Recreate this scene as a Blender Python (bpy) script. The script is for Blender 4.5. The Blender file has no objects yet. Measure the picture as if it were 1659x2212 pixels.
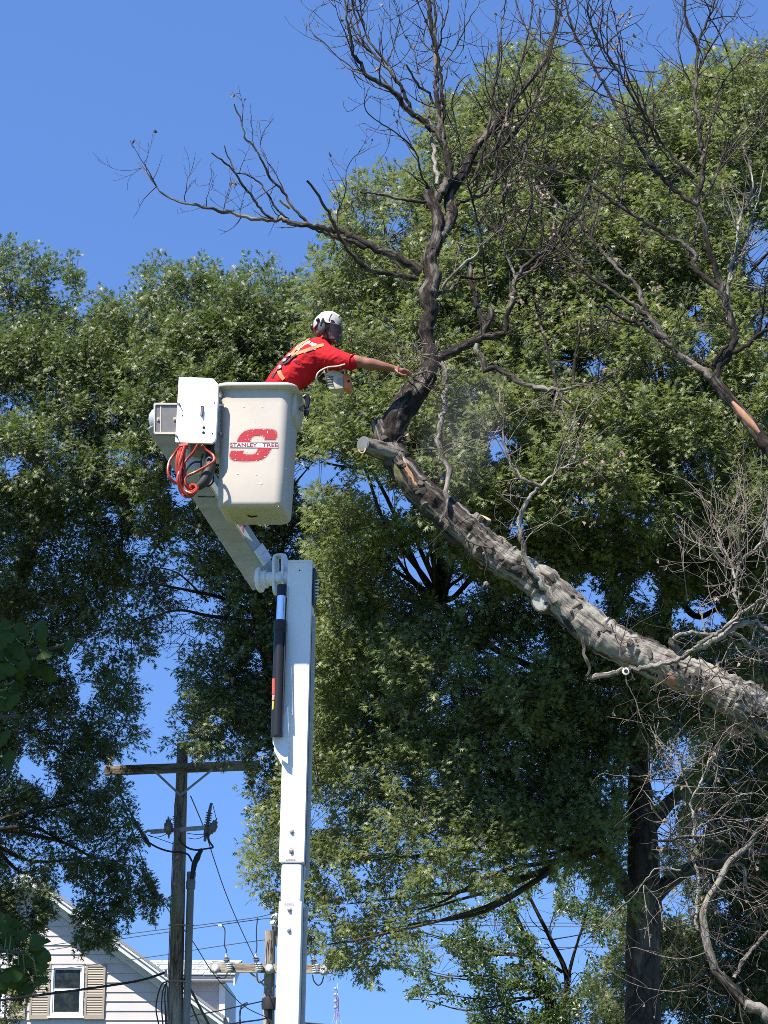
import bpy, bmesh, math, random
import numpy as np
from mathutils import Vector, Matrix, noise as mnoise

random.seed(7)
rng = np.random.default_rng(11)
sc = bpy.context.scene
COL = sc.collection
rad = math.radians

# ------------------------------------------------------------------ camera
PITCH = rad(17.0)
CAMZ = 1.6
FPX = 4922.0
cd = bpy.data.cameras.new('camera')
cam = bpy.data.objects.new('camera', cd)
COL.objects.link(cam)
cam.location = (0, 0, CAMZ)
cam.rotation_euler = (rad(90) + PITCH, 0, 0)
cd.sensor_fit = 'VERTICAL'
cd.sensor_height = 36.0
cd.sensor_width = 27.0
cd.lens = FPX / 2212.0 * 36.0
cd.clip_start = 0.1
cd.clip_end = 6000
sc.camera = cam

# ------------------------------------------------------------------ sky, sun, exposure
SUN = Vector((-0.74, -0.92, 1.75)).normalized()
world = bpy.data.worlds.new('World')
sc.world = world
world.use_nodes = True
wn, wl = world.node_tree.nodes, world.node_tree.links
wn.clear()
sky = wn.new('ShaderNodeTexSky')
sky.sky_type = 'NISHITA'
sky.sun_disc = False
sky.sun_elevation = math.asin(SUN.z)
sky.sun_rotation = math.atan2(SUN.x, SUN.y)
sky.altitude = 300
sky.air_density = 1.3
sky.dust_density = 0.0
sky.ozone_density = 10.0
bgn = wn.new('ShaderNodeBackground')
bgn.inputs['Strength'].default_value = 0.12
wout = wn.new('ShaderNodeOutputWorld')
hsv = wn.new('ShaderNodeHueSaturation')
hsv.inputs['Saturation'].default_value = 1.04
hsv.inputs['Hue'].default_value = 0.507
wtc = wn.new('ShaderNodeTexCoord'); wva = wn.new('ShaderNodeVectorMath'); wva.operation = 'ADD'
wva.inputs[1].default_value = (0, 0, 0.25)      # clear dry air: the pale horizon band is thin
wvn = wn.new('ShaderNodeVectorMath'); wvn.operation = 'NORMALIZE'
wl.new(wtc.outputs['Generated'], wva.inputs[0]); wl.new(wva.outputs[0], wvn.inputs[0]); wl.new(wvn.outputs[0], sky.inputs['Vector'])
wl.new(sky.outputs[0], hsv.inputs['Color'])
wl.new(hsv.outputs[0], bgn.inputs['Color'])
wl.new(bgn.outputs[0], wout.inputs['Surface'])
sd = bpy.data.lights.new('sun', 'SUN')
sd.energy = 5.0
sd.angle = rad(0.5)
sd.color = (1.0, 0.94, 0.84)
sun = bpy.data.objects.new('sun', sd)
COL.objects.link(sun)
sun.location = (-20, -20, 40)
sun.rotation_euler = SUN.to_track_quat('Z', 'Y').to_euler()
sc.view_settings.view_transform = 'Standard'
sc.view_settings.look = 'None'
sc.view_settings.gamma = 1
sc.view_settings.use_curve_mapping = False
sc.view_settings.exposure = 1.0
try:
    sc.cycles.max_bounces = 6
    sc.cycles.filter_width = 0.85
    sc.cycles.use_denoising = False
    sc.cycles.use_adaptive_sampling = False
    sc.cycles.sample_clamp_indirect = 4
    sc.cycles.transparent_max_bounces = 8
    sc.cycles.caustics_reflective = False
    sc.cycles.caustics_refractive = False
except Exception:
    pass

# ------------------------------------------------------------------ helpers
CP, SP = math.cos(PITCH), math.sin(PITCH)
def ray(x, y):
    """direction of the sight line measured in the photograph (1659 px wide), scaled so that y = 1"""
    a = (x - 829.5) / FPX
    b = (1106.0 - y) / FPX
    dy = CP - b * SP
    return Vector((a / dy, 1.0, (SP + b * CP) / dy))
def P(x, y, Y):
    r = ray(x, y)
    return Vector((r.x * Y, Y, CAMZ + r.z * Y))
def scale_at(x, y, Y):
    """photo pixels per metre at that place"""
    b = (1106.0 - y) / FPX
    return FPX / (Y / (CP - b * SP))
def project(p):
    p = np.asarray(p, float)
    q = p - np.array([0, 0, CAMZ])
    d = q[..., 1] * CP + q[..., 2] * SP
    u = -q[..., 1] * SP + q[..., 2] * CP
    return np.stack([829.5 + FPX * q[..., 0] / d, 1106 - FPX * u / d], -1)

def tag(o, label=None, cat=None, group=None, kind=None):
    if label: o['label'] = label
    if cat: o['category'] = cat
    if group: o['group'] = group
    if kind: o['kind'] = kind
    return o
def empty(name, loc, label, cat, group=None):
    o = bpy.data.objects.new(name, None)
    o.empty_display_size = 0.2
    COL.objects.link(o)
    o.location = loc
    return tag(o, label, cat, group)
def wloc(o):
    v = Vector((0, 0, 0))
    while o is not None:
        v = v + o.location
        o = o.parent
    return v

class MB:
    def __init__(s):
        s.v, s.f, s.q = [], [], {}
    def add(s, vs, fs):
        n = len(s.v)
        s.v.extend([Vector(v) for v in vs])
        s.f.extend([tuple(i + n for i in f) for f in fs])
        return s
    def box(s, c, h, ax=None):
        c = Vector(c)
        ax = ax or (Vector((1, 0, 0)), Vector((0, 1, 0)), Vector((0, 0, 1)))
        vs = []
        for k in (-1, 1):
            for j in (-1, 1):
                for i in (-1, 1):
                    vs.append(c + ax[0] * (i * h[0]) + ax[1] * (j * h[1]) + ax[2] * (k * h[2]))
        return s.add(vs, [(0, 2, 3, 1), (4, 5, 7, 6), (0, 1, 5, 4), (2, 6, 7, 3), (0, 4, 6, 2), (1, 3, 7, 5)])
    def bar(s, a, b, w, h, up=(0, 0, 1)):
        a, b = Vector(a), Vector(b)
        d = (b - a)
        L = d.length
        d.normalize()
        sd_ = d.cross(Vector(up))
        if sd_.length < 1e-4: sd_ = d.cross(Vector((0, 1, 0)))
        sd_.normalize()
        u = sd_.cross(d)
        return s.box((a + b) / 2, (w / 2, L / 2, h / 2), (sd_, d, u))
    def tube(s, pts, rs, n=8, cap=True, disp=None, squash=None):
        pts = [Vector(p) for p in pts]
        if not isinstance(rs, (list, tuple)): rs = [rs] * len(pts)
        m = len(pts)
        ref = None
        base = len(s.v)
        off_ = Vector((random.uniform(-9, 9), random.uniform(-9, 9), random.uniform(-9, 9)))
        run = 0.0
        rm = sum(rs) / len(rs)
        for i, p in enumerate(pts):
            if i: run += (p - pts[i - 1]).length
            d = (pts[min(i + 1, m - 1)] - pts[max(i - 1, 0)])
            if d.length < 1e-9: d = Vector((0, 0, 1))
            d.normalize()
            if ref is None:
                ref = d.cross(Vector((0.13, 0.92, 0.2)))
                if ref.length < .1: ref = d.cross(Vector((1, 0, 0)))
            ref = (ref - d * ref.dot(d)).normalized()
            bn = d.cross(ref)
            for k in range(n):
                a = 2 * math.pi * k / n
                r = rs[i]
                q = ref * math.cos(a) + bn * math.sin(a)
                v = p + q * r
                if disp: v = v + q * disp(v, r)
                s.q[len(s.v)] = off_ + Vector((math.cos(a) * rm * 1.6, math.sin(a) * rm * 1.6, run * .38))
                s.v.append(v)
        for i in range(m - 1):
            for k in range(n):
                a, b = base + i * n + k, base + i * n + (k + 1) % n
                s.f.append((a, b, b + n, a + n))
        if cap:
            s.f.append(tuple(base + k for k in reversed(range(n))))
            s.f.append(tuple(base + (m - 1) * n + k for k in range(n)))
        return s
    def lathe(s, prof, o, ax, n=16):
        """prof: (radius, height) pairs along the axis"""
        o, ax = Vector(o), Vector(ax).normalized()
        pts = [o + ax * h for r, h in prof]
        base = len(s.v)
        u = ax.orthogonal().normalized()
        w = ax.cross(u)
        for (r, h) in prof:
            for k in range(n):
                a = 2 * math.pi * k / n
                s.v.append(o + ax * h + (u * math.cos(a) + w * math.sin(a)) * max(r, 1e-5))
        for i in range(len(prof) - 1):
            for k in range(n):
                a, b = base + i * n + k, base + i * n + (k + 1) % n
                s.f.append((a, b, b + n, a + n))
        s.f.append(tuple(base + k for k in reversed(range(n))))
        s.f.append(tuple(base + (len(prof) - 1) * n + k for k in range(n)))
        return s
    def prism(s, poly, depth):
        """poly: 3-D outline; depth: extrusion vector"""
        n = len(poly)
        d = Vector(depth)
        vs = [Vector(p) for p in poly] + [Vector(p) + d for p in poly]
        fs = [tuple(range(n)), tuple(reversed(range(n, 2 * n)))]
        for i in range(n):
            j = (i + 1) % n
            fs.append((i, i + n, j + n, j))
        return s.add(vs, fs)
    def sphere(s, c, r, n=12, m=8, ax=None):
        c = Vector(c)
        if not isinstance(r, (tuple, list)): r = (r, r, r)
        ax = ax or (Vector((1, 0, 0)), Vector((0, 1, 0)), Vector((0, 0, 1)))
        base = len(s.v)
        for i in range(1, m):
            th = math.pi * i / m
            for k in range(n):
                a = 2 * math.pi * k / n
                s.v.append(c + ax[0] * (r[0] * math.sin(th) * math.cos(a)) + ax[1] * (r[1] * math.sin(th) * math.sin(a)) + ax[2] * (r[2] * math.cos(th)))
        t = len(s.v); s.v.append(c + ax[2] * r[2])
        b = len(s.v); s.v.append(c - ax[2] * r[2])
        for i in range(m - 2):
            for k in range(n):
                a, e = base + i * n + k, base + i * n + (k + 1) % n
                s.f.append((a, a + n, e + n, e))
        for k in range(n):
            s.f.append((t, base + k, base + (k + 1) % n))
            q = base + (m - 2) * n
            s.f.append((b, q + (k + 1) % n, q + k))
        return s
    def build(s, name, mat, parent=None, smooth=False, bevel=0, kind=None, label=None, origin=None, angle=40, fix=True):
        me = bpy.data.meshes.new(name)
        off = wloc(parent) if parent else (Vector(origin) if origin else Vector((0, 0, 0)))
        me.from_pydata([v - off for v in s.v], [], s.f)
        if fix:
            bm = bmesh.new(); bm.from_mesh(me)
            bmesh.ops.recalc_face_normals(bm, faces=bm.faces)
            if bevel:
                bmesh.ops.remove_doubles(bm, verts=bm.verts, dist=1e-5)
                es = [e for e in bm.edges if len(e.link_faces) == 2 and e.calc_face_angle(0) > rad(30)]
                bmesh.ops.bevel(bm, geom=es, offset=bevel, segments=2, affect='EDGES', profile=0.6, clamp_overlap=True)
            bm.to_mesh(me); bm.free()
        if s.q and mat.name.endswith('bark'):
            at = me.attributes.new('bark', 'FLOAT_VECTOR', 'POINT')
            if len(me.vertices) == len(s.v):
                at.data.foreach_set('vector', np.array([s.q.get(i, s.v[i]) for i in range(len(s.v))], np.float32).ravel())
        me.materials.append(mat)
        if smooth:
            for p in me.polygons: p.use_smooth = True
            if angle < 179:
                try:
                    me.set_sharp_from_angle(angle=rad(angle))
                except Exception:
                    pass
        o = bpy.data.objects.new(name, me)
        COL.objects.link(o)
        if parent: o.parent = parent
        else: o.location = off
        if kind: o['kind'] = kind
        if label: o['label'] = label
        return o

def np_mesh(name, verts, tris, mat, parent=None, attrs=None, kind=None, smooth=False):
    me = bpy.data.meshes.new(name)
    off = np.array(wloc(parent)) if parent else np.zeros(3)
    verts = np.asarray(verts, np.float32) - off.astype(np.float32)
    nv, nf = len(verts), len(tris)
    me.vertices.add(nv); me.vertices.foreach_set('co', verts.ravel())
    me.loops.add(nf * 3); me.loops.foreach_set('vertex_index', np.asarray(tris, np.int32).ravel())
    me.polygons.add(nf)
    me.polygons.foreach_set('loop_start', np.arange(0, nf * 3, 3, dtype=np.int32))
    me.polygons.foreach_set('loop_total', np.full(nf, 3, np.int32))
    me.update(calc_edges=True)
    for k, a in (attrs or {}).items():
        at = me.attributes.new(k, 'FLOAT', 'POINT')
        at.data.foreach_set('value', np.asarray(a, np.float32).ravel())
    me.materials.append(mat)
    if smooth: me.polygons.foreach_set('use_smooth', np.ones(nf, bool))
    o = bpy.data.objects.new(name, me)
    COL.objects.link(o)
    if parent: o.parent = parent
    if kind: o['kind'] = kind
    return o

def text_shape(txt, bold=0.0):
    """flat outline of lettering, fitted into the unit square: (list of 2-D points, faces)"""
    cu = bpy.data.curves.new('lettering', 'FONT')
    cu.body = txt
    cu.offset = bold
    cu.resolution_u = 4
    ob = bpy.data.objects.new('lettering', cu)
    COL.objects.link(ob)
    bpy.context.view_layer.update()
    me = bpy.data.meshes.new_from_object(ob.evaluated_get(bpy.context.evaluated_depsgraph_get()))
    vs = [(v.co.x, v.co.y) for v in me.vertices]
    fs = [tuple(p.vertices) for p in me.polygons]
    bpy.data.objects.remove(ob); bpy.data.meshes.remove(me); bpy.data.curves.remove(cu)
    x0, x1 = min(v[0] for v in vs), max(v[0] for v in vs)
    y0, y1 = min(v[1] for v in vs), max(v[1] for v in vs)
    return [((x - x0) / (x1 - x0), (y - y0) / (y1 - y0)) for x, y in vs], fs

def smooth_path(pts, step):
    """Catmull-Rom through the points (tuples of any length), resampled about every `step` of the first two values"""
    pts = [np.array(p, float) for p in pts]
    q = [2 * pts[0] - pts[1]] + pts + [2 * pts[-1] - pts[-2]]
    out = []
    for i in range(1, len(q) - 2):
        p0, p1, p2, p3 = q[i - 1], q[i], q[i + 1], q[i + 2]
        n = max(1, int(np.linalg.norm((p2 - p1)[:2]) / step))
        for k in range(n):
            t = k / n
            out.append(0.5 * ((2 * p1) + (p2 - p0) * t + (2 * p0 - 5 * p1 + 4 * p2 - p3) * t * t + (3 * p1 - p0 - 3 * p2 + p3) * t ** 3))
    out.append(pts[-1])
    return out
def smooth3(pts, k=6):
    pts = [Vector(p) for p in pts]
    q = [pts[0] * 2 - pts[1]] + pts + [pts[-1] * 2 - pts[-2]]
    out = []
    for i in range(1, len(q) - 2):
        p0, p1, p2, p3 = q[i - 1], q[i], q[i + 1], q[i + 2]
        for j in range(k):
            t = j / k
            out.append(0.5 * ((2 * p1) + (p2 - p0) * t + (2 * p0 - 5 * p1 + 4 * p2 - p3) * t * t + (3 * p1 - p0 - 3 * p2 + p3) * t ** 3))
    out.append(pts[-1])
    return out

# ------------------------------------------------------------------ materials
def mat(name, col, rough=0.6, metal=0.0, col2=None, nscale=6.0, bump=0.0, bscale=30.0, detail=5.0, spec=0.5, stretch=None, lo=0.35, hi=0.65, coat=0):
    m = bpy.data.materials.new(name)
    m.use_nodes = True
    n, l = m.node_tree.nodes, m.node_tree.links
    b = n['Principled BSDF']
    b.inputs['Base Color'].default_value = (*col, 1)
    b.inputs['Roughness'].default_value = rough
    b.inputs['Metallic'].default_value = metal
    b.inputs['Specular IOR Level'].default_value = spec
    if coat: b.inputs['Coat Weight'].default_value = coat
    tc = n.new('ShaderNodeTexCoord')
    mp = n.new('ShaderNodeMapping')
    l.new(tc.outputs['Object'], mp.inputs['Vector'])
    if stretch: mp.inputs['Scale'].default_value = stretch
    if col2:
        nz = n.new('ShaderNodeTexNoise')
        nz.inputs['Scale'].default_value = nscale
        nz.inputs['Detail'].default_value = detail
        nz.inputs['Roughness'].default_value = 0.65
        l.new(mp.outputs[0], nz.inputs['Vector'])
        cr = n.new('ShaderNodeValToRGB')
        cr.color_ramp.elements[0].position = lo
        cr.color_ramp.elements[1].position = hi
        cr.color_ramp.elements[0].color = (*col, 1)
        cr.color_ramp.elements[1].color = (*col2, 1)
        l.new(nz.outputs['Fac'], cr.inputs['Fac'])
        l.new(cr.outputs['Color'], b.inputs['Base Color'])
    if bump:
        nb = n.new('ShaderNodeTexNoise')
        nb.inputs['Scale'].default_value = bscale
        nb.inputs['Detail'].default_value = 6
        l.new(mp.outputs[0], nb.inputs['Vector'])
        bp = n.new('ShaderNodeBump')
        bp.inputs['Strength'].default_value = bump
        bp.inputs['Distance'].default_value = 0.02
        l.new(nb.outputs['Fac'], bp.inputs['Height'])
        l.new(bp.outputs['Normal'], b.inputs['Normal'])
    return m

def leaf_mat(name, cols, trans=0.35, rough=0.38, tcol=(0.16, 0.26, 0.03)):
    m = bpy.data.materials.new(name)
    m.use_nodes = True
    n, l = m.node_tree.nodes, m.node_tree.links
    b = n['Principled BSDF']
    at = n.new('ShaderNodeAttribute'); at.attribute_name = 'tint'
    cr = n.new('ShaderNodeValToRGB')
    e = cr.color_ramp.elements
    e[0].position, e[1].position = 0.0, 1.0
    e[0].color, e[1].color = (*cols[0], 1), (*cols[-1], 1)
    for i, c in enumerate(cols[1:-1]):
        q = e.new((i + 1) / (len(cols) - 1)); q.color = (*c, 1)
    l.new(at.outputs['Fac'], cr.inputs['Fac'])
    l.new(cr.outputs['Color'], b.inputs['Base Color'])
    b.inputs['Roughness'].default_value = rough
    b.inputs['Specular IOR Level'].default_value = 0.5
    tr = n.new('ShaderNodeBsdfTranslucent')
    tr.inputs['Color'].default_value = (*tcol, 1)
    mx = n.new('ShaderNodeMixShader')
    mx.inputs[0].default_value = trans
    l.new(b.outputs[0], mx.inputs[1]); l.new(tr.outputs[0], mx.inputs[2])
    l.new(mx.outputs[0], n['Material Output'].inputs['Surface'])
    return m

def bark_mat(name, dark, mid, pale, scale=9.0, lichen=0.6, stretch=(1, 1, 1), bump=0.9, along=False, palex=None):
    m = bpy.data.materials.new(name)
    m.use_nodes = True
    n, l = m.node_tree.nodes, m.node_tree.links
    b = n['Principled BSDF']
    b.inputs['Roughness'].default_value = 0.9
    b.inputs['Specular IOR Level'].default_value = 0.2
    tc = n.new('ShaderNodeTexCoord')
    mp = n.new('ShaderNodeMapping'); mp.inputs['Scale'].default_value = stretch
    if along:      # coordinates wound round each limb, so cracks run along it
        ba = n.new('ShaderNodeAttribute'); ba.attribute_name = 'bark'
        l.new(ba.outputs['Vector'], mp.inputs['Vector'])
    else:
        l.new(tc.outputs['Object'], mp.inputs['Vector'])
    vo = n.new('ShaderNodeTexVoronoi'); vo.feature = 'DISTANCE_TO_EDGE'
    vo.inputs['Scale'].default_value = scale
    nz = n.new('ShaderNodeTexNoise'); nz.inputs['Scale'].default_value = scale * 1.7
    nz.inputs['Detail'].default_value = 8; nz.inputs['Roughness'].default_value = 0.7
    ds = n.new('ShaderNodeMix'); ds.data_type = 'VECTOR'; ds.inputs[0].default_value = 0.14
    l.new(mp.outputs[0], nz.inputs['Vector'])
    l.new(mp.outputs[0], ds.inputs[4]); l.new(nz.outputs['Color'], ds.inputs[5])
    l.new(ds.outputs[1], vo.inputs['Vector'])
    cr = n.new('ShaderNodeValToRGB')
    e = cr.color_ramp.elements
    e[0].position, e[0].color = 0.0, (*dark, 1)
    e[1].position, e[1].color = 1.0, (*mid, 1)
    q = e.new(0.10); q.color = (*[0.45 * a + .55 * c for a, c in zip(dark, mid)], 1)
    l.new(vo.outputs['Distance'], cr.inputs['Fac'])
    n2 = n.new('ShaderNodeTexNoise'); n2.inputs['Scale'].default_value = scale * 0.55
    n2.inputs['Detail'].default_value = 9; n2.inputs['Roughness'].default_value = 0.72
    l.new(mp.outputs[0], n2.inputs['Vector'])
    r2 = n.new('ShaderNodeValToRGB')
    r2.color_ramp.elements[0].position = 1 - lichen - .06
    r2.color_ramp.elements[1].position = 1 - lichen + .06
    if palex:      # the pale tone spreads further towards the lower trunk
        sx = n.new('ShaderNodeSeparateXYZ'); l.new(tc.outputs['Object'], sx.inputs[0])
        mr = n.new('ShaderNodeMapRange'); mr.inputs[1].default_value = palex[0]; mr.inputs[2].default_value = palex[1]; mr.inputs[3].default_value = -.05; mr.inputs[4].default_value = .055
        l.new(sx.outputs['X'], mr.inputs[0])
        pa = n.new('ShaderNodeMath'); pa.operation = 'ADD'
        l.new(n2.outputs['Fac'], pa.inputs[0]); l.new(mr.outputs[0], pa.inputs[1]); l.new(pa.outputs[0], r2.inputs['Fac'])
    else:
        l.new(n2.outputs['Fac'], r2.inputs['Fac'])
    mx = n.new('ShaderNodeMix'); mx.data_type = 'RGBA'
    l.new(r2.outputs['Color'], mx.inputs[0])
    l.new(cr.outputs['Color'], mx.inputs[6]); mx.inputs[7].default_value = (*pale, 1)
    n3 = n.new('ShaderNodeTexNoise'); n3.inputs['Scale'].default_value = scale * 6
    n3.inputs['Detail'].default_value = 5
    l.new(mp.outputs[0], n3.inputs['Vector'])
    ml = n.new('ShaderNodeMix'); ml.data_type = 'RGBA'; ml.blend_type = 'OVERLAY'; ml.inputs[0].default_value = 0.6
    l.new(mx.outputs[2], ml.inputs[6]); l.new(n3.outputs['Fac'], ml.inputs[7])
    l.new(ml.outputs[2], b.inputs['Base Color'])
    bp = n.new('ShaderNodeBump'); bp.inputs['Strength'].default_value = bump; bp.inputs['Distance'].default_value = 0.03
    ad = n.new('ShaderNodeMath'); ad.operation = 'ADD'
    l.new(nz.outputs['Fac'], ad.inputs[0]); l.new(cr.outputs['Color'], ad.inputs[1])
    l.new(ad.outputs[0], bp.inputs['Height'])
    l.new(bp.outputs['Normal'], b.inputs['Normal'])
    return m

M = {}
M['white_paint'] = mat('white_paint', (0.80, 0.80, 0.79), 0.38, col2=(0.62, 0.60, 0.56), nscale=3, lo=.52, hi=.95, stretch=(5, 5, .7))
M['old_white'] = mat('old_white', (0.74, 0.73, 0.69), 0.5, col2=(0.5, 0.46, 0.38), nscale=9, lo=.52, hi=.85)
M['fibreglass'] = mat('fibreglass', (0.56, 0.495, 0.41), 0.45, col2=(0.52, 0.45, 0.365), nscale=4, lo=.4, hi=.75, bump=.05, bscale=12)
M['fibreglass_dirt'] = mat('fibreglass_dirt', (0.50, 0.45, 0.36), 0.5, col2=(0.36, 0.30, 0.21), nscale=7, lo=.5, hi=.8)
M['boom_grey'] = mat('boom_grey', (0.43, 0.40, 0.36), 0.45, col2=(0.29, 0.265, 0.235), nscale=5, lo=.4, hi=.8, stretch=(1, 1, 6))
M['boom_green'] = mat('boom_green', (0.42, 0.47, 0.45), 0.4)
M['black'] = mat('black', (0.015, 0.015, 0.017), 0.35)
M['black_paint'] = mat('black_paint', (0.016, 0.016, 0.017), 0.38, spec=.35)
M['rubber'] = mat('rubber', (0.02, 0.02, 0.02), 0.6)
M['hole'] = mat('hole', (0.01, 0.01, 0.012), 0.9)
M['chrome'] = mat('chrome', (0.75, 0.77, 0.8), 0.12, metal=1)
M['steel'] = mat('steel', (0.45, 0.45, 0.45), 0.45, metal=.7, col2=(0.3, 0.28, 0.26), nscale=20)
M['rust'] = mat('rust', (0.35, 0.2, 0.12), 0.8, col2=(0.5, 0.42, 0.36), nscale=30)
M['red_print'] = mat('red_print', (0.42, 0.014, 0.02), 0.45, col2=(0.46, 0.03, 0.035), nscale=60, lo=.55, hi=.75)
M['pink_line'] = mat('pink_line', (0.42, 0.16, 0.17), 0.5)
M['dark_print'] = mat('dark_print', (0.22, 0.012, 0.03), 0.5)
M['line_print'] = mat('line_print', (0.10, 0.07, 0.08), 0.5)
M['white_chip'] = mat('white_chip', (0.62, 0.585, 0.52), 0.5)
M['band_print'] = mat('band_print', (0.62, 0.575, 0.53), 0.45)
M['red_label'] = mat('red_label', (0.55, 0.09, 0.06), 0.5)
M['pale_red'] = mat('pale_red', (0.66, 0.30, 0.26), 0.5)
M['yellow_label'] = mat('yellow_label', (0.62, 0.45, 0.03), 0.5)
M['hose_orange'] = mat('hose_orange', (0.40, 0.040, 0.016), 0.4, col2=(0.30, 0.026, 0.012), nscale=10)
M['clear_plastic'] = mat('clear_plastic', (0.16, 0.155, 0.14), 0.18, col2=(0.22, 0.21, 0.19), nscale=25, lo=.3, hi=.8)
M['shirt'] = mat('shirt', (0.50, 0.012, 0.018), 0.85, col2=(0.42, 0.010, 0.014), nscale=5, bump=.35, bscale=9, spec=.2)
M['shirt_white'] = mat('shirt_white', (0.74, 0.70, 0.69), 0.85, spec=.2)
M['skin'] = mat('skin', (0.30, 0.135, 0.083), 0.5, col2=(0.24, 0.095, 0.058), nscale=14, bump=.08, bscale=60, spec=.35)
M['face_skin'] = M['skin']
M['pants'] = mat('pants', (0.03, 0.035, 0.045), 0.9, bump=.2, bscale=15)
M['boot'] = mat('boot', (0.05, 0.03, 0.02), 0.6)
M['hair'] = mat('hair', (0.10, 0.08, 0.065), 0.7)
M['helmet'] = mat('helmet', (0.43, 0.415, 0.37), 0.3, col2=(0.36, 0.345, 0.30), nscale=22, lo=.5, hi=.8)
M['muff'] = mat('muff', (0.075, 0.08, 0.075), 0.35, coat=.3)
M['helmet_red'] = mat('helmet_red', (0.5, 0.03, 0.03), 0.4)
M['strap_orange'] = mat('strap_orange', (0.66, 0.25, 0.11), 0.8, col2=(0.6, 0.2, 0.07), nscale=30)
M['strap_black'] = mat('strap_black', (0.03, 0.03, 0.03), 0.8)
M['rope_pale'] = mat('rope_pale', (0.62, 0.55, 0.45), 0.8)
M['saw_beige'] = mat('saw_beige', (0.58, 0.50, 0.36), 0.45, col2=(0.45, 0.38, 0.26), nscale=25, lo=.5, hi=.8)
M['saw_grey'] = mat('saw_grey', (0.32, 0.29, 0.24), 0.5)
M['saw_orange'] = mat('saw_orange', (0.72, 0.17, 0.015), 0.4)
m = bpy.data.materials.new('visor_mesh'); m.use_nodes = True
_n, _l = m.node_tree.nodes, m.node_tree.links
_t = _n.new('ShaderNodeBsdfTransparent'); _x = _n.new('ShaderNodeMixShader'); _x.inputs[0].default_value = .52
_n['Principled BSDF'].inputs['Base Color'].default_value = (.03, .03, .03, 1)
_l.new(_t.outputs[0], _x.inputs[1]); _l.new(_n['Principled BSDF'].outputs[0], _x.inputs[2])
_l.new(_x.outputs[0], _n['Material Output'].inputs['Surface'])
M['visor'] = m
M['dead_bark'] = bark_mat('dead_bark', (0.010, 0.008, 0.007), (0.092, 0.074, 0.060), (0.285, 0.255, 0.21), 9, .47, along=True)
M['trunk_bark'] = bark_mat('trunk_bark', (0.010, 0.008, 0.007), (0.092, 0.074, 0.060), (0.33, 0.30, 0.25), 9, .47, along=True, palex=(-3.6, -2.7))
M['dark_bark'] = bark_mat('dark_bark', (0.009, 0.007, 0.006), (0.050, 0.039, 0.032), (0.21, 0.18, 0.15), 13, .44, along=True)
M['pale_bark'] = bark_mat('pale_bark', (0.05, 0.04, 0.03), (0.235, 0.205, 0.165), (0.38, 0.35, 0.30), 14, .5, along=True)
M['oak_bark'] = bark_mat('oak_bark', (0.02, 0.017, 0.014), (0.085, 0.07, 0.055), (0.16, 0.13, 0.10), 6, .40, along=True)
M['twig_dark'] = mat('twig_dark', (0.03, 0.022, 0.018), 0.85, col2=(0.06, 0.042, 0.034), nscale=8)
M['twig_pale'] = mat('twig_pale', (0.23, 0.19, 0.15), 0.85, col2=(0.12, 0.092, 0.075), nscale=8)
M['twig_green'] = mat('twig_green', (0.07, 0.06, 0.04), 0.85)
M['cut_fresh'] = mat('cut_fresh', (0.62, 0.42, 0.22), 0.8, col2=(0.5, 0.31, 0.15), nscale=30)
M['cut_white'] = mat('cut_white', (0.60, 0.57, 0.51), 0.85, col2=(0.45, 0.41, 0.36), nscale=18, stretch=(1, 1, 3))
M['cut_grey'] = mat('cut_grey', (0.12, 0.12, 0.125), 0.9, col2=(0.18, 0.175, 0.17), nscale=12)
M['inner_wood'] = mat('inner_wood', (0.34, 0.15, 0.075), 0.85, col2=(0.42, 0.24, 0.14), nscale=18)
M['moss'] = mat('moss', (0.07, 0.075, 0.025), 0.95, col2=(0.16, 0.14, 0.07), nscale=30)
M['dry_leaf'] = mat('dry_leaf', (0.17, 0.11, 0.075), 0.8, col2=(0.30, 0.215, 0.155), nscale=6)
M['oak_leaf'] = leaf_mat('oak_leaf', [(0.066, 0.080, 0.034), (0.098, 0.116, 0.045), (0.138, 0.155, 0.062), (0.20, 0.21, 0.085)], .26, .48)
M['bright_leaf'] = leaf_mat('bright_leaf', [(0.076, 0.100, 0.034), (0.112, 0.143, 0.045), (0.155, 0.186, 0.060), (0.225, 0.245, 0.09)], .32, .48, (0.31, 0.37, 0.09))
M['pear_leaf'] = leaf_mat('pear_leaf', [(0.045, 0.075, 0.022), (0.065, 0.098, 0.03), (0.10, 0.13, 0.04), (0.16, 0.16, 0.06)], .34, .36)
M['ginkgo_leaf'] = mat('ginkgo_leaf', (0.032, 0.058, 0.010), 0.6, spec=.15, col2=(0.055, 0.085, 0.014), nscale=18, lo=.3, hi=.8)
M['ginkgo_stem'] = mat('ginkgo_stem', (0.16, 0.20, 0.06), 0.6)
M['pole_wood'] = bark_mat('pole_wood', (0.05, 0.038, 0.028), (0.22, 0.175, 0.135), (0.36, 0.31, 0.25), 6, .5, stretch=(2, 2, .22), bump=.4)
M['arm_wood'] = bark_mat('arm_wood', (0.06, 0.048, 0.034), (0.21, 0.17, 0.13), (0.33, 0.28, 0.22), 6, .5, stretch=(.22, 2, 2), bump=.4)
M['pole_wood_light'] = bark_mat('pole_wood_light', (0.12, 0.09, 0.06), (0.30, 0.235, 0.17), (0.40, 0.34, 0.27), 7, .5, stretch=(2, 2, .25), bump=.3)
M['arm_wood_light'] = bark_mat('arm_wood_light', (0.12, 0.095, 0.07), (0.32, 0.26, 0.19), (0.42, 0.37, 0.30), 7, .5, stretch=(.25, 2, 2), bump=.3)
M['porcelain'] = mat('porcelain', (0.62, 0.62, 0.60), 0.2)
M['porcelain_brown'] = mat('porcelain_brown', (0.06, 0.04, 0.035), 0.25)
M['polymer'] = mat('polymer', (0.20, 0.19, 0.20), 0.5)
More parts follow.
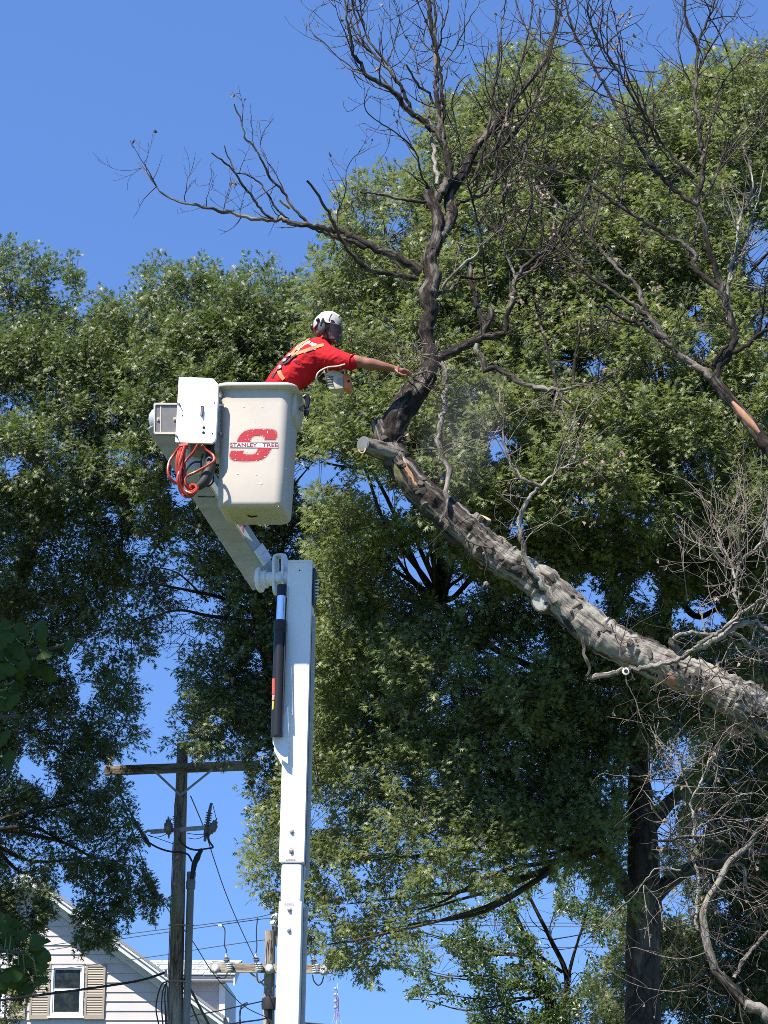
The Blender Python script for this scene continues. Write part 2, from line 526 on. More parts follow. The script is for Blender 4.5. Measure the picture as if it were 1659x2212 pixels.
M['galv'] = mat('galv', (0.42, 0.43, 0.44), 0.5, metal=.3, col2=(0.3, 0.31, 0.32), nscale=20)
M['conduit'] = mat('conduit', (0.30, 0.30, 0.29), 0.55, col2=(0.24, 0.235, 0.22), nscale=10)
M['cable'] = mat('cable', (0.018, 0.018, 0.02), 0.55)
M['wire'] = mat('wire', (0.05, 0.055, 0.065), 0.6)
M['siding'] = mat('siding', (0.53, 0.49, 0.47), 0.55, col2=(0.50, 0.46, 0.44), nscale=2)
M['trim'] = mat('trim', (0.60, 0.60, 0.58), 0.5, col2=(0.54, 0.54, 0.52), nscale=4)
M['vinyl'] = mat('vinyl', (0.78, 0.79, 0.80), 0.35)
M['shutter'] = mat('shutter', (0.34, 0.285, 0.215), 0.6)
M['shingle'] = mat('shingle', (0.40, 0.43, 0.42), 0.85, col2=(0.31, 0.335, 0.33), nscale=5, bump=.3, bscale=60)
M['roof_dark'] = mat('roof_dark', (0.22, 0.23, 0.23), 0.85)
M['glass'] = mat('glass', (0.012, 0.016, 0.014), 0.06, spec=.25, col2=(0.05, 0.055, 0.04), nscale=3, lo=.45, hi=.7)
M['tower_red'] = mat('tower_red', (0.55, 0.16, 0.16), 0.6)  # both mast colours are faded to stand for distance haze
M['tower_white'] = mat('tower_white', (0.55, 0.60, 0.68), 0.6)
M['dish'] = mat('dish', (0.30, 0.27, 0.30), 0.6)
M['grass'] = mat('grass', (0.05, 0.08, 0.025), 0.9, col2=(0.09, 0.10, 0.04), nscale=.8, bump=.4, bscale=3)
# ------------------------------------------------------------------ ground
g = MB(); g.add([(-1500, -300, 0), (1500, -300, 0), (1500, 3000, 0), (-1500, 3000, 0)], [(0, 1, 2, 3)])
tag(g.build('ground', M['grass']), kind='structure')

# ------------------------------------------------------------------ house
HY = 62.0
def HP(x, y, dy=0.0):
    """point on the gable wall plane, dy metres in front of it"""
    p = P(x, y, HY); return Vector((p.x, HY - dy, p.z))
apex = HP(62, 1894)
half = HP(474, 2197).x - apex.x
slope = (apex.z - HP(474, 2197).z) / half
base_z = 0.0
house = empty('gable_house', (apex.x, HY + 4, 0), 'pale lapped-siding house with a gable, tan shutters and a grey shingled rear wing', 'house')
# wall behind the boards
wl_ = MB()
ov = 0.62
wall_half = half - .25
ez = apex.z - slope * wall_half - .32
wl_.prism([(apex.x - wall_half, HY + .05, base_z), (apex.x + wall_half, HY + .05, base_z), (apex.x + wall_half, HY + .05, ez), (apex.x, HY + .05, apex.z - .32), (apex.x - wall_half, HY + .05, ez)], (0, 9, 0))
gw = wl_.build('wall', M['siding'], house)
# boards: each lap a board, leaning out at its foot
win = [(109, 181), (-62, 12)]
wz0, wz1 = HP(145, 2195).z, HP(145, 2085).z
lap = 0.2475
z = wz0 - 0.085 - 10 * lap
zs = []
while z < apex.z - .45:
    zs.append(z); z += lap
for z in zs:
    if z < HP(0, 2290).z: continue
    def hw(zz): return max(0.02, min(wall_half, (apex.z - .34 - zz) / slope))
    spans = [(apex.x - hw(z + lap), apex.x + hw(z + lap))]
    top = z + lap
    if top > wz0 and z < wz1:
        for a, b in win:
            xa, xb = HP(a, 2140).x, HP(b, 2140).x
            ns = []
            for s0, s1 in spans:
                if xb < s0 or xa > s1: ns.append((s0, s1)); continue
                if xa > s0: ns.append((s0, xa))
                if xb < s1: ns.append((xb, s1))
            spans = ns
    for s0, s1 in spans:
        # raking ends follow the roof line
        e0 = apex.x - hw(z) if abs(s0 - (apex.x - hw(z + lap))) < 1e-6 else s0
        e1 = apex.x + hw(z) if abs(s1 - (apex.x + hw(z + lap))) < 1e-6 else s1
        bd = MB()
        yb, yt = HY - .018, HY + .012
        bd.add([(e0, yb, z - .022), (e1, yb, z - .022), (e1, yb + .004, z + .002), (e0, yb + .004, z + .002), (s1, yt, top - .002), (s0, yt, top - .002),
                (e0, HY + .05, z - .022), (e1, HY + .05, z - .022), (s1, HY + .05, top - .002), (s0, HY + .05, top - .002)],
               [(0, 1, 2, 3), (3, 2, 4, 5), (0, 6, 7, 1), (0, 3, 5, 9, 6), (1, 7, 8, 4, 2)])
        bd.build('siding_board', M['siding'], house)
# roof slabs, rake boards, soffits
for sgn in (1, -1):
    a = Vector((apex.x, HY - ov, apex.z)); b = Vector((apex.x + sgn * (half + .15), HY - ov, apex.z - slope * (half + .15)))
    n_ = Vector((sgn * slope, 0, 1)).normalized()
    rs_ = MB(); rs_.prism([a + n_ * .02, b + n_ * .02, b + n_ * .09, a + n_ * .09], (0, 9.6, 0))
    rs_.build('roof', M['roof_dark'], house)
    rk = MB(); rk.prism([a + Vector((0, .03, .0)), b + Vector((0, .03, .0)), b + Vector((0, .03, -.20)), a + Vector((0, .03, -.20))], (0, .03, 0))
    rk.build('rake_board', M['trim'], house)
    cr_ = MB(); cr_.prism([a + Vector((0, -.012, .012)), b + Vector((0, -.012, .012)), b + Vector((0, -.012, -.05)), a + Vector((0, -.012, -.05))], (0, .038, 0))
    cr_.build('rake_moulding', M['trim'], house)
    so = MB(); so.prism([a + Vector((0, .065, -.16)), b + Vector((0, .065, -.16)), b + Vector((0, .065, -.185)), a + Vector((0, .065, -.185))], (0, ov - .09, 0))
    so.build('soffit', M['trim'], house)
    fr = MB(); fr.prism([a + Vector((0, ov - .06, -.19)), b + Vector((0, ov - .06, -.19)), b + Vector((0, ov - .06, -.40)), a + Vector((0, ov - .06, -.40))], (0, .035, 0))
    fr.build('frieze_board', M['trim'], house)
# end return / gutter at the right eave
ge = HP(484, 2200)
gt = MB()
gt.prism([(ge.x - .12, HY - .28, ge.z + .02), (ge.x + .14, HY - .28, ge.z + .0), (ge.x + .16, HY - .28, ge.z - .1), (ge.x + .05, HY - .28, ge.z - .2), (ge.x - .12, HY - .28, ge.z - .2)], (0, 9.4, 0))
gt.build('gutter', M['trim'], house)
# windows with shutters
def window(px0, px1, py0, py1):
    x0, x1 = HP(px0, 2140).x, HP(px1, 2140).x
    z0, z1 = HP(145, py1).z, HP(145, py0).z
    w = MB(); t = .07
    y0 = HY - .045
    for c, h in (((x0 + t / 2, y0 + .05, (z0 + z1) / 2), (t / 2, .05, (z1 - z0) / 2)), ((x1 - t / 2, y0 + .05, (z0 + z1) / 2), (t / 2, .05, (z1 - z0) / 2)),
                 (((x0 + x1) / 2, y0 + .05, z1 - t / 2), ((x1 - x0) / 2 - t, .048, t / 2)), (((x0 + x1) / 2, y0 + .05, z0 + t / 2), ((x1 - x0) / 2 - t, .048, t / 2))):
        w.box(c, h)
    wo = w.build('window', M['vinyl'], house, bevel=.006)
    MB().box(((x0 + x1) / 2, y0 + .02, z0 - .03), ((x1 - x0) / 2 + .04, .055, .028)).build('sill', M['vinyl'], wo, bevel=.005)
    zm = (z0 + z1) / 2 + .02
    for k, (a, b, yy) in enumerate(((z0 + t, zm + .02, .04), (zm - .0, z1 - t, .065))):
        s = MB(); q = .038
        xa, xb = x0 + t, x1 - t
        s.box(((xa + q / 2), y0 + yy, (a + b) / 2), (q / 2, .014, (b - a) / 2)); s.box(((xb - q / 2), y0 + yy, (a + b) / 2), (q / 2, .014, (b - a) / 2))
        s.box(((xa + xb) / 2, y0 + yy, a + q / 2), ((xb - xa) / 2 - q, .013, q / 2)); s.box(((xa + xb) / 2, y0 + yy, b - q / 2), ((xb - xa) / 2 - q, .013, q / 2))
        s.build('sash', M['vinyl'], wo)
        MB().box(((xa + xb) / 2, y0 + yy + .004, (a + b) / 2), ((xb - xa) / 2 - q, .003, (b - a) / 2 - q)).build('pane', M['glass'], wo)
window(109, 181, 2086, 2195)
window(-62, 12, 2086, 2195)
def shutter(px0, px1):
    x0, x1 = HP(px0, 2140).x, HP(px1, 2140).x
    z0, z1 = HP(145, 2202).z, HP(145, 2082).z
    s = MB(); t = .055; yc = HY - .045
    s.box((x0 + t / 2, yc, (z0 + z1) / 2), (t / 2, .02, (z1 - z0) / 2)); s.box((x1 - t / 2, yc, (z0 + z1) / 2), (t / 2, .02, (z1 - z0) / 2))
    zm = z0 + (z1 - z0) * .42
    for zz, hh in ((z0 + .05, .05), (z1 - .04, .04), (zm, .035)):
        s.box(((x0 + x1) / 2, yc, zz), ((x1 - x0) / 2 - t, .019, hh))
    s.box(((x0 + x1) / 2, yc + .014, (z0 + z1) / 2), ((x1 - x0) / 2 - t, .003, (z1 - z0) / 2 - .08))
    so = s.build('shutter', M['shutter'], house)
    for a, b in ((z0 + .1, zm - .035), (zm + .035, z1 - .08)):
        n = 11
        for i in range(n):
            zc = a + (b - a) * (i + .5) / n
            hh = (b - a) / n * .5
            sl = MB(); xa, xb = x0 + t, x1 - t
            sl.add([(xa, yc - .012, zc - hh * .8), (xb, yc - .012, zc - hh * .8), (xb, yc + .008, zc + hh), (xa, yc + .008, zc + hh), (xa, yc + .010, zc - hh * .8), (xb, yc + .010, zc - hh * .8)],
                   [(0, 1, 2, 3), (0, 4, 5, 1), (0, 3, 4), (1, 5, 2), (3, 2, 5, 4)])
            sl.build('slat', M['shutter'], so)
for a, b in ((184, 227), (66, 109), (22, 57), (-100, -64)):
    shutter(a, b)
# rear wing
WY = HY + 5.5
def WP(x, y, Y=WY): return P(x, y, Y)
e0, e1 = WP(300, 2108), WP(506, 2108)
wr = WP(484, 2116)
wing = MB(); wing.box(((e0.x + wr.x) / 2 - 1.5, WY + 3, (e0.z - .12) / 2), ((wr.x - e0.x) / 2 + 1.5, 2.6, (e0.z - .12) / 2))
wing.build('wing_wall', M['siding'], house)
zc = e0.z - .16
k = 0
while zc > WP(400, 2225).z:
    b = MB(); xa, xb = e0.x - 1, wr.x - .16
    yy = WY + .4
    b.add([(xa, yy - .02, zc - lap), (xb, yy - .02, zc - lap), (xb, yy - .0, zc - .003), (xa, yy - .0, zc - .003), (xa, yy, zc - lap), (xb, yy, zc - lap)], [(0, 1, 2, 3), (0, 4, 5, 1), (1, 5, 2), (0, 3, 4)])
    b.build('siding_board', M['siding'], house)
    zc -= lap
MB().box((wr.x - .07, WY + .36, e0.z / 2 - .1), (.085, .05, e0.z / 2 - .1)).build('corner_board', M['vinyl'], house)
MB().box(((e0.x + e1.x) / 2, WY + .0, e0.z - .055), ((e1.x - e0.x) / 2, .03, .075)).build('fascia', M['trim'], house)
MB().box(((e0.x + e1.x) / 2, WY + .2, e0.z - .145), ((e1.x - e0.x) / 2, .2, .012)).build('soffit', M['trim'], house)
pitch_dy, top = 3.2, WP(400, 2074, WY + 3.2)
rl = MB(); rl.prism([(e0.x, WY - .06, e0.z + .0), (e0.x, WY + 3.2, top.z - .02), (e0.x, WY + 3.2, top.z - .12), (e0.x, WY - .06, e0.z - .05)], (e1.x - e0.x, 0, 0))
rl.build('roof', M['roof_dark'], house)
MB().prism([(e1.x - .02, WY - .05, e0.z + .0), (e1.x - .02, WY + 3.2, top.z - .03), (e1.x - .02, WY + 3.2, top.z - .22), (e1.x - .02, WY - .05, e0.z - .28)], (.05, 0, 0)).build('rake_board', M['trim'], house)
dirv = Vector((0, 3.26, top.z - e0.z - .02)); L_ = dirv.length; dirv.normalize(); nrm = Vector((0, -dirv.z, dirv.y))
rows = 6
cw = .205
nsh = 0
for r in range(rows):
    s0 = L_ * r / rows; s1 = L_ * (r + 1) / rows + .02
    x = e0.x + (r % 2) * cw * .5 - cw * .5
    while x < e1.x:
        xa, xb = max(x + .007, e0.x), min(x + cw * random.uniform(1.85, 2.1) - .007, e1.x + .02)
        xn = xb + .007
        if xb - xa > .05:
            o = Vector((0, WY - .08, e0.z + .005)); hgt = .03 + random.uniform(0, .012)
            a, b, c, d = [o + Vector((xx, 0, 0)) + dirv * ss + nrm * hh for xx, ss, hh in ((xa, s0, hgt), (xb, s0, hgt), (xb, s1, .012), (xa, s1, .012))]
            e, f = a - nrm * .025, b - nrm * .025
            MB().add([a, b, c, d, e, f], [(0, 1, 2, 3), (0, 4, 5, 1), (1, 5, 2), (0, 3, 4)]).build('shingle', M['shingle'], house)
            nsh += 1
        x = xn

# ------------------------------------------------------------------ near utility pole
PY1 = 40.0
p_top, p_bot = P(394.5, 1605, PY1), P(377.5, 2212, PY1)
dirp = (p_bot - p_top) / (p_top.z - p_bot.z)
p_gnd = p_bot + dirp * p_bot.z
def pole_at(y): # centre line at photo height y
    z = P(390, y, PY1).z
    return p_top + dirp * (p_top.z - z)
pole = empty('utility_pole', p_gnd, 'weathered wooden utility pole with grey conduit, standing before the pale gable house', 'utility pole', 'wooden utility poles')
n = 24
pts, rs = [], []
for i in range(n + 1):
    t = i / n
    p = p_top.lerp(p_gnd, t)
    pts.append(p); rs.append(.098 + .068 * t)
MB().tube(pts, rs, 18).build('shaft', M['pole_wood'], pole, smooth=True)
def PX(x, y, dy=0.0): # point near the pole, dy metres nearer to the camera
    return P(x, y, PY1 - dy)
aL, aR = P(226, 1665, PY1 - .05), P(561, 1653, PY1 - .50)
aL.y, aR.y = PY1 - .12, PY1 - .32
aL, aR = P(226, 1665, aL.y), P(561, 1653, aR.y)
am = MB()
nseg = 16
for i in range(1):
    am.bar(aL, aR, .10, .165)
cross_o = am.build('crossarm', M['arm_wood'], pole, bevel=.012)
adir = (aR - aL).normalized()
def arm_at(px):
    t = (px - 226) / (561 - 226); return aL.lerp(aR, t)
for px, py in ((335, 1668), (461, 1662)):
    q = arm_at(px) + Vector((0, -.06, -.05)); b = pole_at(1721) + Vector((0, -.15, 0))
    MB().bar(q, b, .04, .008, (0, -1, 0)).build('brace', M['galv'], pole)
MB().sphere(pole_at(1721) + Vector((0, -.16, 0)), .02).build('bolt', M['steel'], pole)
for px in (238, 442, 543):
    b = arm_at(px) + Vector((0, 0, .08))
    o = MB().lathe([(.012, 0), (.012, .06), (.03, .062), (.05, .075), (.085, .10), (.09, .135), (.075, .165), (.045, .175), (.04, .185), (.055, .2), (.05, .215), (.0, .22)], b, (0, 0, 1), 16).build('pin_insulator', M['porcelain'], pole, smooth=True)
    w = MB()
    w.tube(smooth3([b + Vector((-.09, .02, .21)), b + Vector((-.03, -.05, .235)), b + Vector((.05, .02, .23)), b + Vector((.1, -.03, .2))], 4), .014, 6)
    w.tube(smooth3([b + Vector((-.05, -.02, .23)), b + Vector((0, .05, .25)), b + Vector((.07, .0, .24))], 4), .012, 6)
    w.build('tie_wire', M['cable'], o)
def bells(a, b, n=2, r=.075):
    a, b = Vector(a), Vector(b); ax = b - a; L = ax.length
    pr = [(.012, 0), (.02, .02 * L)]
    for i in range(n):
        h = L * (.08 + i * .42)
        pr += [(.03, h), (r * .75, h + L * .04), (r, h + L * .2), (r * .95, h + L * .27), (.035, h + L * .3), (.025, h + L * .38)]
    pr += [(.03, L * .93), (.012, L)]
    return MB().lathe(pr, a, ax, 14)
b1a, b1b = arm_at(252) + Vector((0, 0, -.08)), P(261, 1722, PY1 - .1)
bells(b1a, b1b).build('suspension_insulator', M['porcelain_brown'], pole, smooth=True)
b2a, b2b = arm_at(542) + Vector((0, 0, -.08)), P(544, 1703, PY1 - .3)
bells(b2a, b2b).build('suspension_insulator', M['porcelain_brown'], pole, smooth=True)
def ribbed(a, b, r=.05, n=6, core=.028):
    a, b = Vector(a), Vector(b); ax = b - a; L = ax.length
    pr = [(.016, -.16), (.022, -.1), (.03, -.02), (core, 0)]
    for i in range(n):
        h = L * (i + .15) / n
        pr += [(core, h), (r, h + L * .22 / n), (r * .96, h + L * .42 / n), (core, h + L * .6 / n)]
    pr += [(core, L), (.045, L + .01), (.045, L + .16), (.03, L + .17), (.025, L + .26), (.008, L + .27)]
    return MB().lathe(pr, a, ax, 14)
ribbed(P(292, 1775, PY1 - .15), P(308, 1802, PY1 - .15), .062, 6).build('cable_terminator', M['polymer'], pole, smooth=True)
ribbed(P(379.5, 1762, PY1 - .3), P(381, 1788, PY1 - .3), .058, 6).build('cable_terminator', M['polymer'], pole, smooth=True)
ribbed(P(452.5, 1754, PY1 - .2), P(447.5, 1785, PY1 - .2), .062, 6).build('cable_terminator', M['polymer'], pole, smooth=True)
def arrester(a, b):
    a, b = Vector(a), Vector(b); L = (b - a).length
    return MB().lathe([(.012, -.05), (.014, 0), (.045, .005), (.05, .03), (.05, .06), (.075, .07), (.072, L * .3), (.078, L * .32), (.076, L * .74), (.05, L * .78), (.05, L * .9), (.02, L * .95), (.012, L + .05)], a, b - a, 14)
arrester(P(363.5, 1770, PY1 - .25), P(364.5, 1805, PY1 - .25)).build('surge_arrester', M['polymer'], pole, smooth=True)
arrester(P(466, 1773, PY1 - .25), P(453, 1802, PY1 - .25)).build('surge_arrester', M['polymer'], pole, smooth=True)
MB().bar(P(325, 1797, PY1 - .2), P(444, 1788, PY1 - .2), .05, .075).build('bracket', M['galv'], pole)
MB().tube([P(312, 1799, PY1 - .2), P(320, 1794, PY1 - .2), P(330, 1796, PY1 - .2)], .022, 6).build('bracket_clamp', M['galv'], pole)
MB().tube([P(430, 1789, PY1 - .2), P(438, 1786, PY1 - .2), P(446, 1785, PY1 - .2)], .022, 6).build('bracket_clamp', M['galv'], pole)
def cab(pts, r, dys=None, name='cable', m='cable', parent=None, sag=0):
    q = [PX(p[0], p[1], p[2] if len(p) > 2 else .25) for p in pts]
    return MB().tube(smooth3(q, 6), r, 6).build(name, M[m], parent if parent else pole, smooth=True)
cab([(312, 1808), (319, 1818), (341, 1831), (366, 1839), (390, 1841), (406, 1846), (415, 1861)], .017)
cab([(381, 1794, .3), (388, 1815, .3), (405, 1831, .3), (424, 1836, .3), (437, 1834, .3)], .017)
cab([(449, 1800), (452, 1817), (460, 1830), (448, 1833), (434, 1837), (424, 1855)], .017)
MB().lathe([(.03, 0), (.035, .05), (.055, .15), (.05, .2)], PX(434, 1836, .28), PX(419, 1868, .28) - PX(434, 1836, .28), 10).build('cable_breakout', M['cable'], pole, smooth=True)
MB().tube([PX(436, 1836, .28), PX(428, 1847, .28), PX(420, 1866, .28), PX(414, 1899, .28)], [.03, .045, .05, .035], 10).build('cable_breakout', M['cable'], pole, smooth=True)
cab([(377, 1768), (372, 1771), (368, 1767), (364, 1768)], .006, m='wire')
cab([(373, 1793), (350, 1806), (330, 1808), (318, 1803)], .006, m='wire')
cab([(404, 1800), (430, 1803), (447, 1800)], .006, m='wire')
cab([(375, 1823), (352, 1815), (318, 1803)], .006, m='wire')
cab([(405, 1810), (425, 1812), (447, 1803)], .006, m='wire')
cab([(379, 1725, .2), (377, 1745, .2), (380, 1760, .3)], .008, m='wire')
cab([(456, 1752, .3), (458, 1735, .3), (462, 1748, .3), (466, 1764, .3), (467, 1769, .3)], .006, m='wire')
cab([(262, 1722), (274, 1745), (285, 1760), (292, 1772)], .012)
cab([(290, 1770), (296, 1768), (303, 1773), (299, 1778)], .006, m='wire')
# ground wire and conduit down the shaft
gw_ = [pole_at(y) + Vector((-.10 - (y - 1600) * .00006, -.075, 0)) for y in range(1820, 2230, 20)]
MB().tube(gw_, .008, 5).build('ground_wire', M['wire'], pole)
cq = []
for y in (1904, 1950, 2050, 2130, 2215):
    cq.append(P(412 - (y - 1904) * .031, y, PY1 - .02))
cq.append(cq[-1] + (cq[-1] - cq[-2]) * ((cq[-1].z) / max(.1, cq[-2].z - cq[-1].z)))
cx = MB().tube(cq, .066, 14).build('conduit', M['conduit'], pole, smooth=True)
MB().lathe([(.07, 0), (.082, .005), (.082, .14), (.076, .15), (.076, .22), (.08, .225), (.08, .3), (.05, .305)], P(411.5, 1921, PY1 - .02), (.03, 0, 1), 16).build('conduit_collar', M['conduit'], cx, smooth=True)
for y in (1999, 2120):
    c = pole_at(y)
    MB().tube([c + Vector((-.15, -.03, 0)), c + Vector((0, -.16, 0)), P(411 - (y - 1904) * .031, y, PY1 - .1), P(413 - (y - 1904) * .031 + 8, y, PY1)], .013, 6).build('pipe_strap', M['rust'], pole)
# loops hanging at the left
for k, pp in enumerate(([(361, 2120), (350, 2126), (341, 2150), (337, 2180), (343, 2214)], [(360, 2122), (352, 2140), (349, 2175), (352, 2214)], [(360, 2124), (356, 2150), (357, 2180), (358, 2214)])):
    cab([(a, b, .1) for a, b in pp], .012)
MB().box(PX(358, 2102, .12), (.02, .02, .06)).build('hook', M['steel'], pole)

# ------------------------------------------------------------------ far utility pole
PY2 = 56.0
def Q(zx, zy, dy=0.0): # photo detail measured in an enlargement
    return P(427.9 + zx * .1984, 1947.5 + zy * .1984, PY2 - dy)
q_top, q_bot = Q(785, 320), Q(768, 1333)
qd = (q_bot - q_top) / (q_top.z - q_bot.z)
q_gnd = q_bot + qd * q_bot.z
far = empty('utility_pole', q_gnd, 'sunlit light brown utility pole with cutouts, behind the white lower boom', 'utility pole', 'wooden utility poles')
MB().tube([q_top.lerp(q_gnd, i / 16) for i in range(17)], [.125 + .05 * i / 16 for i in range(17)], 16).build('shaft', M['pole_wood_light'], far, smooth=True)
MB().prism([Q(803, 262, .0), Q(868, 275, .0), Q(868, 420, .0), Q(850, 500, .0), Q(806, 400, .0)], (0, .09, 0)).build('pole_top_board', M['pole_wood'], far)
for zx, zy in ((848, 165), (838, 232)):
    MB().lathe([(.012, -.14), (.012, 0), (.12, .005), (.13, .04), (.12, .085), (.06, .10), (.03, .13), (0, .14)], Q(zx, zy + 20, .05), (0, 0, 1), 16).build('pin_insulator', M['porcelain'], far, smooth=True)
MB().tube(smooth3([Q(780, 122, .05), Q(815, 115, .05), Q(850, 100, .05), Q(880, 118, .05)], 4), .03, 6).build('tie_wire', M['cable'], far)
c0, c1 = Q(128, 722, .22), Q(1472, 735, .22)
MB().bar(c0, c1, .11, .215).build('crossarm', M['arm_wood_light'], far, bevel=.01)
MB().bar(Q(150, 652, .15), Q(500, 680, .1), .03, .02).build('arm_splinter', M['arm_wood_light'], far)
MB().bar(Q(550, 757, .24), Q(745, 935, .15), .03, .045).build('brace', M['galv'], far)
MB().bar(Q(1010, 757, .24), Q(830, 935, .15), .03, .045).build('brace', M['galv'], far)
for zx, zy in ((190, 745), (778, 745), (1367, 765)):
    o_ = Q(zx, zy - 30, .28); d_ = (Q(zx, zy + 20, .62) - o_)
    pr = [(.03, 0), (.085, .01), (.1, .06), (.1, .1), (.06, .12), (.05, .15), (.095, .17), (.10, .21), (.07, .23), (.03, .25), (.015, .34)]
    ins = MB().lathe(pr, o_, d_, 16).build('strain_insulator', M['porcelain'], far, smooth=True)
    MB().sphere(o_ + d_.normalized() * .3, .045, 8, 6).build('clevis', M['steel'], ins)
for k, (zx, z0, z1) in enumerate(((310, 560, 775), (634, 555, 775), (1258, 575, 790))):
    a, b = Q(zx - 4, z0 + 15, .36), Q(zx + 2, z1, .36)
    ax = b - a; L = ax.length
    pr = [(.02, 0), (.035, .02), (.035, L * .12), (.06, L * .16), (.045, L * .2), (.09, L * .23), (.05, L * .27), (.09, L * .31), (.05, L * .35), (.05, L * .45)]
    ct = MB().lathe(pr, a, ax, 12).build('fuse_cutout', M['galv'], far, smooth=True)
    pr = [(.045, L * .45)]
    for i in range(4):
        h = L * (.47 + i * .115); pr += [(.045, h), (.095, h + L * .03), (.095, h + L * .07), (.045, h + L * .09)]
    pr += [(.045, L * .96), (.02, L)]
    MB().lathe(pr, a + Vector((.06, 0, 0)), ax, 12).build('skirt', M['porcelain'], ct, smooth=True)
    MB().bar(Q(zx + 20, 640, .36), Q(zx + 62, 745, .24), .05, .14, (0, -1, 0)).build('cutout_bracket', M['steel'], ct)
MB().lathe([(.012, -.25), (.015, -.02), (.12, -.01), (.15, .03), (.15, .08), (.09, .11), (.07, .16), (.09, .2), (.05, .22)], Q(1422, 672, .22), (0, 0, 1), 16).build('post_insulator', M['porcelain'], far, smooth=True)
def fcab(pts, r=.016, name='jumper', m='cable'):
    return MB().tube(smooth3([Q(p[0], p[1], p[2] if len(p) > 2 else .4) for p in pts], 6), r, 6).build(name, M[m], far, smooth=True)
fcab([(640, 780), (645, 850), (672, 885), (715, 850), (745, 800)])
fcab([(1245, 795), (1262, 865), (1305, 910), (1345, 885), (1367, 815)])
fcab([(318, 775), (300, 820), (265, 838), (215, 825), (190, 840)])
fcab([(1265, 585), (1285, 550), (1330, 545), (1390, 585), (1420, 640)])
fcab([(630, 560), (640, 480), (634, 350), (640, 250), (648, 180)], .014)
fcab([(305, 560), (305, 520), (288, 480), (292, 380), (290, 300), (262, 265), (240, 258)], .014)
MB().bar(Q(220, 258, .4), Q(260, 262, .4), .06, .05).build('connector', M['porcelain'], far)
for dx in (-12, 15):
    fcab([(785 + dx, 420, .2), (775 + dx, 560, .2), (783 + dx, 680, .35), (770 + dx, 760, .35)], .012)
MB().lathe([(.13, 0), (.2, .01), (.21, .12), (.2, .26), (.14, .3)], Q(783, 1178, .2), (0, 0, 1), 18).build('cable_loop_drum', M['rubber'], far, smooth=True)
MB().box(Q(790, 1070, .22), (.07, .06, .14)).build('terminal_box', M['cable'], far, bevel=.01)
MB().box(Q(785, 1270, .2), (.05, .05, .3)).build('riser', M['cable'], far)

# ------------------------------------------------------------------ wires in the air
def wire(pts, r, label, m='wire', group=None, dots=()):
    q = [P(*p) for p in pts]
    return tag(MB().tube(smooth3(q, 8), r, 5).build('overhead_wire', M[m], None, smooth=True, origin=q[0]), label, 'wire', group)
wire([(261, 1722, 39.9), (278, 1769, 41.5), (305, 1849, 44), (331, 1911, 46), (372, 1978, 48.5), (414, 2008 + 22, 50.5), (463, 2106, 52.5), (523, 2170, 54.5), (578, 2199, 55.7)], .011, 'long drooping wire from the left end bells of the near pole to the far pole')
wire([(412, 1720, 39.9), (440, 1787, 43), (460, 1849, 45.5), (486, 1925, 49), (515, 1995, 52.5), (549, 2068, 55.6)], .011, 'straight wire running down from below the near pole brace to the middle cutout')
wire([(544, 1703, 39.7), (554, 1737, 41), (574, 1797, 43.5), (604, 1880, 47), (640, 1985, 52), (676, 2077, 55.6)], .011, 'wire from the right end bells passing behind the white boom to the right cutout')
wire([(593, 1972, 55.9), (546, 1983, 56.5), (417, 2000, 58), (366, 2006, 58.6), (259, 2020, 59.5), (69, 2048, 60.5), (-60, 2068, 60.5)], .011, 'uppermost of the three flat wires passing left of the far pole over the gable')
wire([(590, 1983, 55.9), (551, 1987, 56.5), (417, 2006, 58), (269, 2027, 59.5), (69, 2058, 60.5), (-60, 2078, 60.5)], .011, 'middle of the three flat wires passing left of the far pole over the gable')
wire([(580, 2029, 55.9), (500, 2040, 57), (414, 2053, 58), (361, 2062, 58.6), (185, 2086, 60), (111, 2094, 60.5), (-60, 2110, 60.5)], .011, 'lowest of the three flat wires, crossing the gable window shutter')
wire([(606, 1972, 55.9), (769, 1984, 54), (1000, 1990, 52), (1253, 1994, 50), (1750, 1990, 46)], .010, 'upper faint wire running right from the far pole behind the tree crowns')
wire([(606, 1983, 55.9), (769, 1992, 54), (1000, 1998, 52), (1253, 2002, 50), (1750, 1999, 46)], .010, 'second faint wire running right from the far pole behind the tree crowns')
wire([(595, 2024, 55.9), (831, 2038, 54), (990, 2045, 52.5), (1253, 2046, 50), (1750, 2040, 46)], .010, 'lowest faint wire running right from the far pole through the trees')
wire([(359, 2100, 39.9), (300, 2118, 39.5), (200, 2134, 39), (65, 2152, 38), (-70, 2170, 37)], .022, 'thick black cable leaving the near pole to the left across the window', 'cable')
wire([(395, 2115, 39.9), (412, 2138, 40.5), (432, 2176, 41.4), (456, 2222, 42.5), (480, 2268, 43.5)], .024, 'thicker of two black cables slanting down right from the near pole', 'cable')
wire([(393, 2128, 39.9), (405, 2152, 40.5), (425, 2200, 41.5), (440, 2236, 42.5)], .016, 'thinner of two black cables slanting down right from the near pole', 'cable')
wire([(574, 2161, 55.8), (548, 2167, 55.5), (523, 2172, 55.2), (470, 2184, 54.5), (417, 2194, 53.5), (360, 2212, 52.5)], .016, 'low service wire with a hanging loop left of the far pole', 'cable')
MBl = MB().tube(smooth3([P(517, 2215, 55.2), P(520, 2180, 55.2), P(523, 2172, 55.2), P(533, 2166, 55.2), P(533, 2171, 55.2), P(525, 2176, 55.2), P(518, 2185, 55.2), P(520, 2216, 55.2)], 6), .016, 5)
tag(MBl.build('wire_loop', M['cable'], None, smooth=True, origin=P(520, 2180, 55.2)), 'hanging black loop of slack on the low service wire', 'wire')
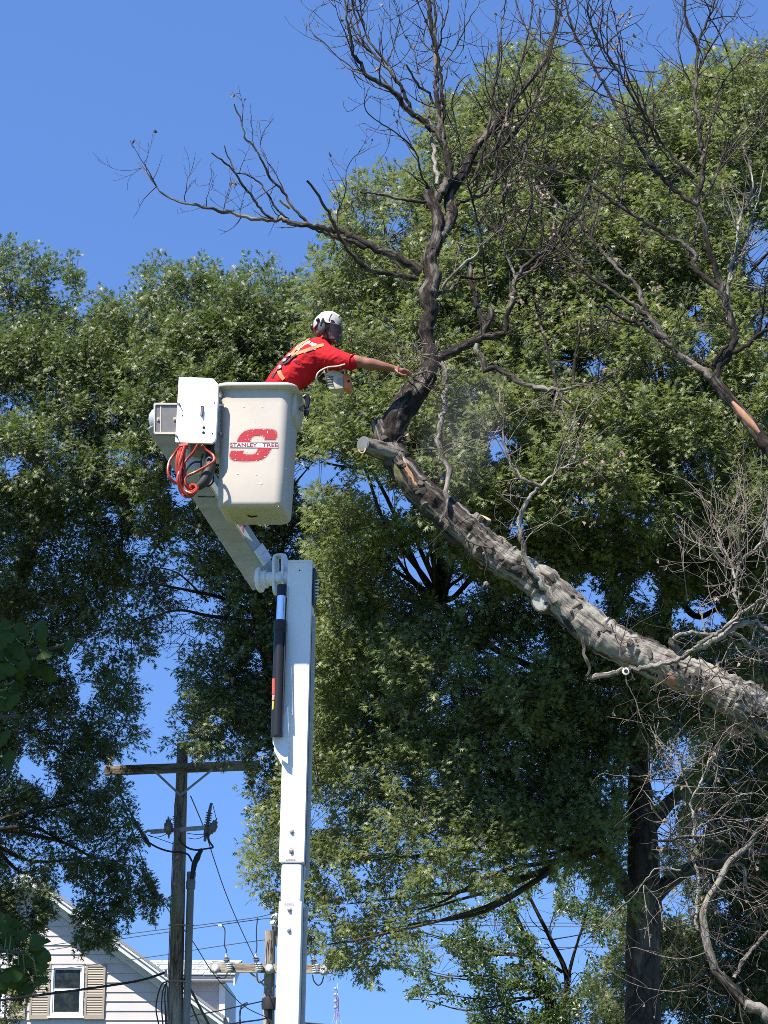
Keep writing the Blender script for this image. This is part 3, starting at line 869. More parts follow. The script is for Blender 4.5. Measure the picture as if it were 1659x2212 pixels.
wire([(580, 2198, 55.8), (560, 2203, 55.5), (530, 2207, 55.2), (490, 2213, 54.5), (440, 2219, 53.5)], .02, 'lowest wire with splice sleeves left of the far pole', 'cable')
wire([(600, 2203, 55.8), (653, 2209, 55.2), (700, 2213, 54.8), (800, 2222, 54)], .02, 'lowest wire right of the white boom at the picture edge', 'cable')

# ------------------------------------------------------------------ radio mast
TY = 880.0
def T(x, y): return P(x, y, TY)
t0 = T(727.5, 2330); t0.z = 0
mast = empty('radio_mast', t0, 'thin red and white lattice radio mast with dishes in the far distance', 'mast')
def lattice(za, zb, w0, w1, m, name):
    b = MB(); n = max(1, int((zb - za) / 2.2)); cx = t0.x
    for i in range(n):
        a0, a1 = za + (zb - za) * i / n, za + (zb - za) * (i + 1) / n
        s0, s1 = w0 + (w1 - w0) * i / n, w0 + (w1 - w0) * (i + 1) / n
        for k in range(3):
            t1, t2 = k * 2.094 + .4, (k + 1) * 2.094 + .4
            A, B = Vector((cx + math.cos(t1) * s0, TY + math.sin(t1) * s0, a0)), Vector((cx + math.cos(t1) * s1, TY + math.sin(t1) * s1, a1))
            C = Vector((cx + math.cos(t2) * s1, TY + math.sin(t2) * s1, a1))
            b.tube([A, B], .10, 4); b.tube([A, C], .06, 3)
    return b.build(name, M[m], mast)
zt = T(727, 2130).z
zr = T(727, 2180).z; zb_ = T(727, 2204).z
lattice(zr, zt - 4, .55, .45, 'tower_red', 'red_section')
lattice(zb_, zr, 1.0, .6, 'tower_red', 'red_section')
lattice(0, zb_, 3.2, 1.05, 'tower_white', 'white_section')
MB().tube([(t0.x, TY, zt - 4), (t0.x, TY, zt + 1)], .18, 5).build('antenna', M['tower_white'], mast)
for y in (2136, 2149, 2163, 2176):
    MB().lathe([(.2, 0), (.62, .2), (.66, .6), (.4, .8)], T(725.2, y), (-.5, -1, 0), 12).build('dish', M['dish'], mast, smooth=True)
for s in (-1, 1):
    MB().tube([T(727 + s * 10, 2212), T(727 + s * 3, 2190)], .07, 4).build('guy_wire', M['tower_white'], mast)
# ------------------------------------------------------------------ aerial lift
LY = 18.48                                   # lower boom centre line
bt, bb = P(652, 1222, LY), P(624, 2212, LY)
ld = (bb - bt) / (bt.z - bb.z)
l_gnd = bt + ld * bt.z
lift = empty('aerial_lift', l_gnd, 'white jointed aerial lift boom with a cream lettered bucket at its tip', 'aerial lift')
bw = -ld.normalized()                          # up along the boom
ya = rad(6)
bu = Vector((math.cos(ya), -math.sin(ya), 0)); bu = (bu - bw * bu.dot(bw)).normalized()
bv = bw.cross(bu)                              # away from the camera
def at_y(y):
    z = P(640, y, LY).z
    return bt + ld * (bt.z - z)
def boom_piece(y0, y1, hw, hd, name, m='white_paint', bevel=.012, z1=None):
    a = at_y(y0); b = at_y(y1) if z1 is None else bt + ld * (bt.z - z1)
    o = MB().box((a + b) / 2, (hw, hd, (a - b).length / 2), (bu, bv, bw)).build(name, M[m], lift, bevel=bevel)
    return o
up = boom_piece(1222, 1868, .097, .115, 'lower_boom')
boom_piece(1868.5, 1950, .083, .105, 'boom_insert', bevel=.02)
lowp = boom_piece(1950.5, 0, .094, .115, 'boom_base', z1=1.1)
# edge flanges and cap along the boom
for s in (-1, 1):
    a, b = at_y(1222), at_y(1866)
    MB().box((a + b) / 2 + bu * (s * .0975) - bv * .1, (.004, .012, (a - b).length / 2), (bu, bv, bw)).build('edge_strip', M['white_paint'], lift)
MB().box(at_y(1222) + bw * .006, (.1, .118, .012), (bu, bv, bw)).build('end_cap', M['white_paint'], lift, bevel=.006)
sc_ = MB(); a = at_y(1260)
sc_.box(at_y(1268) + bu * .105 + bv * .04, (.012, .07, .16), (bu, bv, bw))
sc_.build('side_cover', M['black'], lift, bevel=.008)
sp = MB()
for k in range(6):
    sp.tube([at_y(1254 + k * 7) + bu * .118 + bv * .0, at_y(1250 + k * 7) + bu * .135 + bv * .06, at_y(1254 + k * 7) + bu * .118 + bv * .1], .006, 6)
sp.build('hose_clip', M['white_paint'], lift)
a, b = at_y(1330), at_y(1900)
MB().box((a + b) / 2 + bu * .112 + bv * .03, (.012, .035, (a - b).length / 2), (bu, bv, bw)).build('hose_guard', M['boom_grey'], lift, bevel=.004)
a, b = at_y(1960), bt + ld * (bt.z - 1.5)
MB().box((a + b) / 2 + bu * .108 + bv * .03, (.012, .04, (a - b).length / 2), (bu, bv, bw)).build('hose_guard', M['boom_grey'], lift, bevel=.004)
MB().tube([at_y(1240) - bv * .113 - bu * .0, at_y(1240) - bv * .119], .006, 8).build('hole', M['hole'], lift)
for y in (1801, 1843, 1969, 2013):
    c = at_y(y) - bv * (.115) - bu * .003
    o = MB().lathe([(.021, 0), (.021, .004), (.014, .005), (.014, .016), (.009, .018)], c, -bv, 6).build('bolt', M['steel'], lift)
    MB().lathe([(.024, 0), (.024, .0025)], c - bv * .0, -bv, 14).build('washer', M['rust' if y == 1843 else 'old_white'], o)
# printed caution labels
def on_boom(u, y, off=.1165): return at_y(y) + bu * u - bv * off
for y, hw_ in ((1861, .04), (1956.5, .04)):
    a = on_boom(-.008, y)
    lab = MB().box(a, (hw_, .0012, .0085), (bu, bv, bw)).build('caution_label', M['band_print'], lift)
    pr = MB()
    for s in (-1, 1):
        c = a + bu * (s * .031) - bv * .0022
        pr.add([c + bu * .006, c + bw * .007, c - bu * .006, c - bw * .007], [(0, 1, 2, 3)])
    c = a - bv * .0022
    pr.add([c + bu * .02 + bw * .004, c - bu * .02 + bw * .004, c - bu * .02 - bw * .003, c + bu * .02 - bw * .003], [(0, 1, 2, 3)])
    pr.build('print', M['pale_red'], lab, fix=False)
# pedestal below the frame
MB().lathe([(.5, 0), (.5, .9), (.3, .95), (.25, 1.12)], l_gnd, (0, 0, 1), 20).build('pedestal', M['white_paint'], lift)

# elbow and upper boom
ue = Vector((.60, -.80, 0)).normalized()        # elbow pin direction
u0 = P(568, 1246, 18.70)
utip = P(326, 906, 18.14)
ub = (utip - u0)
ub = (ub - ue * ub.dot(ue)); UL = ub.length; ub.normalize()
un = ub.cross(ue).normalized()                 # on top of the beam
if un.z < 0: un = -un
rho = rad(24)
ue, un = ue * math.cos(rho) + un * math.sin(rho), un * math.cos(rho) - ue * math.sin(rho)
def UB(t, e, n_): return u0 + ub * t + ue * e + un * n_
UH, UW = .095, .105
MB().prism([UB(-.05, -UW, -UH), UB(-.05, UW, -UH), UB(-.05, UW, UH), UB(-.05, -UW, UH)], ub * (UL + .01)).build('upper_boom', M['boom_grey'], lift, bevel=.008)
MB().prism([UB(-.03, UW + .001, -UH + .012), UB(UL - .1, UW + .001, -UH + .012), UB(UL - .1, UW + .001, UH - .012), UB(-.03, UW + .001, UH - .012)], ue * .004).build('boom_side_panel', M['boom_green'], lift)
tv, tf = text_shape('IER', 0.02)
tx = MB()
def on_side(a, b): # along the boom, across it
    return UB(.62 - a * .20, UW + .0068, -UH * .6 + b * UH * 1.2)
tx.add([on_side(a, b) for a, b in tv], tf)
tx.build('side_lettering', M['red_label'], lift, fix=False)
# rounded tip
tc_ = UB(UL - .06, 0, 0)
MB().sphere(tc_, (.105, .13, .10), 18, 12, (ue, ub, un)).build('boom_tip', M['boom_green'], lift, smooth=True)
pe = Vector((.97, -.24, 0)).normalized()        # hinge pin axis
pc = P(606, 1249, 18.56)
def HB(t, a, c=0): return pc + pe * t + Vector((0, 0, 1)) * a + Vector((.24, .97, 0)) * c
MB().lathe([(.065, -.17), (.078, -.165), (.078, -.12), (.06, -.115), (.06, .10), (.07, .105), (.07, .13)], pc, pe, 22).build('hinge_pin', M['white_paint'], lift, smooth=True)
MB().lathe([(.10, -.20), (.11, -.19), (.11, -.165), (.10, -.16)], pc, pe, 26).build('hinge_flange', M['white_paint'], lift, smooth=True)
MB().sphere(HB(.005, -.02, -.07), .035, 12, 8).build('grease_boss', M['white_paint'], lift, smooth=True)
plate = []
for i in range(14):                             # rounded link plate outline
    t = i / 13 * math.pi
    plate.append((math.cos(t) * .075, .125 + math.sin(t) * .085))
for i in range(14):
    t = math.pi + i / 13 * math.pi
    plate.append((math.cos(t) * .06, -.095 + math.sin(t) * .05))
for t in (-.055, .022):
    MB().prism([HB(t, b, a) for a, b in plate], pe * .022).build('link_plate', M['white_paint'], lift, bevel=.003)
MB().prism([HB(-.04, .185, -.055), HB(-.04, .21, -.03), HB(-.04, .21, .04), HB(-.04, .185, .06)], pe * .07).build('link_web', M['white_paint'], lift, bevel=.004)
MB().lathe([(.045, 0), (.055, .004), (.055, .05), (.045, .056)], HB(.055, -.12, 0), pe, 16).build('lower_pin', M['white_paint'], lift, smooth=True)
MB().box(UB(.17, UW + .012, 0), (.012, .075, .085), (ue, ub, un)).build('hinge_bracket', M['white_paint'], lift, bevel=.004)
MB().box(UB(.17, UW + .03, -.01), (.02, .006, .075), (ue, ub, un)).build('bracket_rib', M['white_paint'], lift)
# cylinder
r0, r1, r2 = P(608.5, 1278, 18.36), P(605.5, 1342, 18.34), P(598, 1590, 18.28)
MB().lathe([(.035, 0), (.042, .005), (.042, .1), (.035, .105)], P(609, 1264, 18.37), P(608, 1290, 18.36) - P(609, 1264, 18.37), 16).build('rod_eye', M['black_paint'], lift, smooth=True)
MB().tube([r0, r1 + (r1 - r0) * .1], .036, 18).build('cylinder_rod', M['chrome'], lift, smooth=True)
cyl = MB().tube([r1, r2], .050, 24).build('cylinder_barrel', M['black_paint'], lift, smooth=True)
cdir = (r2 - r1).normalized()
MB().lathe([(.05, -.004), (.054, 0), (.054, .09), (.051, .095)], r1, cdir, 24).build('gland', M['black_paint'], cyl, smooth=True)
MB().tube([r1 + bu * .05 + cdir * .1 - bv * .03, r1 + bu * .05 + cdir * .75 - bv * .03], .008, 6).build('oil_line', M['black_paint'], cyl)
for y0, y1, mm in ((1465, 1498, 'red_label'), (1500, 1512, 'pale_red'), (1514, 1532, 'yellow_label')):
    c0_ = P(588.6, y0, 18.25); c1_ = P(588.0, y1, 18.25)
    MB().tube([c0_ + Vector((.012, .022, 0)), c1_ + Vector((.012, .022, 0))], .016, 8).build('warning_label', M[mm], cyl)
mp = [P(x, y, 18.32) for x, y in ((624, 1523), (617, 1535), (589.5, 1588), (589, 1606), (610, 1642), (622, 1650))]
MB().prism(mp, (0, .025, 0)).build('cylinder_mount', M['white_paint'], lift, bevel=.003)
mp2 = [P(x, y, 18.50) for x, y in ((624, 1560), (594, 1592), (592, 1622), (607, 1650), (622, 1668))]
MB().prism(mp2, (0, .025, 0)).build('cylinder_mount', M['white_paint'], lift, bevel=.003)

# ------------------------------------------------------------------ bucket
yb_ = rad(5.5); tau = rad(1.7)
u_ = Vector((math.cos(yb_), -math.sin(yb_), 0)); v_ = Vector((math.sin(yb_), math.cos(yb_), 0)); w_ = Vector((0, 0, 1))
w_, u_ = (w_ * math.cos(tau) + u_ * math.sin(tau)), (u_ * math.cos(tau) - w_ * math.sin(tau))
BO = P(539, 1095, 17.72)
def BL(u, v, h): return BO + u_ * u + v_ * v + w_ * h
BD = .57
def rring(hw, f, b, r, h, seg=6):
    """rounded rectangle from front v=f to back v=b at height h"""
    out = []
    for cx, cy, a0 in ((hw - r, f + r, -90), (hw - r, b - r, 0), (-hw + r, b - r, 90), (-hw + r, f + r, 180)):
        for i in range(seg + 1):
            a = rad(a0 + 90 * i / seg)
            out.append(BL(cx + math.cos(a) * r, cy + math.sin(a) * r, h))
    return out
def loft(mb, rings):
    n = len(rings[0]); base = len(mb.v)
    for r in rings: mb.v.extend(r)
    for i in range(len(rings) - 1):
        for k in range(n):
            a, b = base + i * n + k, base + i * n + (k + 1) % n
            mb.f.append((a, b, b + n, a + n))
    return base, n
mb = MB()
HB_ = 1.025
def bhw(h): return .276 + (.296 - .276) * h / HB_
rings = []
for h, ins in ((0.0, .05), (.004, .032), (.014, .014), (.032, .003), (.05, 0)):
    rings.append(rring(bhw(h) - ins, ins, BD - ins - .02 * (1 - h), max(.05, .085 - ins * .4), h))
for h in (.3, .6, .9, HB_ - .03):
    rings.append(rring(bhw(h), 0, BD, .085, h))
rings.append(rring(bhw(HB_) + .006, -.006, BD + .006, .09, HB_ - .012))
rings.append(rring(bhw(HB_) + .044, -.044, BD + .044, .115, HB_))
rings.append(rring(bhw(HB_) + .052, -.052, BD + .052, .12, HB_ + .008))
rings.append(rring(bhw(HB_) + .052, -.052, BD + .052, .12, HB_ + .03))
rings.append(rring(bhw(HB_) + .044, -.044, BD + .044, .115, HB_ + .038))
rings.append(rring(bhw(HB_) - .012, .012, BD - .012, .08, HB_ + .038))
rings.append(rring(bhw(HB_) - .016, .016, BD - .016, .08, HB_ + .02))
for h in (.6, .04): rings.append(rring(bhw(h) - .016, .016, BD - .016, .07, h))
b0, nn = loft(mb, rings)
mb.f.append(tuple(reversed(range(b0, b0 + nn))))
mb.f.append(tuple(range(b0 + (len(rings) - 1) * nn, b0 + len(rings) * nn)))
bucket = mb.build('bucket', M['fibreglass'], lift, smooth=True, angle=60)
# step lip on the right side
lp = [(bhw(HB_) - .004, HB_ - .004), (bhw(HB_) + .033, HB_ + .004), (bhw(HB_) + .036, HB_ - .08), (bhw(HB_) + .034, .86), (bhw(HB_) + .018, .825), (bhw(.8) - .008, .80)]
MB().prism([BL(a, .10, b) for a, b in lp], v_ * (BD - .16)).build('side_lip', M['fibreglass'], bucket, bevel=.012, smooth=True)
MB().prism([BL(-.20, .06, -.004), BL(.20, .06, -.004), BL(.19, BD - .09, -.004), BL(-.19, BD - .09, -.004)], w_ * .008).build('bottom_panel', M['fibreglass_dirt'], bucket, bevel=.002)
MB().tube([BL(-.05, .22, -.006), BL(-.02, .24, -.014), BL(.03, .235, -.006)], .006, 6).build('drain_slot', M['hole'], bucket)
MB().tube([BL(.235, .02, .012), BL(.245, .3, -.002), BL(.24, .55, .004)], .004, 6).build('mould_seam', M['fibreglass'], bucket)
# lettering on the front
def front(zx, zy, off=.0025):
    d = ray((840 + zx / 3.455) * .5486, (1460 + zy / 3.455) * .5486)
    o = Vector((0, 0, CAMZ)); n_ = -v_
    p0 = BL(0, -off, .3)
    t = (p0 - o).dot(n_) / d.dot(n_)
    return o + d * t
def spline_close(pts, k=4):
    return pts
S_up = [(325, 968), (335, 935), (350, 905), (372, 870), (400, 842), (435, 818), (480, 803), (530, 796), (600, 795), (700, 795), (780, 796), (815, 802), (845, 816), (862, 835), (868, 858), (864, 880), (852, 918), (846, 930), (695, 930), (700, 912), (692, 894), (672, 884), (640, 880), (590, 879), (555, 883), (528, 895), (510, 914), (500, 938), (504, 955), (516, 968)]
S_lo = [(590, 1047), (786, 1047), (778, 1068), (762, 1100), (742, 1130), (718, 1158), (690, 1182), (655, 1202), (610, 1215), (560, 1222), (480, 1225), (400, 1225), (320, 1222), (270, 1212), (240, 1195), (224, 1172), (226, 1145), (236, 1110), (246, 1088), (415, 1088), (402, 1105), (404, 1122), (420, 1134), (450, 1139), (500, 1140), (545, 1136), (575, 1122), (594, 1100), (604, 1072), (602, 1055)]
sm = MB()
for poly in (S_up, S_lo):
    sm.add([front(x, y) for x, y in poly], [tuple(range(len(poly)))])
logo = sm.build('letter_mark', M['red_print'], bucket, fix=False)
def ribbon(mb, pts, wd, off, close=False):
    q = [np.array(p, float) for p in pts]
    m_ = len(q); L, R = [], []
    for i in range(m_):
        a = q[(i - 1) % m_] if close or i > 0 else q[i]; b = q[(i + 1) % m_] if close or i < m_ - 1 else q[i]
        t = (b - a) / max(1e-6, np.linalg.norm(b - a)); n_ = np.array([-t[1], t[0]])
        L.append(front(*(q[i] + n_ * wd / 2), off)); R.append(front(*(q[i] - n_ * wd / 2), off))
    fs = [(i, (i + 1) % m_, m_ + (i + 1) % m_, m_ + i) for i in range(m_ if close else m_ - 1)]
    mb.add(L + R, fs)
def offset_poly(poly, d):
    q = [np.array(p, float) for p in poly]; out = []
    for i in range(len(q)):
        a, b = q[i - 1], q[(i + 1) % len(q)]
        t = (b - a) / max(1e-6, np.linalg.norm(b - a)); out.append(q[i] + np.array([t[1], -t[0]]) * d)
    return out
ol = MB()
ribbon(ol, offset_poly(S_up, 10)[:-1], 3.5, .003)
ribbon(ol, offset_poly(S_lo, 10)[1:], 3.5, .003)
ol.build('outline_print', M['pink_line'], logo, fix=False)
bd_ = MB(); bd_.add([front(226, 970, .0033), front(880, 976, .0033), front(880, 1046, .0033), front(226, 1042, .0033)], [(0, 1, 2, 3)])
bd_.build('band_print', M['band_print'], logo, fix=False)
ln = MB(); ribbon(ln, [(226, 969), (880, 975)], 4.5, .004); ribbon(ln, [(226, 1042), (880, 1048)], 4.5, .004)
ln.build('band_line', M['line_print'], logo, fix=False)
for word, x0, x1 in (('STANLEY', 226, 596), ('TREE', 668, 880)):
    tv, tf = text_shape(word, .02)
    wm = MB(); wm.add([front(x0 + a * (x1 - x0), (1033 if word == 'STANLEY' else 1035) - b * 50, .0045) for a, b in tv], tf)
    wm.build('name_print', M['dark_print'], logo, fix=False)
ch = MB()
rr = random.Random(3)
chips = [(735, 833, 9, 20), (605, 1133, 20, 9), (432, 936, 5, 7), (480, 930, 6, 7), (530, 830, 5, 4), (634, 1102, 8, 6), (445, 1150, 4, 9), (350, 1090, 8, 5), (686, 797, 14, 5), (520, 1160, 4, 4), (300, 1205, 12, 6), (700, 1165, 14, 5), (585, 1218, 14, 5), (225, 1180, 9, 5), (548, 800, 7, 5), (670, 1077, 4, 4), (470, 880, 6, 5), (850, 850, 3, 9)]
for k in range(46):
    S = rr.choice((S_up, S_lo)); p = rr.choice(S); q = rr.choice(S); t = rr.random()
    chips.append((p[0] + (q[0] - p[0]) * t * .3, p[1] + (q[1] - p[1]) * t * .3, rr.uniform(2, 5), rr.uniform(2, 5)))
for cx, cy, rx, ry in chips:
    ch.add([front(cx + rx * rr.uniform(.6, 1.2) * math.cos(k * 1.05), cy + ry * rr.uniform(.6, 1.2) * math.sin(k * 1.05), .0029) for k in range(6)], [tuple(range(6))])
o_ = ch.build('paint_chips', M['white_chip'], logo, fix=False); o_['kind'] = 'stuff'
sc2 = MB()
for cx, cy, a, L in ((985, 1328, .5, 26), (940, 1522, -.6, 14), (145, 550, -1.1, 16), (650, 657, .2, 8), (570, 692, 0, 7), (170, 700, 1.4, 22), (150, 1535, .1, 14)):
    ribbon(sc2, [(cx - L / 2 * math.cos(a), cy - L / 2 * math.sin(a)), (cx, cy + 2), (cx + L / 2 * math.cos(a), cy + L / 2 * math.sin(a))], 3.2, .0025)
sc2.build('scuff_marks', M['saw_grey'], bucket, fix=False)
pt = MB()
for cx, cy, rx, ry in ((415, 490, 13, 11), (665, 490, 12, 10), (330, 1400, 16, 6), (585, 1412, 16, 6), (640, 1530, 30, 20)):
    pt.add([front(cx + rx * math.cos(k * .7), cy + ry * math.sin(k * .7), .0022) for k in range(9)], [tuple(range(9))])
pt.build('patched_spots', M['white_chip'], bucket, fix=False)
# mounting frame between bucket and boom tip
def CP_(x, y, Y): return P(x, y, Y)
MB().box(P(472, 930, 17.98), (.03, .16, .24)).build('mounting_frame', M['old_white'], lift, bevel=.008)
MB().box(P(440, 905, 18.1), (.16, .06, .06)).build('mounting_arm', M['boom_grey'], lift, bevel=.008)
for y in (905, 948):
    MB().prism([P(472, y - 14, 17.84), P(481, y, 17.84), P(479, y + 12, 17.84), P(470, y + 4, 17.84)], (0, .05, 0)).build('bracket_fin', M['old_white'], lift)
MB().tube([P(470, 875, 17.66), P(483, 874, 17.7)], .008, 6).build('tie_bolt', M['old_white'], lift)
MB().sphere(P(476, 937, 17.75), .02, 8, 6).build('nut', M['steel'], lift)
# control panel
cpY = 17.62
pan = [(387, 814), (455, 816.5), (461, 818), (471, 829), (472, 833), (466.5, 945), (464, 953), (457, 958), (380, 955.5), (378, 954), (386, 816)]
po = [P(x, y, cpY + (470 - x) * -.0002) for x, y in pan]
panel = MB().prism(po, (0.006, .03, 0)).build('control_panel', M['white_paint'], lift, bevel=.003)
hou = [P(x, y, cpY + .03) for x, y in ((392, 821), (464, 828), (459, 950), (385, 948))]
MB().prism(hou, (.01, .16, 0)).build('control_housing', M['saw_grey'], lift)
def cpf(x): return cpY - (470 - x) * .0002
def hole(x, y, rx, ry, name='hole'):
    c = P(x, y, cpf(x) - .002)
    s_ = scale_at(x, y, cpY)
    MB().add([c + Vector((math.cos(k * .4488) * rx / s_, 0, math.sin(k * .4488) * ry / s_)) for k in range(14)], [tuple(range(14))]).build(name, M['hole'], panel, fix=False)
def zz(x, y): return 307.2 + x * .1339, 801 + y * .1339
for zx, zy, r in ((994, 915, 3.0), (989, 996, 3.0), (1167, 517, 1.3), (651, 721, 1.4), (1131, 1011, 1.4)):
    hole(*zz(zx, zy), r, r)
sl = [P(*zz(a, b), cpf(435) - .003) for a, b in ((947, 568), (992, 568), (981, 732), (938, 732))]
so_ = MB().add(sl, [(0, 1, 2, 3)]).build('lever_slot', M['hole'], panel, fix=False)
MB().prism([P(*zz(a, b), cpf(435) - .005) for a, b in ((962, 590), (976, 590), (970, 728), (955, 728))], (0, -.015, 0)).build('lever', M['galv'], so_)
for zx, zy in ((585, 525), (545, 1040)):
    a = P(*zz(zx, zy), cpf(384) - .004)
    MB().tube([a + Vector((-.015, 0, .005)), a + Vector((.006, -.008, -.002)), a + Vector((.02, -.012, -.03))], .004, 5).build('cable_tie', M['black'], panel)
# clear side box
fx0, fx1, fy0, fy1 = 332, 387, 870, 937
sY = 17.72
def SB(x, y, d=0): return P(x, y, sY + d)
cb = MB()
oc = [(334, 870), (387, 870.5), (387, 938), (335, 937.5), (332, 935), (331.8, 873)]
ic = [(337, 874), (387, 874), (387, 933.5), (336, 933), (335, 931), (335.5, 876)]
n_ = len(oc)
vs = [SB(*p) for p in oc] + [SB(*p) for p in ic] + [SB(*p, .02) for p in oc] + [SB(*p, .02) for p in ic]
fs = []
for i in range(n_):
    j = (i + 1) % n_
    fs += [(i, j, n_ + j, n_ + i), (2 * n_ + i, 3 * n_ + i, 3 * n_ + j, 2 * n_ + j), (i, 2 * n_ + i, 2 * n_ + j, j), (n_ + i, n_ + j, 3 * n_ + j, 3 * n_ + i)]
cb.add(vs, fs)
sbo = cb.build('side_box', M['fibreglass'], lift, bevel=.0)
MB().prism([SB(*p, .012) for p in ic], (0, .10, 0)).build('tinted_cover', M['clear_plastic'], sbo)
MB().prism([SB(x, y, .008) for x, y in ((346, 876), (348.5, 876), (348, 933), (346, 933))], (0, .005, 0)).build('cover_rib', M['saw_beige'], sbo)
for zx, zy in ((258, 780), (525, 775)):
    c = SB(*zz(zx, zy), .006)
    q = MB().box(c, (.011, .004, .014)).build('hinge_plate', M['saw_beige'], sbo)
    MB().lathe([(.005, 0), (.005, .006)], c - Vector((0, .005, 0)), (0, -1, 0), 8).build('screw', M['rust'], q)
# valve block under the panel
MB().box(P(432, 990, 17.95), (.11, .06, .12)).build('valve_block', M['old_white'], lift, bevel=.01)
MB().box(P(430, 970, 17.82), (.07, .05, .05)).build('valve_bank', M['saw_grey'], lift, bevel=.006)
hb = [P(*zz(a, b), Y) for a, b, Y in ((1090, 1200, 17.78), (1100, 1400, 17.72), (1075, 1600, 17.68), (1000, 1780, 17.66), (880, 1890, 17.66))]
MB().tube(smooth3(hb, 6), [.03 + .022 * math.sin(i / 24 * math.pi) for i in range(25)], 12).build('hose_sleeve', M['rubber'], lift, smooth=True)
for pp in (((1000, 1180), (985, 1320), (950, 1460), (955, 1600)), ((950, 1470), (830, 1480), (740, 1560), (690, 1660), (700, 1730)), ((1140, 1640), (1145, 1780), (1090, 1850), (1020, 1865)), ((900, 2028), (1150, 2030), (1160, 2032))):
    MB().tube(smooth3([P(*zz(a, b), 17.80) for a, b in pp], 6), .0075, 6).build('hydraulic_line', M['black'], lift, smooth=True)

# ------------------------------------------------------------------ orange hose hanging under the panel
hose = empty('hose_coil', P(415, 990, 17.6), 'coiled orange hose hanging below the white control panel', 'hose')
loops = [
    [(600, 1230), (520, 1340), (440, 1460), (415, 1600), (440, 1720), (500, 1780), (560, 1815), (575, 1740), (570, 1600)],
    [(640, 1220), (600, 1350), (575, 1480), (570, 1640), (585, 1800), (610, 1930), (680, 2020), (780, 2030), (860, 1960), (900, 1880)],
    [(680, 1220), (640, 1360), (600, 1500), (590, 1660), (620, 1820), (690, 1930), (790, 1975), (870, 1930), (860, 1850), (790, 1840)],
    [(640, 1240), (590, 1400), (600, 1560), (640, 1720), (650, 1880), (700, 1980), (770, 1990)],
    [(700, 1230), (660, 1400), (650, 1560), (665, 1720), (720, 1830), (800, 1870), (870, 1860)],
    [(900, 1190), (820, 1320), (720, 1430), (640, 1540), (590, 1650), (575, 1760), (600, 1890), (640, 1980)],
    [(960, 1200), (1020, 1270), (1130, 1350), (1165, 1410), (1140, 1470), (1000, 1560), (850, 1640), (740, 1690), (690, 1740), (700, 1830), (760, 1900), (850, 1920)],
    [(650, 1230), (665, 1400), (680, 1560), (670, 1700), (690, 1800), (740, 1880), (830, 1900), (880, 1870)],
    [(610, 1260), (640, 1420), (620, 1600), (600, 1760), (650, 1920), (740, 2005), (820, 1980)],
    [(590, 1290), (560, 1420), (560, 1600), (600, 1780), (630, 1880), (700, 1950), (800, 1950), (880, 1900)],
]
for k, lp_ in enumerate(loops):
    off = .03 * math.sin(k * 2.1)
    pts = smooth3([P(*zz(a, b), 17.60 + off + .02 * math.sin(i * 1.3 + k)) for i, (a, b) in enumerate(lp_)], 7)
    MB().tube(pts, .0115, 8).build('hose_loop', M['hose_orange'], hose, smooth=True)
MB().tube([P(*zz(600, 1225), 17.63), P(*zz(740, 1205), 17.63)], .03, 8).build('hose_wrap', M['hose_orange'], hose, smooth=True)
# carabiner and rope end hooked on the right side of the bucket
gear = empty('gear_clip', BL(.36, .35, .80), 'black clip with a grey pouch hooked on the right lip of the bucket', 'gear clip')
MB().tube(smooth3([P(655, 858, 17.95), P(662, 855, 17.95), P(665, 866, 17.95), (P(662, 878, 17.95)), P(656, 880, 17.95)], 5), .022, 8).build('clip', M['black'], gear, smooth=True)
MB().sphere(P(659, 883, 17.97), (.05, .03, .03), 10, 8).build('pouch', M['steel'], gear, smooth=True)
MB().sphere(P(662, 892, 17.96), (.025, .025, .03), 10, 8).build('pouch_cap', M['black'], gear, smooth=True)
# ------------------------------------------------------------------ the worker
from mathutils.bvhtree import BVHTree
def blob(mb, pts, n=12):
    """chain of (x, y, Y, r[, r2 across the line of sight]) joined by tapering tubes with round ends"""
    q = [P(p[0], p[1], p[2]) for p in pts]
    rs_ = [p[3] for p in pts]
    d = smooth_path([(p[0], p[1], p[2], p[3]) for p in pts], 4) if len(pts) > 2 else [np.array(pts[0][:4]), (np.array(pts[0][:4]) + np.array(pts[1][:4])) / 2, np.array(pts[1][:4])]
    mb.tube([P(a[0], a[1], a[2]) for a in d], [max(.002, a[3]) for a in d], n)
    for p in (pts[0], pts[-1]):
        mb.sphere(P(p[0], p[1], p[2]), p[3] * .995, n, 8)
def remeshed(mb, name, m, parent, vox, smooth_it=4, disp=None):
    o = mb.build(name, m, parent, fix=True)
    r = o.modifiers.new('merge', 'REMESH'); r.mode = 'VOXEL'; r.voxel_size = vox; r.use_smooth_shade = True
    s = o.modifiers.new('soft', 'SMOOTH'); s.iterations = smooth_it; s.factor = .5
    if disp:
        t = bpy.data.textures.new(name + '_folds', 'CLOUDS'); t.noise_scale = disp[1]; t.noise_depth = 2
        d = o.modifiers.new('folds', 'DISPLACE'); d.texture = t; d.strength = disp[0]; d.mid_level = .5; d.texture_coords = 'LOCAL'
    return o
def surf(obs):
    bpy.context.view_layer.update()
    dg = bpy.context.evaluated_depsgraph_get()
    out = []
    for o in obs:
        ev = o.evaluated_get(dg); me = ev.to_mesh()
        vs = [o.matrix_world @ v.co for v in me.vertices]
        out.append(BVHTree.FromPolygons(vs, [tuple(p.vertices) for p in me.polygons]))
        ev.to_mesh_clear()
    def hit(x, y, off=.004, fall=18.0):
        best = None
        d = ray(x, y).normalized()
        for t in out:
            h = t.ray_cast(Vector((0, 0, CAMZ)), d, 60)
            if h[0] is not None and (best is None or h[3] < best[3]): best = h
        if best is None: return P(x, y, fall), -d
        n_ = best[1] if best[1].dot(d) < 0 else -best[1]
        return best[0] + n_ * off, n_
    return hit
foot = BL(0, .36, .05)
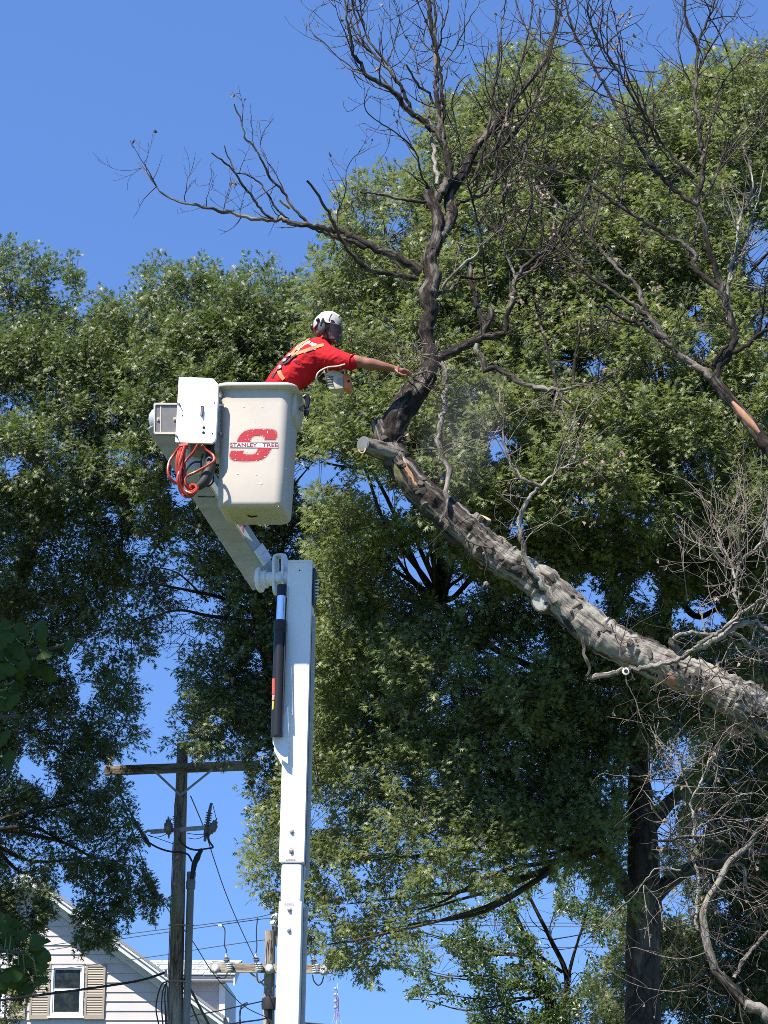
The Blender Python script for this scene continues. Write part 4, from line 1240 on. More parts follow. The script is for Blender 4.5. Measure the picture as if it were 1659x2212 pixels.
worker = empty('person', foot, 'worker in red T-shirt, harness and white helmet leaning out of the bucket', 'person')
body = MB()
# legs stand on the bucket floor
fz = BL(0, 0, .05).z
for s in (-1, 1):
    hip = P(606, 850, 18.06 + s * .09)
    kn = Vector((BL(.02, 0, 0).x, 18.06 + s * .11, fz + .48)); an = Vector((BL(-.03, 0, 0).x, 18.06 + s * .11, fz + .09))
    body.tube([hip, hip.lerp(kn, .5), kn, kn.lerp(an, .35), an], [.085, .075, .055, .055, .04], 12)
    body.tube([an, an + Vector((.05, 0, -.04)), an + Vector((.15, 0, -.055))], [.045, .045, .03], 10)
blob(body, [(600, 850, 18.06, .13), (620, 826, 18.06, .125), (655, 790, 18.06, .14), (684, 764, 18.05, .12)])
blob(body, [(684, 764, 18.05, .10), (697, 747, 18.05, .062), (705, 728, 18.04, .058), (707, 712, 18.03, .06)])
blob(body, [(700, 768, 17.93, .07), (722, 772, 17.88, .066), (745, 777, 17.84, .057), (768, 780, 17.82, .053), (783, 783, 17.82, .048), (797, 786, 17.82, .051), (812, 788.5, 17.83, .047), (832, 792.5, 17.84, .037), (849, 796, 17.86, .030)])
hand = [(849, 796, 17.86, .027), (857, 798, 17.86, .029), (866, 802, 17.86, .026)]
blob(body, hand)
blob(body, [(858, 797, 17.89, .024), (867, 801, 17.90, .022)])
for chain in (
    [(865, 798.5, 17.845, .0115), (875, 798.5, 17.84, .0105), (882, 802, 17.845, .0095), (888, 807, 17.855, .0085)],
    [(867, 801, 17.865, .0115), (877, 803, 17.855, .0105), (883, 808, 17.86, .0095), (886, 813, 17.87, .0085)],
    [(866, 804, 17.885, .011), (874.5, 808, 17.875, .010), (879, 813, 17.88, .009), (880, 817, 17.89, .008)],
    [(863, 806, 17.90, .010), (869, 811.5, 17.895, .009), (872, 816, 17.90, .008), (872.5, 819, 17.905, .0075)],
    [(856, 801, 17.835, .013), (863, 807, 17.82, .012), (871, 810.5, 17.82, .0105), (878, 811, 17.83, .009)]):
    blob(body, chain, 10)
# far arm bent back to the saw handle
blob(body, [(692, 760, 18.2, .07), (708, 775, 18.27, .06), (722, 796, 18.28, .05), (738, 812, 18.24, .045), (735, 818, 18.14, .036), (731, 815, 18.07, .028)])
blob(body, [(731, 815, 18.07, .028), (728, 813, 18.03, .03)])
for k in range(4):
    blob(body, [(724 + k * 3, 814, 18.02, .0105), (723 + k * 3, 808, 18.0, .010), (722 + k * 3, 809, 17.97, .009), (722 + k * 3, 813, 17.965, .008)], 8)
blob(body, [(733, 817, 18.04, .012), (728, 820, 18.0, .011), (722, 818, 17.98, .0095)], 8)
# head
hf = Vector((.975, -.22, -.05)).normalized(); hu = Vector((.06, .0, 1)); hu = (hu - hf * hu.dot(hf)).normalized(); hs = hf.cross(hu)   # hs: towards the camera side
HC = P(707.5, 706, 18.03)
def HD(f, s, u): return HC + hf * f + hs * s + hu * u
if hs.y > 0: hs = -hs
ax_ = (hf, hs, hu)
body.sphere(HC, (.098, .077, .105), 20, 14, ax_)
body.sphere(HD(.035, 0, -.055), (.062, .060, .085), 16, 12, ax_)
body.sphere(HD(.045, 0, -.115), (.048, .045, .036), 14, 10, ax_)
body.sphere(HD(.078, 0, -.137), (.026, .026, .022), 12, 8, ax_)
for s in (-1, 1):
    body.sphere(HD(.072, s * .035, -.048), (.024, .026, .022), 10, 8, ax_)
    body.sphere(HD(.085, s * .027, .008), (.016, .03, .011), 10, 8, ax_)
    body.sphere(HD(-.005, s * .078, -.03), (.02, .010, .033), 10, 8, ax_)
body.tube([HD(.095, 0, -.002), HD(.112, 0, -.03), HD(.124, 0, -.052), HD(.104, 0, -.062)], [.010, .012, .016, .012], 10)
body.sphere(HD(.095, 0, -.085), (.014, .026, .009), 10, 8, ax_)
body.sphere(HD(.094, 0, -.103), (.014, .024, .009), 10, 8, ax_)
skin = remeshed(body, 'body', M['skin'], worker, .0065, 3)
for s in (-1, 1):
    MB().sphere(HD(.083, s * .031, -.012), (.013, .014, .012), 10, 8, ax_).build('eye', M['hole'], worker, smooth=True)
hr = MB()
hr.sphere(HD(-.012, 0, -.005), (.094, .081, .105), 18, 12, ax_)
hr.sphere(HD(-.06, 0, -.055), (.04, .062, .05), 12, 8, ax_)
hr.build('hair', M['hair'], worker, smooth=True)
beard = MB()
# trousers
tr = MB()
for s in (-1, 1):
    hip = P(604, 852, 18.06 + s * .09)
    kn = Vector((BL(.02, 0, 0).x, 18.06 + s * .11, fz + .48)); an = Vector((BL(-.03, 0, 0).x, 18.06 + s * .11, fz + .06))
    tr.tube([hip, hip.lerp(kn, .5), kn, kn.lerp(an, .4), an], [.105, .095, .078, .075, .07], 14)
blob(tr, [(596, 856, 18.06, .13), (604, 846, 18.06, .138), (612, 838, 18.06, .13)])
remeshed(tr, 'trousers', M['pants'], worker, .012, 3)
for s in (-1, 1):
    an = Vector((BL(-.03, 0, 0).x, 18.06 + s * .11, fz + .05))
    MB().tube([an + Vector((-.03, 0, .03)), an, an + Vector((.08, 0, -.012)), an + Vector((.17, 0, -.02))], [.055, .065, .058, .035], 12).build('boot', M['boot'], worker, smooth=True)
# shirt
sh = MB()
for dy, k in ((0, 1.0), (-.085, .9), (.085, .9)):
    blob(sh, [(606, 836, 18.06 + dy, .138 * k), (618, 822, 18.06 + dy, .142 * k), (634, 806, 18.06 + dy, .15 * k), (656, 787, 18.06 + dy, .163 * k), (676, 768, 18.06 + dy, .15 * k), (689, 757, 18.06 + dy * .7, .118 * k)], 18)
blob(sh, [(690, 765, 17.97, .12), (707, 772, 17.91, .105), (724, 776, 17.87, .09), (744, 780, 17.84, .074), (759, 782.5, 17.825, .066)], 16)
blob(sh, [(688, 760, 18.18, .10), (704, 774, 18.26, .085), (716, 790, 18.28, .075), (724, 800, 18.28, .066)], 14)
blob(sh, [(655, 812, 18.0, .09), (640, 822, 18.02, .09)], 14)
blob(sh, [(691, 752, 18.05, .085), (699, 741, 18.045, .066)], 14)
def z2(x, y): return (548.6 + x * .2315, 647.3 + y * .2315)
pre = remeshed(sh, 'shirt', M['shirt'], worker, .012, 5)
hit = surf([pre])
bpy.data.objects.remove(pre)
# drawn folds: creases from the armpit, across the waist and round the sleeve
for pts, r_ in (([(905, 545), (860, 560), (790, 590), (720, 620), (680, 640)], .013), ([(840, 520), (780, 530), (720, 560), (680, 600)], .014), ([(800, 490), (740, 500), (690, 540)], .012),
               ([(320, 600), (380, 625), (450, 640), (530, 645)], .013), ([(305, 650), (370, 690), (430, 730), (445, 780)], .014), ([(300, 700), (360, 720), (420, 770)], .012),
               ([(370, 560), (450, 590), (560, 600), (640, 590)], .012), ([(560, 660), (500, 700), (460, 760)], .012), ([(620, 640), (560, 720), (500, 780)], .011),
               ([(345, 500), (330, 560), (300, 640)], .010), ([(650, 450), (700, 470), (760, 500)], .010), ([(460, 520), (540, 530), (620, 520)], .009), ([(340, 570), (420, 570), (480, 600)], .010)):
    q = smooth_path([z2(*a) for a in pts], 3)
    pp = [hit(a[0], a[1], -r_ * .45)[0] for a in q]
    sh.tube(pp, [r_ * (.35 + .65 * math.sin(math.pi * i / max(1, len(pp) - 1))) for i in range(len(pp))], 7)
shirt = remeshed(sh, 'shirt', M['shirt'], worker, .0075, 2, (.012, .05))
hit = surf([shirt])
# sleeve hem
hm = P(760, 782.7, 17.824); hd_ = (P(768, 784, 17.82) - P(752, 781, 17.83)).normalized()
hu_ = hd_.orthogonal().normalized(); hv_ = hd_.cross(hu_)
MB().tube([hm + hu_ * (math.cos(a) * .069) + hv_ * (math.sin(a) * .069) + hd_ * .012 * math.sin(2 * a) for a in np.linspace(0, 6.283, 25)], .0065, 6, cap=False).build('sleeve_hem', M['shirt'], shirt, smooth=True)
# creases radiating from the armpit and waist
def strap(pts, wd, name, m, parent, off=.006, thick=.004, hf_=None, step=3):
    hf_ = hf_ or hit
    q = smooth_path(pts, step)
    L, R = [], []
    for i in range(len(q)):
        a, b = q[max(i - 1, 0)], q[min(i + 1, len(q) - 1)]
        t = (b - a)[:2]; t = t / max(1e-6, np.linalg.norm(t)); n_ = np.array([-t[1], t[0]]) * wd / 2
        p1, n1 = hf_(q[i][0] + n_[0], q[i][1] + n_[1], off); p2, n2 = hf_(q[i][0] - n_[0], q[i][1] - n_[1], off)
        L.append((p1, n1)); R.append((p2, n2))
    mb_ = MB(); n = len(q)
    vs = [a[0] for a in L] + [a[0] for a in R] + [a[0] - a[1] * thick for a in L] + [a[0] - a[1] * thick for a in R]
    fs = []
    for i in range(n - 1):
        fs += [(i, i + 1, n + i + 1, n + i), (2 * n + i, 3 * n + i, 3 * n + i + 1, 2 * n + i + 1), (i, 2 * n + i, 2 * n + i + 1, i + 1), (n + i, n + i + 1, 3 * n + i + 1, 3 * n + i)]
    fs += [(0, n, 3 * n, 2 * n), (n - 1, 3 * n - 1, 4 * n - 1, 2 * n - 1)]
    mb_.add(vs, fs)
    return mb_.build(name, M[m], parent, smooth=True)
def Z(*pp): return [z2(*p) for p in pp]
# white print on the back
def patch(pts, name, m, parent, off=.003, hf_=None):
    hf_ = hf_ or hit
    pts = [np.array(p) for p in pts]
    c = sum(pts) / len(pts)
    vs = [hf_(*c, off)[0]]; n = len(pts); fs = []
    for k, s in enumerate((.35, .7, 1.0)):
        for p in pts: vs.append(hf_(*(c + (p - c) * s), off)[0])
    for i in range(n):
        j = (i + 1) % n
        fs.append((0, 1 + i, 1 + j))
        for k in range(2):
            fs.append((1 + k * n + i, 1 + (k + 1) * n + i, 1 + (k + 1) * n + j, 1 + k * n + j))
    return MB().add(vs, fs).build(name, M[m], parent, fix=False)
wp = patch(Z((365, 478), (405, 430), (440, 420), (470, 395), (520, 385), (550, 405), (580, 412), (590, 440), (580, 465), (520, 480), (470, 500), (430, 500), (400, 490)), 'back_print', 'shirt_white', shirt)
patch(Z((470, 430), (500, 415), (535, 425), (540, 445), (510, 450), (480, 465), (455, 470), (440, 490), (420, 480), (430, 460)), 'letter_print', 'shirt', shirt, .0045)
patch(Z((372, 560), (395, 560), (425, 590), (420, 605), (395, 592), (370, 572)), 'small_print', 'dark_print', shirt, .003)
# harness
strap(Z((650, 425), (600, 437), (540, 455), (470, 480), (400, 506), (345, 522), (322, 530)), 6.2, 'harness_strap', 'strap_orange', worker)
strap(Z((520, 362), (480, 392), (440, 420), (400, 455), (365, 495), (338, 528)), 4.2, 'harness_strap', 'strap_orange', worker)
strap(Z((335, 525), (300, 560), (265, 600), (230, 640), (195, 690), (170, 730)), 4.6, 'harness_strap', 'strap_black', worker, .008)
strap(Z((235, 665), (243, 690), (258, 720), (280, 745)), 8.5, 'leg_loop', 'strap_orange', worker, .007)
strap(Z((400, 520), (360, 545), (320, 580), (285, 605)), 2.6, 'harness_strap', 'strap_black', worker, .012)
for a in ((335, 527), (290, 575), (245, 640)):
    p_, n_ = hit(*z2(*a), .012)
    MB().lathe([(.018, 0), (.022, .003), (.022, .006), (.018, .008)], p_, n_, 12).build('buckle', M['steel'], worker, smooth=True)
strap(Z((250, 610), (225, 650), (200, 690)), 2.2, 'harness_strap', 'helmet_red', worker, .012)
# helmet
hl = MB()
rings = []
HCn = HD(-.004, 0, .012)
def helm(th, k, th_out=0.0):
    a = 2 * math.pi * k / 28
    cf, cs = math.cos(a), math.sin(a)
    return HCn + hf * ((.122 + th_out) * math.sin(th) * cf) + hs * ((.101 + th_out) * math.sin(th) * cs) + hu * ((.118 + th_out) * math.cos(th))
def lower(k):
    a = 2 * math.pi * k / 28
    c = math.cos(a); s = abs(math.sin(a))
    t = 96 + (14 * max(0, -c)) - 10 * math.exp(-((a if a < math.pi else 2 * math.pi - a) - 1.9) ** 2 / .12)
    return rad(t)
rows_ = []
for i in range(1, 13):
    rows_.append([helm(lower(k) * i / 12, k) for k in range(28)])
rim = [helm(lower(k), k, .006) - hu * .004 for k in range(28)]
inn = [[helm(lower(k) * i / 8, k, -.010) for k in range(28)] for i in range(8, 0, -1)]
b0, n0 = loft(hl, rows_ + [rim] + inn)
hl.v.append(HCn + hu * .118); t_ = len(hl.v) - 1
for k in range(28): hl.f.append((t_, b0 + (k + 1) % 28, b0 + k))
helmet = hl.build('helmet', M['helmet'], worker, smooth=True, angle=70)
for s in (.0,):
    rid = MB()
    rid.tube(smooth3([HCn + hf * .10 + hu * .075, HCn + hf * .05 + hu * .111, HCn + hu * .121, HCn - hf * .06 + hu * .107], 6), [.012] * 19, 8)
    rid.build('crest', M['helmet'], helmet, smooth=True)
hh = surf([helmet])
def z8(x, y): return (630.9 + x * .17288, 669.3 + y * .17288)
def Z8(*pp): return [z8(*p) for p in pp]
patch(Z8((480, 125), (515, 128), (540, 160), (540, 195), (500, 196), (490, 160)), 'vent', 'hole', helmet, .002, hh)
patch(Z8((375, 170), (390, 147), (420, 145), (445, 165), (450, 198), (410, 198), (385, 192)), 'vent', 'hole', helmet, .002, hh)
strap(Z8((500, 50), (475, 90), (462, 140), (455, 190), (452, 238)), 1.3, 'visor_band', 'black', helmet, .004, .003, hh)
p_, n_ = hh(*z8(393, 172), .004); MB().sphere(p_, .013, 10, 8).build('knob', M['helmet_red'], helmet, smooth=True)
p_, n_ = hh(*z8(330, 132), .006); MB().sphere(p_, .018, 10, 8).build('knob', M['black_paint'], helmet, smooth=True)
MB().sphere(HD(-.128, .02, -.005), (.02, .03, .03), 10, 8, ax_).build('size_dial', M['black_paint'], helmet, smooth=True)
tv, tf = text_shape('HAA', .01)
MB().add([hh(*z8(565 + a * 45, 190 - b * 24), .003)[0] for a, b in tv], tf).build('helmet_lettering', M['hole'], helmet, fix=False)
# ear defenders, visor, chin strap
for s in (-1, 1):
    mf = MB().sphere(HD(-.022 - .012 * s * 0, s * .103, -.047), (.036, .026, .052), 14, 10, ax_)
    mo = mf.build('ear_defender', M['muff'], worker, smooth=True)
    MB().tube([HD(-.025, s * .128, -.04), HD(-.02, s * .125, .0), HD(-.012, s * .108, .03)], [.008, .008, .01], 8).build('defender_arm', M['black_paint'], mo, smooth=True)
vz = MB(); nn_ = 17
vr = []
for h in (.0, -.03, -.06, -.09, -.12, -.148):
    rr_ = .128 - .06 * max(0, -h - .09)
    vr.append([HD(.004, 0, 0) + hf * (math.cos(rad(a)) * rr_) + hs * (math.sin(rad(a)) * rr_ * .82) + hu * h for a in np.linspace(-68, 68, nn_)])
for r in vr: vz.v.extend(r)
for i in range(len(vr) - 1):
    for k in range(nn_ - 1):
        a = i * nn_ + k; vz.f.append((a, a + 1, a + nn_ + 1, a + nn_))
vo_ = vz.build('visor', M['visor'], worker, smooth=True)
MB().tube(vr[-1], .006, 6).build('visor_frame', M['black'], vo_)
MB().tube([vr[i][0] for i in range(6)], .004, 6).build('visor_frame', M['black'], vo_)
MB().tube([vr[i][-1] for i in range(6)], .004, 6).build('visor_frame', M['black'], vo_)
MB().tube(smooth3([HD(-.01, .08, -.02), HD(.01, .075, -.08), HD(.03, .05, -.135), HD(.035, 0, -.155)], 4), .006, 6).build('chin_strap', M['black'], worker)

# ------------------------------------------------------------------ chainsaw held below the arm
sY_ = 17.9
saw = empty('chainsaw', P(728, 820, sY_), 'beige and orange chainsaw held below the worker\'s outstretched arm', 'chainsaw')
def S2(x, y, d=0): return P(*z2(x, y), sY_ + d)
cs_ = [(662, 715), (690, 668), (735, 655), (800, 665), (838, 700), (838, 828), (700, 838), (684, 800)]
MB().prism([S2(*p) for p in cs_], (.02, .15, .02)).build('engine_cover', M['saw_beige'], saw, bevel=.012, smooth=True)
for i in range(7):
    y = 706 + i * 15
    MB().prism([S2(666 + i * 2.5, y, -.003), S2(740, y + 6, -.003), S2(740, y + 12, -.003), S2(667 + i * 2.5, y + 6, -.003)], (0, .01, 0)).build('cooling_slot', M['hole'], saw)
MB().prism([S2(778, 735, -.006), S2(832, 718, -.006), S2(832, 826, -.006), S2(782, 831, -.006)], (0, .01, 0)).build('starter_panel', M['saw_grey'], saw, bevel=.002)
MB().prism([S2(*p, -.004) for p in ((838, 692), (884, 688), (893, 735), (889, 815), (876, 826), (841, 830))], (.02, .14, 0)).build('orange_cover', M['saw_orange'], saw, bevel=.01, smooth=True)
MB().sphere(S2(884, 760, -.006), .012, 10, 8).build('cap', M['hole'], saw, smooth=True)
MB().tube(smooth3([S2(690, 670, .06), S2(700, 645, .06), S2(725, 640, .06), S2(745, 662, .06)], 5), .016, 8).build('filter_knob', M['saw_beige'], saw, smooth=True)
MB().tube(smooth3([S2(755, 662, .05), S2(775, 642, .05), S2(800, 650, .05), S2(812, 675, .05)], 5), .018, 8).build('filter_knob', M['saw_beige'], saw, smooth=True)
MB().tube(smooth3([S2(660, 700, .1), S2(625, 725, .1), S2(615, 750, .1), S2(640, 762, .1), S2(675, 775, .1)], 5), .015, 8).build('rear_handle', M['black'], saw, smooth=True)
MB().tube(smooth3([S2(700, 690, .12), S2(720, 640, .13), S2(790, 640, .13), S2(835, 690, .12)], 5), .012, 8).build('top_handle', M['black'], saw, smooth=True)
gb = [S2(770, 760, .14) + Vector((0, 0, a)) for a in (.03, -.03)]
MB().prism([gb[0], gb[0] + Vector((.04, .32, -.02)), gb[1] + Vector((.04, .33, .0)), gb[1]], (.006, 0, 0)).build('guide_bar', M['steel'], saw)
def cord(pts, r, name, parent, m='rope_pale'):
    return MB().tube(smooth3([S2(*p) for p in pts], 6), r, 6).build(name, M[m], parent, smooth=True)
lan = empty('lanyard', S2(590, 750, -.1), 'pale looped saw lanyard hanging across the red shirt', 'lanyard')
cord([(585, 760, -.1), (583, 720, -.12), (600, 680, -.13), (645, 648, -.13), (700, 628, -.13), (770, 622, -.12), (830, 608, -.12), (880, 590, -.1), (905, 585, -.08)], .0065, 'cord', lan)
cord([(655, 655, -.13), (660, 690, -.12), (672, 720, -.08)], .005, 'cord', lan)
cord([(685, 632, -.13), (690, 665, -.08), (700, 680, -.02)], .005, 'cord', lan)
cord([(800, 618, -.12), (808, 640, -.05), (802, 662, .03)], .005, 'cord', lan)
cord([(840, 605, -.1), (850, 640, -.05), (845, 690, .0)], .005, 'cord', lan)
# ------------------------------------------------------------------ the dead tree
dead_base = P(2000, 2212, 17.6); dead_base.z = 0
dead = empty('dead_tree', dead_base, 'large dead tree with a bent grey trunk and bare branches, being cut by the worker', 'tree')
built = np.zeros((0, 4))        # x, y, Y, half width px of everything placed so far
R5 = random.Random(21)
class Twigs:
    def __init__(s): s.mb = MB(); s.leaves = []
tw = {'twig_dark': Twigs(), 'twig_pale': Twigs()}
def barkdisp(amp, sc1):
    def f(v, r):
        a = mnoise.noise(v * sc1) * .6 + mnoise.noise(v * sc1 * 2.7) * .35
        c = mnoise.cell(v * sc1 * 2.2 + Vector((mnoise.noise(v * 9), mnoise.noise(v * 9 + Vector((5, 5, 5))), 0)) * .6)
        return r * amp * (a + .35 * (c - .5))
    return f
def twig(mb, p, d, L, r, up, curl, depth, leaves, leafp=.15, seg=None, wander=.35):
    n = max(4, int(L / .07)) if seg is None else seg
    pts = [p.copy()]; d = d.normalized()
    cv = Vector((R5.uniform(-1, 1), R5.uniform(-1, 1), R5.uniform(-1, 1))) * curl
    for i in range(n):
        d = (d + Vector((R5.gauss(0, 1), R5.gauss(0, 1), R5.gauss(0, 1))) * wander * .3 + cv * (1.5 / n) + Vector((0, 0, up)) * (1.0 / n)).normalized()
        p = p + d * (L / n)
        pts.append(p.copy())
        if depth > 0 and i > 0 and R5.random() < .5:
            sd_ = (d + Vector((R5.gauss(0, 1), R5.gauss(0, .6), R5.gauss(0, 1))) * .75).normalized()
            twig(mb, p.copy(), sd_, L * R5.uniform(.25, .55) * (1 - .4 * i / n), r * .6, up, curl, depth - 1, leaves, leafp)
        elif R5.random() < leafp: leaves.append((p.copy(), d.copy()))
    m_ = len(pts)
    mb.tube(pts, [max(.0016, r * (1 - .72 * i / (m_ - 1))) for i in range(m_)], 4 if r < .008 else 5, cap=False)
    if R5.random() < leafp * 2: leaves.append((pts[-1], d))
def limb(m, w0, w1, pts, name='branch', Y=None, slope=None, twigs=0, tl=.5, tup=.3, tm=None, lf=.12, sides=None, amp=.10, tdepth=1, curl=.5, trange=(.15, 1.0), ws=None, cap=True):
    global built
    q = [tuple(map(float, a.split())) for a in pts.split(',')] if isinstance(pts, str) else list(pts)
    if Y is None and len(built):
        d = (built[:, 0] - q[0][0]) ** 2 + (built[:, 1] - q[0][1]) ** 2
        Y = built[np.argmin(d), 2] if d.min() < 60 ** 2 else 17.9
    if Y is None: Y = 18.0
    if slope is None: slope = R5.uniform(-.5, .5)
    sc_ = 262.
    mx_, my_ = sum(a[0] for a in q) / len(q), sum(a[1] for a in q) / len(q)
    if m == 'dark_bark' and mx_ > 1190 and my_ < 800 and w0 < 12: w0, w1 = w0 * 1.4, w1 * 1.35
    arr = [(a[0], a[1], (a[2] if len(a) > 2 else None)) for a in q]
    cum = [0.]
    for i in range(1, len(arr)): cum.append(cum[-1] + math.hypot(arr[i][0] - arr[i - 1][0], arr[i][1] - arr[i - 1][1]))
    T_ = max(cum[-1], 1)
    full = []
    for i, a in enumerate(arr):
        t = cum[i] / T_
        w = a[2] if a[2] is not None else w0 + (w1 - w0) * t
        full.append((a[0], a[1], Y + slope * cum[i] / sc_, w))
    big = max(w0, w1) > 24
    path = smooth_path(full, 5 if big else 7)
    if not big and max(w0, w1) > 1.5:   # small crooks so that nothing is ruled with a spline
        for i in range(1, len(path) - 1):
            k = min(2.2, .28 + .16 * path[i][3])
            path[i][0] += R5.gauss(0, k); path[i][1] += R5.gauss(0, k)
    ph = R5.uniform(0, 99)
    for i in range(len(path)):
        a = path[i]
        a[3] *= 1 + (.16 if max(w0, w1) < 60 else .07) * mnoise.noise(Vector((i * .31, ph, 0))) + .10 * mnoise.noise(Vector((i * .9, ph, 3)))
        if big and 0 < i < len(path) - 1:
            a[0] += 2.4 * mnoise.noise(Vector((i * .16, ph, 7))); a[1] += 2.0 * mnoise.noise(Vector((i * .16, ph, 11)))
    pp = [P(a[0], a[1], a[2]) for a in path]
    rs_ = [max(.0022, a[3] / 2 / scale_at(a[0], a[1], a[2])) for a in path]
    n = sides or (26 if big else (10 if max(w0, w1) > 9 else 7))
    dsp = barkdisp(amp, 7 if big else 14) if max(w0, w1) > 5 else None
    o = MB().tube(pp, rs_, n, cap, dsp).build(name, M[m], dead, smooth=True, angle=55)
    built = np.vstack([built, [[a[0], a[1], a[2], a[3] / 2] for a in path]])
    tm = tm or ('twig_pale' if m == 'pale_bark' else 'twig_dark')
    for _ in range(twigs):
        t = R5.uniform(*trange); i = min(len(pp) - 2, int(t * (len(pp) - 1)))
        d = (pp[i + 1] - pp[i]).normalized()
        sd_ = (d * R5.uniform(.3, 1.0) + Vector((R5.gauss(0, .8), R5.gauss(0, .6), R5.gauss(0, .7)))).normalized()
        L = tl * R5.uniform(.45, 1.25)
        twig(tw[tm].mb, pp[i].copy(), sd_, L, min(rs_[i] * .7, .0036 + L * .0062), tup, curl, tdepth, tw[tm].leaves, lf)
    return o

# -- main trunk, thick and rising to the left
def W(s): return s
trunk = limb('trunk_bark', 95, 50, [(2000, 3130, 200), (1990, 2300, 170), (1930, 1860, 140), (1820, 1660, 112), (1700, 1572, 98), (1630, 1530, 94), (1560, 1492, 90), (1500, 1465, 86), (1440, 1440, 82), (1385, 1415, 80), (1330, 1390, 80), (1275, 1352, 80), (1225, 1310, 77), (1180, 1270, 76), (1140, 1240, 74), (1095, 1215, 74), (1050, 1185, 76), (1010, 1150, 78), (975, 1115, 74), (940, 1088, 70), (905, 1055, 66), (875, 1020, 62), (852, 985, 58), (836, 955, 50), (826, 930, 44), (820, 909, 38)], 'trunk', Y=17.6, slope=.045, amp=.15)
def trunkY(x):
    m_ = np.argmin(np.abs(built[:, 0] - x)); return built[m_, 2]
# torn top of the trunk
tt = MB()
for k in range(9):
    a = k / 9 * 6.28; c = P(820 + math.cos(a) * 13, 912 + math.sin(a) * 3, trunkY(820) + math.sin(a) * .05)
    tt.tube([c, c + Vector((R5.uniform(-.01, .01), 0, R5.uniform(.01, .045)))], [.015, .004], 5)
tt.build('torn_wood', M['dead_bark'], dead)
# stub pointing at the viewer with a grey cut face
sa, sb = P(858, 985, trunkY(850) - .02), P(786, 960, trunkY(850) - .20)
stub = MB().tube(smooth3([sa, sa.lerp(sb, .5) + Vector((0, 0, -.0)), sb], 8), [.085 - .02 * i / 16 for i in range(17)], 22, True, barkdisp(.10, 9)).build('cut_stub', M['dead_bark'], dead, smooth=True, angle=50)
def cutface(c, n_, r, m, name, parent=dead, rx=1.0):
    n_ = Vector(n_).normalized(); mb = MB()
    mb.lathe([(r * .98, -.012), (r, 0), (r * .93, .004), (r * .3, .005), (.002, .005)], c, n_, 26)
    o = mb.build(name, M[m], parent)
    return o
cutface(sb + Vector((-.008, -.012, 0)), Vector((-.62, -.78, .0)), .066, 'cut_grey', 'cut_face', stub)
MB().tube([P(782 + 9 * math.cos(a), 962 + 17 * math.sin(a), sb.y - .045 + .0 * a) for a in np.linspace(.4, 2.6, 8)], .006, 6).build('cambium_edge', M['cut_fresh'], stub, smooth=True)
# round pale wound facing the camera, a little lower down
th0 = surf([trunk])
c, n_ = th0(1170, 1298, .0)
n_ = (n_ + Vector((-.1, -1.1, .1))).normalized()
MB().lathe([(.115, -.06), (.105, -.012), (.094, .012), (.084, .02), (.076, .012)], c, n_, 26).build('branch_collar', M['dead_bark'], dead, smooth=True, angle=50)
cutface(c + n_ * .013, n_, .078, 'cut_white', 'cut_face')
# fresh cut on the upper side
c0_, c1_ = P(1018, 1150, trunkY(1020)), P(1044, 1118, trunkY(1020) - .03)
fs_ = MB().tube([c0_, c1_], [.10, .075], 18, True, barkdisp(.06, 9)).build('cut_stub', M['dead_bark'], dead, smooth=True, angle=50)
cutface(c1_, (.35, -.45, .8), .07, 'cut_fresh', 'cut_face', fs_)
# flaked bark: bare reddish wood and moss patches on the trunk
th = surf([trunk])
def blotch(pts, m, name, off=.004):
    pts = [np.array(p, float) for p in pts]; c = sum(pts) / len(pts)
    out = []
    for i in range(len(pts)):
        a, b = pts[i], pts[(i + 1) % len(pts)]
        for t in (0, .33, .66): out.append(a + (b - a) * t + np.array([R5.gauss(0, 1.3), R5.gauss(0, 1.3)]))
    vs = [th(*c, off + .004)[0]]; n = len(out); fs = []
    for k, s in enumerate((.4, .75, 1.0)):
        for p in out: vs.append(th(*(c + (p - c) * s), off if k < 2 else -.004)[0])
    for i in range(n):
        j = (i + 1) % n; fs.append((0, 1 + i, 1 + j))
        for k in range(2): fs.append((1 + k * n + i, 1 + (k + 1) * n + i, 1 + (k + 1) * n + j, 1 + k * n + j))
    return MB().add(vs, fs).build(name, M[m], dead, fix=False, smooth=True)
# flaking bark plates standing proud of the trunk
pl_ = MB()
for k in range(150):
    i = R5.randrange(40, len(built) - 1)
    x, y, Yq, hw_ = built[i]
    if hw_ < 20: continue
    px, py = x + R5.uniform(-.85, .85) * hw_ * .8, y + R5.uniform(-.85, .85) * hw_ * .8
    p_, n_ = th(px, py, .0)
    if abs(p_.y - Yq) > .5: continue
    t1 = n_.orthogonal().normalized(); t2 = n_.cross(t1)
    rx, ry = R5.uniform(.02, .05), R5.uniform(.012, .03); a0 = R5.uniform(0, 6)
    rim_ = []
    for j in range(7):
        a = j * .898; f_ = R5.uniform(.7, 1.2)
        rim_.append((t1 * math.cos(a0) + t2 * math.sin(a0)) * (math.cos(a) * rx * f_) + (t2 * math.cos(a0) - t1 * math.sin(a0)) * (math.sin(a) * ry * f_))
    h_ = R5.uniform(.006, .013)
    vs = [p_ + r_ + n_ * h_ for r_ in rim_] + [p_ + r_ * 1.03 - n_ * .02 for r_ in rim_] + [p_ + n_ * (h_ + .002)]
    pl_.add(vs, [(14, j, (j + 1) % 7) for j in range(7)] + [(j, 7 + j, 7 + (j + 1) % 7, (j + 1) % 7) for j in range(7)])
o_ = pl_.build('bark_flakes', M['dead_bark'], dead); o_['kind'] = 'stuff'
blotch([(868, 985), (880, 1000), (893, 1028), (905, 1050), (898, 1052), (884, 1030), (868, 1005)], 'inner_wood', 'bare_wood')
blotch([(850, 1000), (866, 1012), (874, 1040), (868, 1060), (855, 1040), (846, 1015)], 'moss', 'moss_patch')
